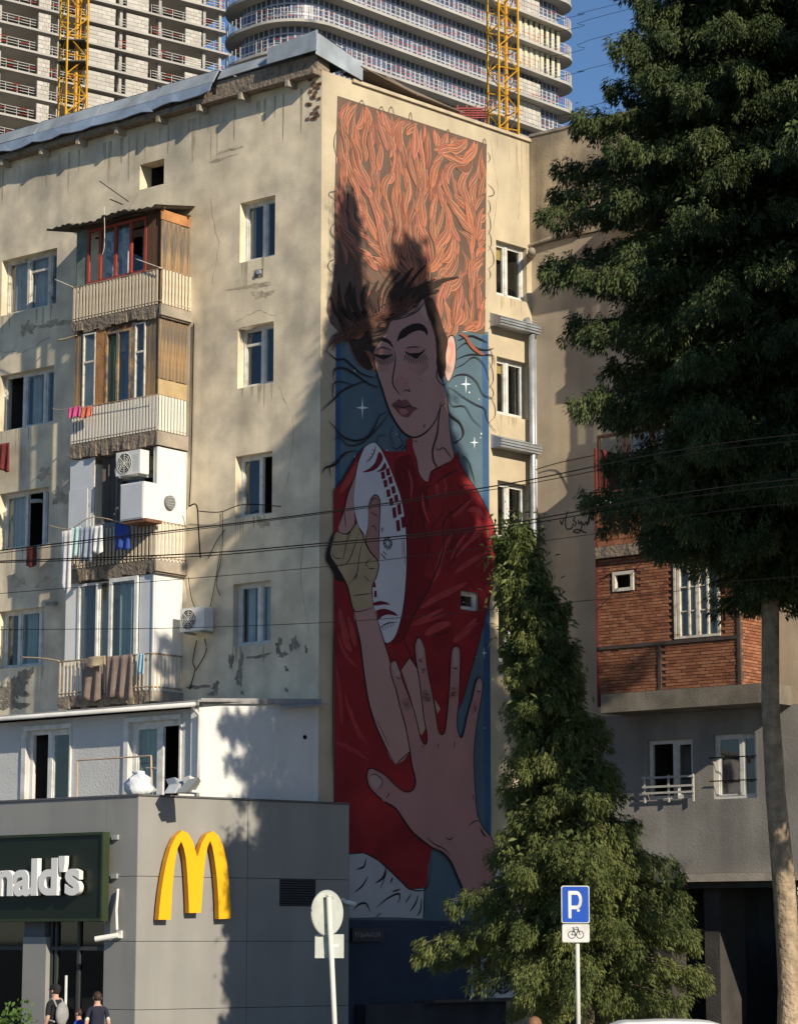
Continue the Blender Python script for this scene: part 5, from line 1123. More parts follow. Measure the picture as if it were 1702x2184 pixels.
# robe
RB = [zr3(*p) for p in ((128, 480), (200, 390), (270, 270), (340, 160), (400, 100), (480, 85), (530, 130), (620, 150), (750, 140), (745, 45), (790, 30), (800, 110), (835, 220), (845, 330), (890, 395), (935, 405), (955, 325), (1010, 290), (1080, 250), (1150, 205), (1185, 140), (1200, 240), (1270, 370), (1335, 465), (1420, 620), (1480, 760), (1508, 900), (1510, 1050), (1490, 1230), (1450, 1400), (1410, 1560), (1395, 1640))]
RB += [zr4(*p) for p in ((1340, 280), (1280, 480), (1225, 680), (1190, 770), (1050, 990), (1000, 1200))] + [zr5(*p) for p in ((960, 540), (925, 700), (920, 860), (780, 885), (700, 820), (620, 740), (510, 640), (400, 580), (290, 575), (100, 600))] + [(uLm, zr5(100, 500)[1])]
g = MB(); g.prism(R, RB, None, coat(), hole=HOLE); part('robe', g, robe_p, mur)
paint('robe_front', zr3, [(640, 260), (760, 170), (800, 240), (850, 420), (900, 430), (930, 560), (900, 800), (930, 1000), (900, 1200), (960, 1240), (840, 1480), (760, 1640), (720, 1750), (620, 1780), (700, 1520), (745, 1200), (745, 950), (700, 560)], robe_dk, 3)
hl = []
for s in ([(1060, 360), (1080, 440), (1070, 500)], [(1130, 850), (1050, 1000), (1010, 1160), (960, 1260)], [(1260, 830), (1180, 940), (1120, 1060)], [(1350, 800), (1290, 900), (1220, 960)], [(1160, 1050), (1250, 940), (1380, 840)], [(860, 1480), (980, 1400), (1120, 1330), (1260, 1260)], [(790, 1620), (900, 1560), (1060, 1480)], [(1150, 1180), (1290, 1080), (1430, 1000)], [(1420, 720), (1340, 640), (1260, 650)], [(900, 1700), (1000, 1640), (1120, 1600)], [(1140, 1760), (1240, 1680), (1340, 1560)], [(760, 300), (790, 420), (780, 540)], [(880, 500), (890, 620), (940, 760)], [(1000, 420), (1010, 520)], [(180, 1480), (200, 1600), (260, 1740)], [(250, 1540), (290, 1700), (310, 1800)], [(180, 500), (260, 380), (330, 240)], [(1290, 560), (1210, 640), (1140, 700)], [(200, 1620), (230, 1760), (280, 1840)]): hl.append((s, HR.uniform(.08, .20)))
lines('robe_highlights', zr3, hl, robe_l, .12)['kind'] = 'stuff'
lines('robe_highlights', zr4, [([(160, 120), (220, 300), (330, 420)], .1), ([(220, 620), (260, 780), (340, 960), (420, 1080)], .11), ([(150, 420), (180, 640), (200, 900)], .12), ([(280, 760), (300, 900), (360, 1040)], .07), ([(140, 1050), (260, 1100), (420, 1200)], .12), ([(1160, 150), (1260, 90), (1360, 40)], .08), ([(820, 60), (960, 10), (1090, -40)], .08)], pm('robe_soft', (.36, .04, .042), .2), .1)['kind'] = 'stuff'
lines('robe_lines', zr3, [([(128, 480), (200, 390), (270, 270), (340, 160), (400, 100)], .04), ([(1185, 140), (1200, 240), (1270, 370), (1335, 465), (1420, 620), (1480, 760), (1508, 900), (1510, 1050), (1490, 1230), (1450, 1400), (1410, 1560), (1395, 1640)], .035), ([(1290, 540), (1200, 610), (1090, 700), (1050, 800), (1060, 950), (1020, 1100), (980, 1200), (920, 1340), (840, 1470), (770, 1620), (725, 1740), (760, 1844)], .045),
      ([(900, 430), (870, 520), (860, 640), (900, 800), (930, 960), (920, 1120)], .03), ([(960, 420), (910, 470), (920, 580), (960, 680)], .03), ([(700, 180), (680, 270), (740, 330), (730, 420)], .025), ([(640, 160), (660, 300), (720, 480)], .025), ([(1090, 830), (1135, 900), (1120, 970), (1050, 980)], .025), ([(1060, 550), (1040, 680), (960, 800), (950, 1000), (980, 1180)], .025), ([(1150, 560), (1110, 700), (1160, 900), (1150, 1060), (1095, 1130), (1100, 1280)], .02), ([(800, 600), (780, 760), (800, 900)], .02), ([(1180, 300), (1080, 350), (980, 420)], .04), ([(1190, 470), (1240, 430), (1310, 440)], .03)], ink, .03)['kind'] = 'stuff'
lines('robe_lines', zr4, [([(1395, 60), (1340, 280), (1280, 480), (1225, 680), (1190, 770)], .03), ([(720, 180), (780, 320), (830, 420)], .03), ([(960, 150), (1060, 130), (1130, 90)], .025), ([(125, 100), (120, 600), (118, 1300)], .03)], ink, .03)['kind'] = 'stuff'
# drum with its marks
DR = [(450, 78), (485, 80), (530, 130), (605, 285), (690, 510), (735, 750), (747, 1000), (740, 1250), (712, 1500), (662, 1690), (612, 1760), (572, 1775), (540, 1730), (500, 1600), (470, 1480), (450, 1250), (420, 1000), (390, 860), (330, 760), (298, 620), (302, 440), (332, 250), (385, 120)]
paint('drum', zr3, DR, white_p); 
lines('drum_outline', zr3, [(DR[3:12], .03), ([(385, 120), (332, 250), (302, 440), (298, 620), (330, 760)], .03), (DR[10:15], .03), ([(485, 80), (530, 130), (605, 285), (690, 510)], .02)], ink)['kind'] = 'stuff'
n = coat(); g = MB()
rows_ = [(548, 325, 20), (566, 400, 20), (588, 470, 20), (612, 540, 20), (640, 620, 32), (668, 700, 34), (690, 770, 34)]
for i, (x, y, hh) in enumerate([(567, 335, 30), (588, 405, 30), (613, 487, 31), (637, 560, 31), (663, 652, 44), (695, 762, 46)]):
    for s in (-1, 1):
        cx, cy = x + s * 21, y - s * -4 * 0 - s * 14; q = [(cx - 21, cy - hh + 5), (cx + 10, cy - hh - 6), (cx + 20, cy + hh - 6), (cx - 11, cy + hh + 5)]; g.prism(R, [zr3(*p) for p in q], None, n)
for q in ([(470, 1330), (490, 1325), (495, 1380), (470, 1385)], [(460, 1260), (480, 1255), (485, 1300), (455, 1300)]): g.prism(R, [zr3(*p) for p in q], None, n)
for q in ([(370, 322), (430, 290), (480, 235), (510, 150), (545, 195), (520, 260), (470, 305), (410, 322)], [(490, 320), (530, 290), (560, 240), (575, 280), (545, 310)], [(465, 1430), (520, 1415), (570, 1425), (605, 1447), (550, 1445), (470, 1455)], [(470, 1510), (550, 1480), (630, 1505), (670, 1540), (590, 1530), (540, 1545), (500, 1575)]): g.prism(R, [tuple(w) for w in cr([zr3(*p) for p in q], 3, True)], None, n)
part('drum_marks', g, maroon_p, mur, kind='stuff')
sp = []
for k in range(9):
    a = 2 * pi * k / 9; sp.append(([(585 + 12 * cos(a), 925 + 14 * sin(a)), (585 + 32 * cos(a + .5), 925 + 36 * sin(a + .5)), (585 + 38 * cos(a + 1.2), 925 + 62 * sin(a + 1.2))], .035))
sp += [([(400, 240), (445, 200), (475, 140), (480, 90)], .03), ([(425, 190), (440, 200)], .02), ([(440, 160), (458, 172)], .02), ([(450, 130), (470, 140)], .02), ([(415, 215), (430, 225)], .02), ([(520, 1650), (550, 1620), (600, 1600), (660, 1595)], .03)] + [([(540 + 22 * i, 1630 - 8 * i), (548 + 22 * i, 1668 - 10 * i)], .018) for i in range(5)] + [([(520, 820), (540, 795), (548, 800)], .02), ([(530, 840), (552, 800)], .02), ([(525, 1010), (550, 1040), (570, 1060)], .035), ([(545, 990), (575, 1030)], .03), ([(705, 870), (712, 1050)], .015), ([(720, 860), (732, 1120)], .02)]
lines('drum_lines', zr3, sp, ink, .025)['kind'] = 'stuff'
# hand on the drum, bandage, forearm
paint('sleeve_skin', zr3, [(312, 350), (245, 510), (215, 640), (165, 790), (215, 850), (300, 770), (298, 620), (302, 440)], skin_p, 3)
paint('thumb', zr3, [(418, 650), (425, 590), (447, 540), (482, 515), (512, 545), (520, 610), (515, 750), (510, 900), (515, 1060), (480, 1045), (430, 985), (398, 900), (415, 790)], skin_d)
paint('bandage', zr3, [(328, 742), (300, 775), (240, 845), (150, 825), (120, 900), (95, 1010), (150, 1120), (205, 1200), (240, 1285), (270, 1380), (290, 1480), (350, 1503), (462, 1470), (450, 1340), (470, 1250), (500, 1180), (505, 1090), (440, 1010), (395, 880), (345, 810)], tan_p, 2)
paint('shadow_fold', zr3, [(100, 880), (130, 830), (115, 900), (90, 1010), (140, 1120), (200, 1200), (210, 1250), (150, 1240), (120, 1160), (60, 1060), (75, 960)], ink, 2)
paint('forearm', zr4, [(300, -60), (320, 60), (350, 200), (380, 450), (420, 700), (480, 900), (560, 1080), (650, 1245), (770, 1130), (740, 950), (690, 760), (640, 540), (600, 350), (560, 220), (500, 30), (470, -90)], skin_p, 2)
paint('upper_arm', zr4, [(770, 340), (700, 440), (780, 680), (860, 990), (905, 900), (870, 640), (830, 430)], skin_p, 0)
paint('cuff', zr4, [(850, 970), (895, 905), (905, 930), (870, 995)], tan_p, 0); paint('cuff', zr4, [(980, 690), (1030, 770), (1005, 810), (990, 760)], tan_p, 0)
lines('arm_lines', zr4, [([(300, -60), (320, 60), (350, 200), (380, 450), (420, 700), (480, 900), (560, 1080), (650, 1245)], .045), ([(650, 1245), (770, 1130)], .03), ([(480, -60), (500, 30), (560, 220), (600, 350), (640, 540), (690, 760), (740, 950), (770, 1130)], .04), ([(700, 440), (770, 340), (830, 430)], .02), ([(330, 100), (360, 290)], .02), ([(480, 840), (550, 990), (600, 1100)], .02)], ink)['kind'] = 'stuff'
lines('bandage_lines', zr3, [([(328, 742), (300, 775), (240, 845), (150, 825)], .03), ([(150, 825), (95, 1010), (150, 1120), (240, 1285), (290, 1480), (350, 1503), (462, 1470)], .035), ([(340, 790), (370, 860), (385, 900), (430, 990), (505, 1090), (490, 1200), (450, 1300), (462, 1470)], .035), [(290, 780), (240, 900), (200, 1090)], [(340, 830), (300, 960), (240, 1090), (150, 1120)], [(370, 900), (340, 1050), (320, 1180), (250, 1280)], [(290, 1370), (370, 1360), (450, 1350)], [(440, 1050), (400, 1100), (420, 1130)], [(480, 1140), (420, 1140)], [(330, 1180), (300, 1240)], [(380, 1200), (430, 1250)], [(110, 1000), (140, 1050), (200, 1050)], ([(418, 650), (425, 590), (447, 540), (482, 515), (512, 545), (520, 610), (510, 900), (515, 1060)], .03), ([(415, 790), (398, 900), (430, 985), (480, 1045)], .03), [(440, 660), (470, 680), (505, 700)], [(435, 640), (440, 590), (465, 545), (500, 560), (505, 640)], [(440, 790), (470, 780), (490, 820)], ([(312, 350), (245, 510), (215, 640), (165, 790)], .03), [(215, 640), (230, 800)]], ink, .022)['kind'] = 'stuff'
# trousers, spread hand
paint('trousers', zr5, [(250, 590), (380, 577), (500, 640), (640, 770), (760, 884), (893, 880), (888, 1000), (878, 1132), (700, 1122), (500, 1120), (250, 1125)], grey_p, 0)
lines('trouser_lines', zr5, [([(400, 620), (380, 690), (320, 712)], .05), ([(415, 770), (370, 850), (300, 910)], .045), ([(570, 690), (545, 780), (480, 830)], .06), ([(580, 720), (550, 800), (520, 880)], .03), ([(625, 780), (605, 830)], .05), ([(490, 1035), (580, 960), (670, 920), (685, 950), (670, 1000)], .05), ([(290, 1060), (340, 1010), (400, 1005), (435, 1080)], .05), ([(690, 880), (620, 905)], .04), ([(785, 920), (730, 1000)], .035), ([(840, 930), (820, 1000), (770, 1070)], .05), ([(870, 960), (860, 1060), (830, 1110)], .05), ([(530, 1080), (480, 1120)], .03), ([(893, 880), (885, 1130)], .035), ([(290, 575), (400, 580), (510, 640), (620, 740), (700, 820), (780, 885), (920, 860), (960, 540)], .04)], ink)['kind'] = 'stuff'
HD = [zr4(*p) for p in ((605, 395), (618, 500), (658, 620), (690, 760), (730, 900), (765, 1080), (790, 1250), (820, 1380), (800, 1455), (730, 1475), (650, 1420), (560, 1332), (480, 1287), (432, 1275), (408, 1322), (422, 1420), (480, 1492), (560, 1560))] + [zr5(*p) for p in ((650, 195), (740, 325), (800, 402), (870, 462), (960, 530), (1050, 570), (1120, 650), (1170, 760), (1220, 880), (1262, 1000), (1320, 1060), (1480, 960), (1486, 700), (1480, 480), (1395, 365), (1348, 265), (1330, 150))] + [zr4(*p) for p in ((1325, 1480), (1315, 1300), (1315, 1100), (1330, 960), (1345, 850), (1385, 620), (1386, 535), (1360, 503), (1332, 540), (1300, 680), (1260, 820), (1230, 960), (1205, 1015), (1177, 960), (1170, 850), (1185, 700), (1195, 450), (1195, 275), (1160, 238), (1126, 272), (1115, 400), (1105, 600), (1090, 780), (1070, 950), (1040, 988), (1012, 955), (990, 820), (960, 640), (920, 440), (897, 255), (850, 163), (814, 222), (820, 340), (850, 520), (870, 680), (890, 850), (915, 980), (915, 1050), (895, 1072), (862, 1020), (830, 880), (790, 740), (720, 560), (682, 450), (650, 358))]
HDs = [tuple(q) for q in cr(HD, 3, True)]
g = MB(); g.prism(R, HDs, None, coat()); part('spread_hand', g, pm('hand_skin', (.42, .22, .205), .1, .8), mur)
g = MB(); n = coat(); ribbon(g, HDs[:17 * 3], .03, n, False, k=1); ribbon(g, HDs[17 * 3:29 * 3], .04, n + .0002, False, k=1); ribbon(g, HDs[30 * 3:], .03, n + .0004, False, k=1); part('hand_outline', g, ink, mur)
nail = pm('nail', (.46, .31, .28), .05)
for q in ([(832, 200), (855, 188), (875, 240), (882, 320), (845, 335), (832, 270)], [(1140, 275), (1162, 262), (1182, 285), (1178, 400), (1140, 400)], [(622, 395), (645, 375), (672, 430), (690, 480), (658, 500), (632, 450)], [(1345, 555), (1362, 530), (1375, 560), (1372, 605), (1345, 610)], [(430, 1350), (470, 1325), (530, 1365), (530, 1415), (490, 1450), (440, 1410)]): paint('nail', zr4, q, nail, 3)
kn = [[(870, 350), (850, 360), (880, 375)], [(868, 440), (905, 432)], [(872, 460), (900, 455)], [(885, 640), (930, 655)], [(880, 665), (945, 685)], [(895, 690), (940, 700)], [(1135, 425), (1175, 430)], [(1110, 640), (1160, 632)], [(1112, 660), (1155, 650)], [(1125, 590), (1145, 600)], [(1310, 740), (1325, 780)], [(1330, 740), (1322, 800)], [(1335, 620), (1370, 625)], [(720, 710), (740, 760)], [(745, 710), (755, 750)], [(655, 500), (690, 520)], [(1010, 1060), (1005, 1105)], [(1150, 1040), (1145, 1105)], [(870, 1080), (890, 1105)], [(570, 1530), (600, 1480)], [(1300, 1490), (1310, 1545)], [(430, 1345), (470, 1325), (530, 1365), (530, 1415), (490, 1450)]]
lines('hand_creases', zr4, kn, ink, .026)['kind'] = 'stuff'; lines('hand_creases', zr5, [[(1265, 350), (1310, 310), (1360, 300)], ([(1365, 360), (1385, 400), (1415, 440)], .05), [(1070, 440), (1110, 460), (1140, 430)], [(910, 440), (980, 500), (1060, 540), (1110, 600)]], ink, .03)['kind'] = 'stuff'
kd = pm('knuckle', (.33, .165, .15), .1)
for fn, q in ((zr4, [(870, 620), (920, 610), (960, 680), (920, 720), (880, 700)]), (zr4, [(1110, 600), (1170, 590), (1175, 660), (1110, 680)]), (zr4, [(1290, 720), (1345, 700), (1340, 790), (1290, 800)]), (zr4, [(700, 700), (755, 680), (780, 760), (730, 790)])): paint('knuckle_tone', fn, q, kd, 4, n=LAY[0] - .0018)
# signature, plaque, board
g = MB(); u, z = zr5(1205, 1095); text_on(g, R, u, z, coat(), 'Ta', .42, .004); part('signature', g, pm('signature', (.35, .42, .55), .05), mur)
(a, z1), (b, z0) = R.px(1055, 1857), R.px(1112, 1896)
t = thing('banner_sign', 'white board with blue capitals low on the wall behind the small conifer', 'sign', R.P((a + b) / 2, z0, .03)); g = MB(); g.box(R, a, b + .25, z0, z1, .003, .03); bo = part('board', g, M('board_white', (.6, .62, .63), .5, .05, 2, 0), t)
g = MB(); text_on(g, R, a + .52, z0 + .24, .034, 'UN', .23, .005); text_on(g, R, a + .08, z0 + .03, .034, 'WOMEN', .23, .005); part('lettering', g, M('board_blue', (.03, .14, .38), .5), bo)
(a, z1), (b, z0) = R.px(752, 1980, .1), R.px(818, 2008, .1)
t = thing('door_sign', 'narrow dark board with faint pale script under the mural', 'sign', R.P((a + b) / 2, z0, .1)); g = MB(); g.box(R, a, b, z0, z1, .02, .1); bo = part('board', g, M('sign_dark', (.05, .05, .055), .5), t)
g = MB(); xs = np.linspace(a + .08, b - .08, 42); rs = random.Random(5); pts = [(x, z0 + (z1 - z0) * (.5 + .28 * sin(i * 1.7) * rs.uniform(.4, 1))) for i, x in enumerate(xs)]
for i in range(0, 39, 4): stroke(g, R, pts[i:i + 4], .018, .104)
part('script', g, M('script_pale', (.28, .28, .28), .6), bo)
# shop front below the mural
t = thing('shopfront_ledge', 'dark low ledge with boards under the painted wall', 'ledge', R.P(4, 0, .3)); g = MB(); g.box(R, 1.2, 6.0, 0, 1.15, .03, .35); part('ledge', g, M('ledge_dark', (.05, .05, .055), .8, .2, 2, .2), t); g = MB(); g.box(R, 3.2, 6.2, 1.152, 1.22, .03, .6); part('board', g, M('ledge_board', (.10, .08, .075), .8), t)
g = MB(); g.tube([R.P(5.05, 2.6, .1), R.P(5.05, 1.24, .1)], .03, 6); part('downpipe', g, gp_m, bld)
u = R.px(1032, 2090, .2)[0]; z = 1.23; ac_unit(R, u, z, 1.05, .95, .35, .1, 'tall pale air conditioner with a dark fan under the conifer')
# ------------------------------------------------------------------ towers under construction
conc_p = M('pale_concrete', (.40, .38, .35), .9, .15, .15, .2, 2); conc_d = M('grey_concrete', (.14, .135, .13), .9, .2, .2, .2, 2)
block_m = [M('aerated_block_%d' % i, c, .9, .08, .8, .1, 5) for i, c in enumerate(((.52, .49, .44), (.47, .445, .40), (.44, .41, .365)))]
rail_w = M('rail_white', (.46, .45, .43), .6, .1, 1, 0); rail_r = M('rail_red', (.45, .05, .04), .6, .1, 1, 0); mort = M('block_mortar', (.33, .31, .29), .9)
def T1():
    d = 360.0; o = at(480, 100, d); F = Fr((o.x, o.y), 53.0); zt = F.px(478, 157)[1]; h = F.px(478, 111)[1] - zt
    t = thing('unfinished_tower', 'bare concrete tower with open floors and white block infill', 'tower', F.P(-20, 0, -9))
    U = lambda x, y=120: F.px(x, y)[0]
    uL, uR = U(-110), U(479); n = 9
    k0 = -int(zt // h); 
    for k in range(k0, 7):
        z = zt + k * h; top = k >= -5
        g = MB(); a = uL if k < 5 else uL; g.box(F, a, uR + (1.2 if k % 2 else .6) * (k < 6), z - .32, z, -16, 0)
        sl_ = part('slab', g, conc_p, t)
        if not top: continue
        spans = []
        for x0, x1, hh in ((-95, -60, .72), (82, 108, .74), (190, 246, .72), (270, 317, .70), (396, 430, .66 if k % 3 else .4)):
            ua, ub = U(x0), U(x1); nr = 4; nc = max(3, int((ub - ua) / 1.2)); bx = []; spans.append((ua, ub))
            for r in range(nr):
                for c in range(nc):
                    sh = .5 / nc * (ub - ua) * (r % 2); c0 = ua + (ub - ua) * c / nc + .03 + (sh if c else 0); c1 = min(ua + (ub - ua) * (c + 1) / nc - .03 + sh, ub)
                    bx.append((c0, c1, z + h * hh * r / nr + .03, z + h * hh * (r + 1) / nr - .03, -.3, -.05 + random.uniform(-.02, .02), random.randrange(3)))
            g = MB(); g.box(F, ua, ub, z, z + h * hh, -.4, -.1); w = part('infill_wall', g, mort, t)
            if -4 <= k < 2 and x0 > 100: pieces('block', w, F, bx, block_m)
            else:
                g = MB()
                for b in bx: g.box(F, *b[:6], m=b[6])
                part('blockwork', g, block_m, w, kind='stuff')
        g = MB(); g.box(F, uL, uR - 4, z, z + h - .33, -6.4, -6); part('core_wall', g, conc_d, t)
        for x in (3, 130, 190, 262, 345, 440, 474): g = MB(); u = U(x); g.box(F, u, u + .45, z, z + h - .33, -1.6, -.9); part('column', g, conc_p, t)
        g = MB(); free = lambda u: not any(a - .3 < u < b + .3 for a, b in spans)
        for q, hh in enumerate((.4, .8, 1.2)):
            for s in range(40):
                ua, ub = uL + (uR - uL) * s / 40, uL + (uR - uL) * (s + 1) / 40
                if free((ua + ub) / 2): g.box(F, ua, ub, z + hh, z + hh + .07, -.14, -.06, m=1 if (s * 7 + q * 3 + k) % 6 == 0 else 0)
        for s in range(26):
            u = uL + (uR - uL) * s / 25
            if free(u): g.box(F, u, u + .08, z, z + 1.3, -.2, -.15)
        part('railing', g, [rail_w, rail_r], t, kind='stuff')
T1()
def T2():
    d = 300.0; o = at(1240, 130, d); F = Fr((o.x, o.y), 43.5); zt = F.px(1236, 211, -3)[1]; h = F.px(1236, 154, -3)[1] - zt
    U = lambda x, y=80: F.px(x, y)[0]
    uR = U(1243); rL, rR = 6.2, 3.4; D = 15; uL = U(560, 20)
    def plan(ins):
        a, b, c, e = uL + ins, uR - ins, -ins, -D + ins; rl, rr = rL - ins, max(rR - ins, .6); P_ = []
        for cx, cy, r, s in ((b - rr, c - rr, rr, 0), (a + rl, c - rl, rl, 1), (a + rl, e + rl, rl, 2), (b - rr, e + rr, rr, 3)):
            for i in range(13): q = pi / 2 * (s + i / 12); P_.append((cx + r * cos(q), cy + r * sin(q)))
        return P_
    def w(p, z): return F.P(p[0], z, p[1])
    def minx():
        m_ = 1e9
        for p in plan(0):
            q = w(p, zt) - EYE; m_ = min(m_, CXP + FPX * q.x / (q.y * cos(TH) + q.z * sin(TH)))
        return m_
    for _ in range(12): uL += (481 - minx()) / 5250 * d * 1.2
    t = thing('rounded_tower', 'rounded tower under construction with glazed bands and red and white edge rails', 'tower', F.P((uL + uR) / 2, 0, -12))
    gl_m = bpy.data.materials.new('wrapped_glazing'); gl_m.use_nodes = True; T = gl_m.node_tree; b = T.nodes['Principled BSDF']
    tc = T.nodes.new('ShaderNodeTexCoord'); br = T.nodes.new('ShaderNodeTexBrick'); mp = T.nodes.new('ShaderNodeMapping'); mp.vector_type = 'POINT'
    br.offset = 0; br.inputs['Color1'].default_value = (.035, .045, .075, 1); br.inputs['Color2'].default_value = (.11, .12, .17, 1); br.inputs['Mortar'].default_value = (.43, .44, .48, 1); br.inputs['Scale'].default_value = 1; br.inputs['Brick Width'].default_value = .8; br.inputs['Row Height'].default_value = 1.35; br.inputs['Mortar Size'].default_value = .10
    T.links.new(tc.outputs['UV'], br.inputs[0]); T.links.new(br.outputs[0], b.inputs['Base Color']); b.inputs['Roughness'].default_value = .35
    outer, inner, rl_ = plan(0), plan(1.7), plan(.15); N = len(outer)
    for k in range(-int(zt // h), 6):
        z = zt + k * h; g = MB(); g.face([w(p, z) for p in outer]); g.face([w(p, z - .34) for p in outer[::-1]])
        for i in range(N): p, q = outer[i], outer[(i + 1) % N]; g.face([w(p, z - .34), w(q, z - .34), w(q, z), w(p, z)])
        part('slab', g, M('smooth_slab_concrete', (.41, .39, .355), .85, .14, .2, .1, 2), t, True).data.polygons.foreach_set('use_smooth', [False, False] + [True] * N)
        if k < -8: continue
        g = MB(); uv = []; acc = 0
        for i in range(N):
            p, q = inner[i], inner[(i + 1) % N]; l = math.dist(p, q); m = max(1, int(l / 6))
            for j in range(m):
                a_, b_ = [(p[c] + (q[c] - p[c]) * s / m) for s in (j, j + 1) for c in (0, 1)][:2], [(p[c] + (q[c] - p[c]) * (j + 1) / m) for c in (0, 1)]
                g.face([w(a_, z), w(b_, z), w(b_, z + h - .34), w(a_, z + h - .34)]); uv += [(acc, 0), (acc + l / m, 0), (acc + l / m, h), (acc, h)]; acc += l / m
        ob = part('glazing', g, gl_m, t, fix=False); lay = ob.data.uv_layers.new(name='UVMap')
        for li, x in enumerate(uv): lay.data[li].uv = (x[0] + k * .37, x[1] + .05)
        g = MB(); cum = 0
        for q, hh in enumerate((.35, .8, 1.25)):
            for i in range(N):
                p, r = rl_[i], rl_[(i + 1) % N]; l = math.dist(p, r); m = max(1, int(l / 1.6))
                for j in range(m):
                    a_ = [p[c] + (r[c] - p[c]) * j / m for c in (0, 1)]; b_ = [p[c] + (r[c] - p[c]) * (j + 1) / m for c in (0, 1)]
                    rnd = random.random(); mi = 1 if rnd < .3 else (2 if rnd < .4 else 0)
                    z0, z1 = z + hh, z + hh + .055; g.face([w(a_, z0), w(b_, z0), w(b_, z1), w(a_, z1)], mi)
        for i in range(N):
            p, r = rl_[i], rl_[(i + 1) % N]; l = math.dist(p, r); m = max(1, int(l / 2.4))
            for j in range(m): a_ = [p[c] + (r[c] - p[c]) * j / m for c in (0, 1)]; g.box(F, a_[0], a_[0] + .09, z, z + 1.45, a_[1] - .1, a_[1] - .02, m=0)
        part('railing', g, [rail_w, rail_r, M('rail_blue', (.10, .14, .40), .6)], t, kind='stuff')
        # block infill towards the curved end
        ua, ub = U(1122, 100), U(1168, 100); nr, nc = 5, 5; bx = []; hh = .72 if k % 2 else .9
        g = MB(); g.box(F, ua, ub, z, z + h * hh, -1.6, -1.3); wl = part('infill_wall', g, mort, t)
        for r in range(nr):
            for c in range(nc): bx.append((ua + (ub - ua) * c / nc + .03, ua + (ub - ua) * (c + 1) / nc - .03, z + h * hh * r / nr + .03, z + h * hh * (r + 1) / nr - .03, -1.3, -1.25, random.randrange(3)))
        if -2 <= k <= 4: pieces('block', wl, F, bx, block_m)
        if k in (0, 1):
            bx = []
            for c in range(8): u = U(1122 + c * 11.5, 100); bx.append((u, u + (ub - ua) * .13, z + .1, z + h * .9, -1.24, -1.1, 0))
            pieces('cream_shutter', wl, F, bx, M('cream_board', (.6, .55, .40), .8))
T2()
def crane(x0, x1, d, ztop, label, base_px):
    o = at((x0 + x1) / 2, 130, d); w = (x1 - x0) / 5250 * d / 1.25; y_m = M('crane_yellow', (.62, .33, .02), .5, .12, .5, 0)
    t = thing('tower_crane', label, 'crane', (o.x, o.y, 0), 'yellow crane masts before the towers'); a = radians(28); ex = Vector((cos(a), sin(a), 0)) * w / 2; ey = Vector((-sin(a), cos(a), 0)) * w / 2; O = Vector((o.x, o.y, 0))
    cs = [O + ex + ey, O - ex + ey, O - ex - ey, O + ex - ey]; 
    for c in cs: g = MB(); g.tube([c, c + Vector((0, 0, ztop))], w * .05, 4); part('chord', g, y_m, t)
    g = MB(); st = w * .95; n = int(ztop / st)
    for i in range(n):
        z = i * st
        for j in range(4):
            p, q = cs[j], cs[(j + 1) % 4]; s = (i + j) % 2; g.tube([p + Vector((0, 0, z if s else z + st)), q + Vector((0, 0, z + st if s else z))], w * .028, 4, cap=False); g.tube([p + Vector((0, 0, z)), q + Vector((0, 0, z))], w * .028, 4, cap=False)
    part('lattice', g, y_m, t)
    g = MB(); g.tube([O + Vector((w * .15, 0, 0)), O + Vector((w * .15, 0, ztop))], w * .09, 6); part('ladder', g, M('crane_amber', (.55, .26, .02), .5), t)
    for py in base_px:
        z = at((x0 + x1) / 2, py, d).z; g = MB(); ew = w * .62; g.hexa([O + Vector((sx * ew, sy * ew, z + dz)) for dz in (0, w * .05) for sx, sy in ((-1, -1), (1, -1), (1, 1), (-1, 1))]); part('tie_platform', g, M('crane_dark', (.08, .08, .075), .7), t)
    # counter jib and jib far above the frame
    g = MB(); zt = Vector((0, 0, ztop)); jd = Vector((.8, -.6, 0)); g.tube([O + zt - jd * 12, O + zt + jd * 40], w * .12, 4); g.tube([O + zt, O + zt + Vector((0, 0, 7))], w * .2, 4); g.tube([O + zt + Vector((0, 0, 7)), O + zt + jd * 36], .06, 4); g.tube([O + zt + Vector((0, 0, 7)), O + zt - jd * 11], .06, 4); part('jib', g, y_m, t)
crane(128, 186, 230, 150, 'yellow lattice crane mast in front of the bare concrete tower', (95, 140))
crane(1042, 1102, 215, 150, 'yellow lattice crane mast in front of the rounded tower', ())
g = MB(); o = at(1020, 232, 120); F = Fr((o.x, o.y), 90)
for k in range(5): g.box(F, -1.1, .4, o.z - .5 + k * .12, o.z - .44 + k * .12, 0, .06)
for k in range(4): g.box(F, -1.05 + .45 * k, -.98 + .45 * k, 8.0, o.z + .2, -.1, 0)
solo('site_fence', g, M('red_oxide_steel', (.33, .07, .06), .8, .2, 2, 0), 'dark red steel stack seen over the mural wall', 'steelwork')

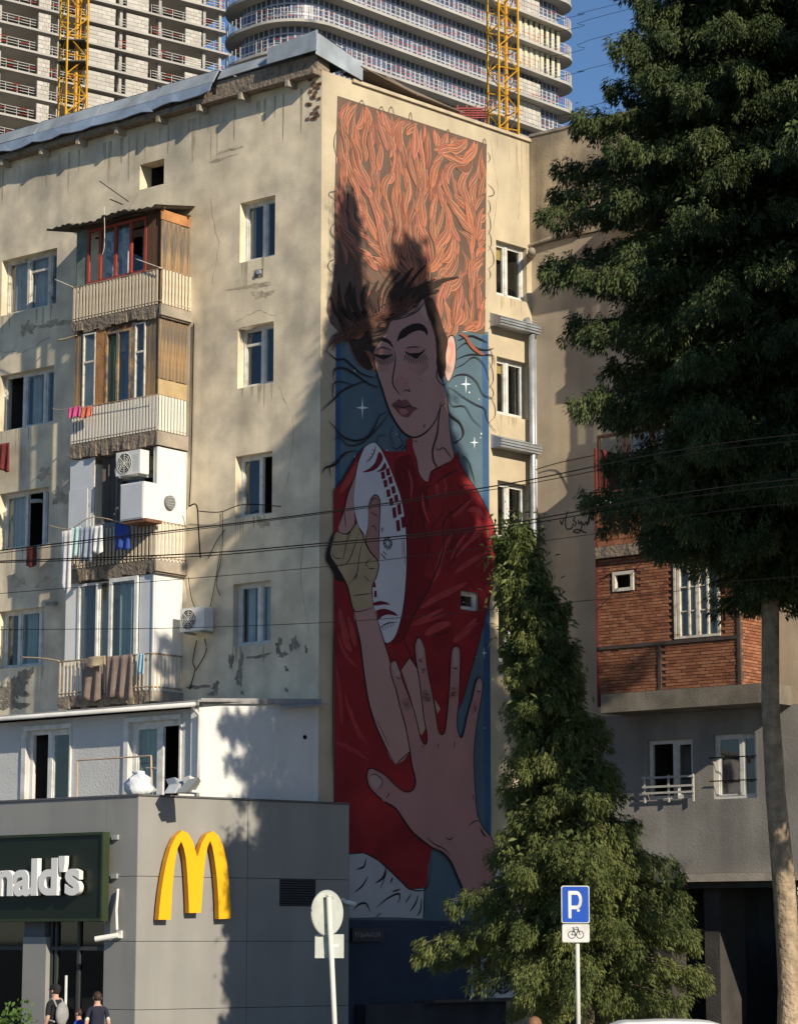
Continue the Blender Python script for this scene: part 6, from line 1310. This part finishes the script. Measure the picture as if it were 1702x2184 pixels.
# ------------------------------------------------------------------ conifers
bark = M('pine_bark', (.40, .305, .205), .95, .35, 5, 1.0, 14, streak=.35); bark_d = M('twig_bark', (.10, .075, .055), .95, .3, 4, .5)
leaf_a = leafmat('conifer_foliage', (.038, .060, .022), (.12, .15, .055)); leaf_b = leafmat('conifer_foliage_young', (.062, .088, .026), (.19, .21, .065))
def leaf_mesh(name, P, D, Lh, Wd, mat, parent, off, Nn=None):
    """many narrow two-segment blades: P positions, D directions"""
    n = len(P); rnd = RNG.normal(size=(n, 3)); S = np.cross(D, rnd if Nn is None else Nn + rnd * .28); S /= np.linalg.norm(S, axis=1)[:, None] + 1e-9
    w = (Wd / 2)[:, None]; m = P + D * (Lh * .5)[:, None]; e = P + D * Lh[:, None] + np.array([0, 0, -1.]) * (Lh * .2)[:, None]
    V = np.empty((n, 4, 3)); V[:, 0] = P; V[:, 1] = m + S * w; V[:, 2] = e; V[:, 3] = m - S * w
    V = V.reshape(-1, 3) - np.array(off)
    me = bpy.data.meshes.new(name); me.vertices.add(n * 4); me.vertices.foreach_set('co', V.astype(np.float32).ravel())
    me.loops.add(n * 4); me.loops.foreach_set('vertex_index', np.arange(n * 4, dtype=np.int32)); me.polygons.add(n)
    me.polygons.foreach_set('loop_start', (np.arange(n) * 4).astype(np.int32)); me.polygons.foreach_set('loop_total', np.full(n, 4, dtype=np.int32))
    me.materials.append(mat); me.update(calc_edges=True); o = bpy.data.objects.new(name, me); COL.objects.link(o); o.parent = parent; o['kind'] = 'stuff'; return o
def conifer(name, label, base, top, r0, r1, prof, zlo, mat, whorl=.5, nb=6, tuft=.30, per=34, seed=1, droop=.22, cat='tree', leafL=.20, leafW=.05, gap=0.08, group=None, dens=6.5, core=70, rag=.45, bow=1.0):
    rs = np.random.default_rng(seed); base = Vector(base); top = Vector(top); t = thing(name, label, cat, base, group); ax = top - base; H = ax.z
    g = MB(); ks = 16; pts = [base + Vector((ax.x * (i / ks) ** bow, ax.y * i / ks, ax.z * i / ks)) + Vector((.06 * sin(i * 1.3), .05 * cos(i * 1.7), 0)) * (0 if i == 0 else 1) for i in range(ks + 1)]
    i0 = len(g.v); kk = 14
    for i, p in enumerate(pts):
        r = r0 + (r1 - r0) * i / ks; r *= 1.25 if i == 0 else 1
        for q in range(kk): a = 2 * pi * q / kk; g.v.append(p + Vector((cos(a), sin(a), 0)) * r * (1 + .09 * sin(q * 3 + i) + .04 * sin(q * 5 - i * 2)))
    for i in range(ks):
        for q in range(kk): a, b = i0 + i * kk + q, i0 + i * kk + (q + 1) % kk; g.f.append((a, b, b + kk, a + kk)); g.m.append(0)
    part('trunk', g, bark, t, True)
    lg = MB(); PP, DD, LL, WW, NN = [], [], [], [], []
    z = zlo; az0 = rs.uniform(0, 6)
    while z < H - .25:
        f = z / H; c = base + Vector((ax.x * f ** bow, ax.y * f, z)); n_ = max(4, int(round(nb * (1 - .15 * f))))
        for j in range(n_):
            if rs.random() < gap: continue
            az0 += 2.399; a = az0 + rs.uniform(-.35, .35); Rr = prof(z) * rs.uniform(.52 + .3 * f, 1.1) * (1 + rag * (1 - .6 * f) * mnoise.noise(Vector((cos(a) * 1.1 + seed, sin(a) * 1.1, z * .55)))); 
            if Rr < .12: Rr = .12
            d = np.array([cos(a), sin(a), 0]); side = np.array([-sin(a), cos(a), 0]); zz0 = rs.uniform(-.25, .25)
            rise = rs.uniform(.02, .22); m = max(4, int(Rr / .35)); path = []
            for i in range(m + 1):
                s = i / m; path.append(np.array(c) + d * Rr * s + np.array([0, 0, zz0 + Rr * (rise * s - (droop + rise) * s * s + .13 * max(0, s - .75) * 2)]) + side * .10 * Rr * sin(s * 3 + a))
            lg.tube([Vector(p) for p in path], max(.012, .028 * Rr * .4 + .012), 4, r2=.006, cap=False)
            # tufts along the limb and on side shoots
            kc = int(Rr * core * (1 + 1.2 * f * f)) + 4; sc = rs.uniform(.0, .55, kc); ii = np.minimum((sc * m).astype(int), m - 1); pa_ = np.array(path); ps = pa_[ii] + (pa_[ii + 1] - pa_[ii]) * (sc * m - ii)[:, None] + rs.normal(size=(kc, 3)) * np.array([.2, .2, .2]) + side * (rs.uniform(-1, 1, kc) * Rr * .2 * (1 - sc))[:, None]
            dr = rs.normal(size=(kc, 3)) * .6 + d * .5 + np.array([0, 0, -.3]); PP.append(ps); DD.append(dr / np.linalg.norm(dr, axis=1)[:, None]); NN.append(rs.normal(size=(kc, 3))); LL.append(leafL * rs.uniform(1.5, 2.4, kc)); WW.append(leafW * rs.uniform(1.8, 2.8, kc))
            nt_ = max(5, int(Rr * dens * (1 + 1.3 * f * f)))
            for q in range(nt_):
                s = .10 + .90 * ((q + rs.random()) / nt_) ** .75; i = min(int(s * m), m - 1); w = s * m - i; p = path[i] * (1 - w) + path[i + 1] * w
                sp = Rr * .36 * (1.05 - s) + .12; lat = rs.uniform(-1, 1) * sp; p = p + side * lat + d * abs(lat) * .25 + np.array([0, 0, rs.uniform(-.30, .06) - abs(lat) * .12])
                k = int(per * rs.uniform(.7, 1.2)); tr = tuft * rs.uniform(.7, 1.25) * (1 - .35 * f)
                o_ = rs.normal(size=(k, 3)); o_ /= np.linalg.norm(o_, axis=1)[:, None]; rad = rs.random(k) ** .4 * tr
                out = d * .7 + side * np.sign(lat) * .25 + np.array([0, 0, -.05]); ps = p + o_ * rad[:, None] * np.array([.85, .85, 1.25])
                dirs = o_ * .45 + out * .7 + np.array([0, 0, -.75]) + rs.normal(size=(k, 3)) * .3; dirs /= np.linalg.norm(dirs, axis=1)[:, None]
                PP.append(ps); DD.append(dirs); NN.append(o_ + out * .35); LL.append(leafL * rs.uniform(.6, 1.25, k)); WW.append(leafW * rs.uniform(.7, 1.3, k))
        z += whorl * rs.uniform(.75, 1.25) * (1.1 - .35 * f)
    k = 60; ps = np.array(top) + rs.normal(size=(k, 3)) * np.array([.07, .07, .3]) - np.array([0, 0, .3]); PP.append(ps); dr = rs.normal(size=(k, 3)) * .5 + np.array([0, 0, .8]); DD.append(dr / np.linalg.norm(dr, axis=1)[:, None]); NN.append(rs.normal(size=(k, 3))); LL.append(np.full(k, leafL)); WW.append(np.full(k, leafW))
    P_ = np.concatenate(PP); part('limbs', lg, bark_d, t, fix=False, kind='stuff')
    leaf_mesh('crown', P_, np.concatenate(DD), np.concatenate(LL), np.concatenate(WW), mat, t, base, np.concatenate(NN)); return t
YA = 46.75; bA = at(1676, 2184, YA); bA = Vector((bA.x + .05, YA, 0)); pA = at(1628, 1250, YA); lean = (pA.x - bA.x) / pA.z
def profA(z): 
    return float(np.interp(z, [9.0, 9.9, 10.8, 14, 17, 19, 20, 21, 22, 23, 25, 26.5, 27.7], [.9, 2.0, 3.5, 3.85, 3.75, 3.2, 2.7, 2.2, 1.7, 1.1, .55, .3, .1]))
conifer('conifer', 'tall dark conifer with a bare pale trunk before the brick balcony', bA, (bA.x + lean * 14 - .1, YA, 27.8), .215, .05, profA, 9.2, leaf_a, .46, 8, .17, 50, 3, leafL=.10, leafW=.030, gap=.03, dens=15, core=85, droop=.15, rag=.32)
YC = 47.0; xb0 = at(1247, 2184, YC).x; tp = at(1088, 1098, YC)
def profC(z): return float(np.interp(z, [1.5, 2.4, 3.3, 4.6, 5.5, 7, 9, 10.2, 11], [1.3, 2.2, 2.35, 1.85, 1.2, .85, .55, .32, .1]))
conifer('young_conifer', 'small bushy conifer behind the parking sign, light green below and dark at its tip', (xb0, YC, 0), (tp.x, YC, tp.z), .16, .02, profC, 1.75, leaf_b, .36, 9, .13, 46, 5, leafL=.085, leafW=.023, core=50, gap=.10, dens=20, rag=.65, bow=1.9)
def profB(z): return float(np.interp(z, [8, 10, 14, 18, 20, 22, 24, 26.5, 28.5, 30.5], [3.2, 4.6, 4.8, 4.6, 4.1, 3.5, 2.9, 1.7, .9, .15]))
conifer('roadside_conifer', 'tall conifer by the kerb beyond the parked car', (12.1, 42.3, 0), (12.0, 42.3, 30.7), .28, .05, profB, 8.4, leaf_a, .46, 8, .26, 30, 9, leafL=.20, leafW=.07, dens=6, gap=.02)

def profD(z): return float(np.interp(z, [11.4, 12.2, 13.3, 14.8, 16.2, 17.2, 17.8], [.9, 1.5, 1.65, 1.55, 1.15, .6, .1]))
conifer('slender_conifer', 'slender conifer by the road with foliage only high on its trunk', (10.2, 37.2, 0), (10.15, 37.2, 18.2), .2, .04, profD, 11.6, leaf_a, .46, 8, .26, 30, 15, leafL=.18, leafW=.065, dens=7, core=60, gap=.02, rag=.4)

# ------------------------------------------------------------------ bushes
def bush(name, label, c, rad, n, mat, seed, cat='shrub', group=None):
    rs = np.random.default_rng(seed); t = thing(name, label, cat, (c[0], c[1], 0), group); g = MB()
    for i in range(9): a = i * 2.4; g.tube([Vector((c[0], c[1], 0)), Vector((c[0] + rad[0] * .3 * cos(a), c[1] + rad[1] * .3 * sin(a), c[2])), Vector((c[0] + rad[0] * .7 * cos(a), c[1] + rad[1] * .7 * sin(a), c[2] + rad[2] * .5 * sin(i)))], .02, 5, r2=.008)
    part('stems', g, bark_d, t); o = rs.normal(size=(n, 3)); o /= np.linalg.norm(o, axis=1)[:, None]; lump = 1 + .22 * np.sin(o[:, 0] * 5 + seed) * np.sin(o[:, 2] * 6) + .1 * np.sin(o[:, 1] * 11)
    P_ = np.array(c) + o * np.array(rad) * (rs.random(n) ** .35 * lump)[:, None]; D = o + rs.normal(size=(n, 3)) * .6 + np.array([0, 0, .3]); D /= np.linalg.norm(D, axis=1)[:, None]
    leaf_mesh('foliage', P_, D, .11 * rs.uniform(.6, 1.3, n), .05 * rs.uniform(.7, 1.3, n), mat, t, (c[0], c[1], 0))
cb = at(8, 2196, 41); leaf_c = leafmat('garden_leaf', (.05, .10, .02), (.12, .20, .04))
bush('shrub', 'bright green shrub in front of the restaurant entrance', (cb.x, 41, .85), (.55, .5, .75), 1800, leaf_c, 2)
for i in range(4):
    p = R2.P(-5.2 + i * 1.9, 0, -13 - (i % 2) * 1.5); bush('courtyard_tree', 'green leafy tree in the courtyard seen through the dark passage', (p.x, p.y, 3.2), (1.7, 1.7, 2.4), 4200, leaf_c, 20 + i, 'tree', 'trees in the courtyard behind the passage')
# ------------------------------------------------------------------ people
skin_m = M('skin', (.50, .30, .22), .6, .06, 8, .02)
def cmat(n, c): return M('fabric_' + n, c, .9, .12, 9, .15, 60)
def person(label, x, Y, top, head, shirt, trousers, hairc, h=1.75, hat=None, long_hair=False, bag=None, sleeve=1.2, trim=None, ground=.13, look=0.0, group=None):
    s = (top - ground) / 1.78; O = Vector((x, Y, ground)); t = thing('person', label, 'person', O, group)
    V, E_, Rd = [], [], []
    def add(p, r, par=None):
        V.append(p); Rd.append(r if isinstance(r, tuple) else (r, r)); i = len(V) - 1
        if par is not None: E_.append((par, i))
        return i
    pv = add((0, 0, .97), (.155, .115)); s1 = add((0, 0, 1.12), (.145, .10), pv); ch = add((0, .0, 1.30), (.165, .115), s1); uc = add((0, -.01, 1.43), (.13, .09), ch); nk = add((0, .0, 1.53), .055, uc); hb = add((0, .02, 1.60), (.068, .08), nk); hm_ = add((0, .025, 1.68), (.078, .095), hb); ht = add((0, .01, 1.755), (.055, .07), hm_)
    nose = add((0, .125, 1.655), .014, hm_)
    for q in (-1, 1):
        sh = add((q * .175, 0, 1.43), .062, uc); el = add((q * .235, -.04, 1.14), .044, sh); wr = add((q * .24, .10, .93), .030, el); pa = add((q * .235, .14, .86), (.028, .034), wr)
        for k, (dx, dy, l) in enumerate(((-.022, .02, .07), (-.008, .03, .085), (.008, .03, .08), (.022, .025, .065), (-q * .035, .045, .04))):
            b = add((q * .235 + dx, .14 + dy, .86 - l * .5), .009, pa); add((q * .235 + dx * 1.1, .15 + dy * 1.3, .86 - l), .008, b)
        hp = add((q * .09, 0, .88), .10, pv); kn = add((q * .10, .04 * q, .50), .066, hp); an = add((q * .10, -.04 + .03 * q, .10), .046, kn); add((q * .11, .12 + .03 * q, .045), (.045, .035), an)
    me = bpy.data.meshes.new('body'); me.from_pydata([Vector(v) * s for v in V], E_, []); o = bpy.data.objects.new('body', me); COL.objects.link(o)
    md = o.modifiers.new('skin', 'SKIN'); md.use_smooth_shade = True
    for i, r in enumerate(Rd): me.skin_vertices[0].data[i].radius = (r[0] * s, r[1] * s)
    me.skin_vertices[0].data[0].use_root = True
    o.modifiers.new('sub', 'SUBSURF').levels = 2
    bpy.context.view_layer.update(); me2 = bpy.data.meshes.new_from_object(o.evaluated_get(bpy.context.evaluated_depsgraph_get())); bpy.data.objects.remove(o)
    for m in (skin_m, shirt, trousers, M('shoe', (.05, .05, .05), .6), trim or shirt): me2.materials.append(m)
    for p in me2.polygons:
        c = p.center / s; arm = abs(c.x) > .185 and c.z < 1.36
        p.material_index = 0 if c.z > 1.50 else (0 if arm and c.z < sleeve else (4 if arm and c.z < sleeve + .05 else (1 if c.z > .98 or arm else (2 if c.z > .10 else 3)))); p.use_smooth = True
    b = bpy.data.objects.new('body', me2); COL.objects.link(b); b.parent = t; t.rotation_euler.z = head; OFF[t] = Vector((0, 0, 0))
    def ell(g, c, r, cut=None, k=16, kz=10, m=0):
        i0 = len(g.v)
        for j in range(kz + 1):
            ph = pi * j / kz
            for i in range(k): a = 2 * pi * i / k; g.v.append(Vector((c[0] + r[0] * sin(ph) * cos(a), c[1] + r[1] * sin(ph) * sin(a), c[2] + r[2] * cos(ph))) * s)
        for j in range(kz):
            for i in range(k):
                a, bq = i0 + j * k + i, i0 + j * k + (i + 1) % k; cc = (g.v[a] + g.v[bq] + g.v[a + k] + g.v[bq + k]) / 4 / s
                if cut is None or cut(cc): g.f.append((a, bq, bq + k, a + k)); g.m.append(m)
    def child(nm, g, m): q = link(nm, g, m, Vector((0, 0, 0)), True, False); q.parent = t; return q
    g = MB(); ell(g, (0, .01, 1.69), (.092, .112, .105), lambda c: c.z > 1.69 or c.y < .03 and c.z > 1.60); 
    if long_hair: ell(g, (0, -.05, 1.60), (.095, .075, .16))
    child('hair', g, hairc)
    g = MB(); 
    for q in (-1, 1): ell(g, (q * .082, .01, 1.665), (.014, .024, .034), None, 8, 6)
    child('ear', g, skin_m); g = MB()
    for q in (-1, 1): ell(g, (q * .032, .112, 1.685), (.013, .008, .008), None, 8, 6)
    child('eye', g, M('eye_dark', (.03, .025, .02), .3)); g = MB(); ell(g, (0, .108, 1.605), (.026, .01, .007), None, 8, 6); child('mouth', g, M('mouth', (.34, .14, .12), .6))
    if hat:
        g = MB(); ell(g, (0, .01, 1.715), (.10, .12, .095), lambda c: c.z > 1.70); i0 = len(g.v)
        for i in range(9): a = pi * (i / 8); g.v += [Vector((.095 * cos(a), .05 + .075 * sin(a), 1.705)) * s, Vector((.09 * cos(a), .08 + .14 * sin(a), 1.69)) * s]
        for i in range(8): g.f.append((i0 + 2 * i, i0 + 2 * i + 2, i0 + 2 * i + 3, i0 + 2 * i + 1)); g.m.append(0)
        child('cap', g, hat)
    if bag:
        g = MB(); ell(g, (0, -.19, 1.22), (.15, .10, .24)); q = child('backpack', g, bag); g = MB()
        for w in (-1, 1): g.tube([Vector(p) * s for p in cr([(w * .1, -.15, 1.36), (w * .11, -.02, 1.52), (w * .12, .11, 1.38), (w * .14, .09, 1.15), (w * .12, -.12, 1.08)], 4)], .018, 5)
        child('strap', g, bag)
    return t
xp = lambda x, y, Y: at(x, y, Y).x
person('man in a black cap and black shirt with a grey backpack at the restaurant door', xp(120, 2120, 47), 47, 1.80, radians(50), cmat('black', (.018, .018, .02)), cmat('denim', (.05, .06, .09)), M('hair_dark', (.03, .022, .018), .6), hat=M('cap_black', (.015, .015, .017), .8), bag=cmat('greybag', (.30, .30, .29)))
person('woman in a navy shirt with pale sleeve ends walking to the restaurant', xp(209, 2130, 46.2), 46.2, 1.69, radians(20), cmat('navy', (.02, .022, .04)), cmat('black', (.018, .018, .02)), M('hair_brown', (.05, .028, .02), .6), long_hair=False, trim=cmat('pale', (.6, .56, .5)), sleeve=1.22)
person('child in a bright blue top between the two adults', xp(170, 2150, 46.6), 46.6, 1.38, radians(65), cmat('blue', (.02, .06, .34)), cmat('denim', (.05, .06, .09)), M('hair_brown', (.05, .028, .02), .6))
person('person with light brown hair standing beyond the parked car', xp(1139, 2170, 31.5), 31.5, 1.69, radians(-30), cmat('grey', (.2, .2, .21)), cmat('denim', (.05, .06, .09)), M('hair_light_brown', (.20, .10, .05), .6), ground=.0)
# ------------------------------------------------------------------ white car
def car():
    cx, Y = xp(1352, 2180, 35), 35.0; zroof = 2.65 - (2178 - 2000) / 5500 * 34.6; s = zroof / 1.5; O = Vector((cx + .25, Y, 0)); t = thing('parked_car', 'white car parked at the kerb below the parking sign', 'car', O); OFF[t] = O
    prof = [(-2.1, .35), (-2.15, .6), (-2.08, .84), (-1.55, .95), (-1.2, 1.02), (-.55, 1.44), (-.2, 1.49), (.35, 1.5), (.9, 1.44), (1.45, 1.08), (1.9, 1.0), (2.12, .92), (2.16, .6), (2.1, .35)]
    wz = lambda z: float(np.interp(z, [.3, .6, .95, 1.05, 1.5], [.82, .88, .87, .80, .58])); paint_ = M('car_white', (.78, .78, .77), .25, .02, 1, 0, spec=.5)
    P_ = cr(prof, 4); g = MB(); rows_ = []
    for x, z in P_:
        w = wz(z); rows_.append([len(g.v) + i for i in range(5)]); g.v += [O + Vector((x, y * w, z * s + (.035 * (1 - y * y) if z > .9 else 0))) for y in (-1, -.6, 0, .6, 1)]
    for a, b in zip(rows_[:-1], rows_[1:]):
        for i in range(4): g.f.append((a[i], a[i + 1], b[i + 1], b[i])); g.m.append(0)
    for e in (0, 4):
        tri = tessellate_polygon([[Vector((x, z, 0)) for x, z in P_]])
        for q in tri: g.f.append(tuple(rows_[k][e] for k in q)); g.m.append(0)
    g.f.append((rows_[0][0], rows_[0][4], rows_[-1][4], rows_[-1][0])); g.m.append(0)
    body = part('body', g, paint_, t, True); gm = M('car_glass', (.02, .025, .03), .08, 0, 1, 0, spec=.5)
    for sd in (-1, 1):
        for q in ([(-1.05, 1.06), (-.52, 1.38), (-.02, 1.44), (-.02, 1.06)], [(.06, 1.06), (.06, 1.44), (.82, 1.38), (1.3, 1.08)]):
            h = MB(); h.face([O + Vector((x, sd * (wz(z) + .012), z * s)) for x, z in q]); part('side_window', h, gm, t, fix=False)
        for x in (-1.35, 1.35):
            h = MB(); h.disc(O + Vector((x, sd * .68, .32)), (0, sd, 0), (0, 0, 1), .32, .2, 24); ty = part('wheel', h, black_m, t); h = MB(); h.disc(O + Vector((x, sd * .881, .32)), (0, sd, 0), (0, 0, 1), .2, .008, 16); part('rim', h, steel_m, ty)
        for x, m in ((-2.13, M('lamp_red', (.4, .02, .02), .3)), (2.13, M('lamp_clear', (.6, .6, .6), .2))):
            h = MB(); F = Fr((O.x, O.y), 90); h.box(F, x - .05, x + .05, .66, .82, -sd * .5 - .16, -sd * .5 + .16); part('lamp', h, m, t)
    for q in ([(-1.16, 1.06), (-.58, 1.42)], [(1.42, 1.10), (.94, 1.42)]):
        h = MB(); (x0, z0), (x1, z1) = q; d = -.015 if x0 < 0 else .015
        h.face([O + Vector((x0 + d, -wz(z0) * .86, z0 * s + .03)), O + Vector((x0 + d, wz(z0) * .86, z0 * s + .03)), O + Vector((x1 + d, wz(z1) * .86, z1 * s + .03)), O + Vector((x1 + d, -wz(z1) * .86, z1 * s + .03))]); part('windscreen', h, gm, t, fix=False)
car()
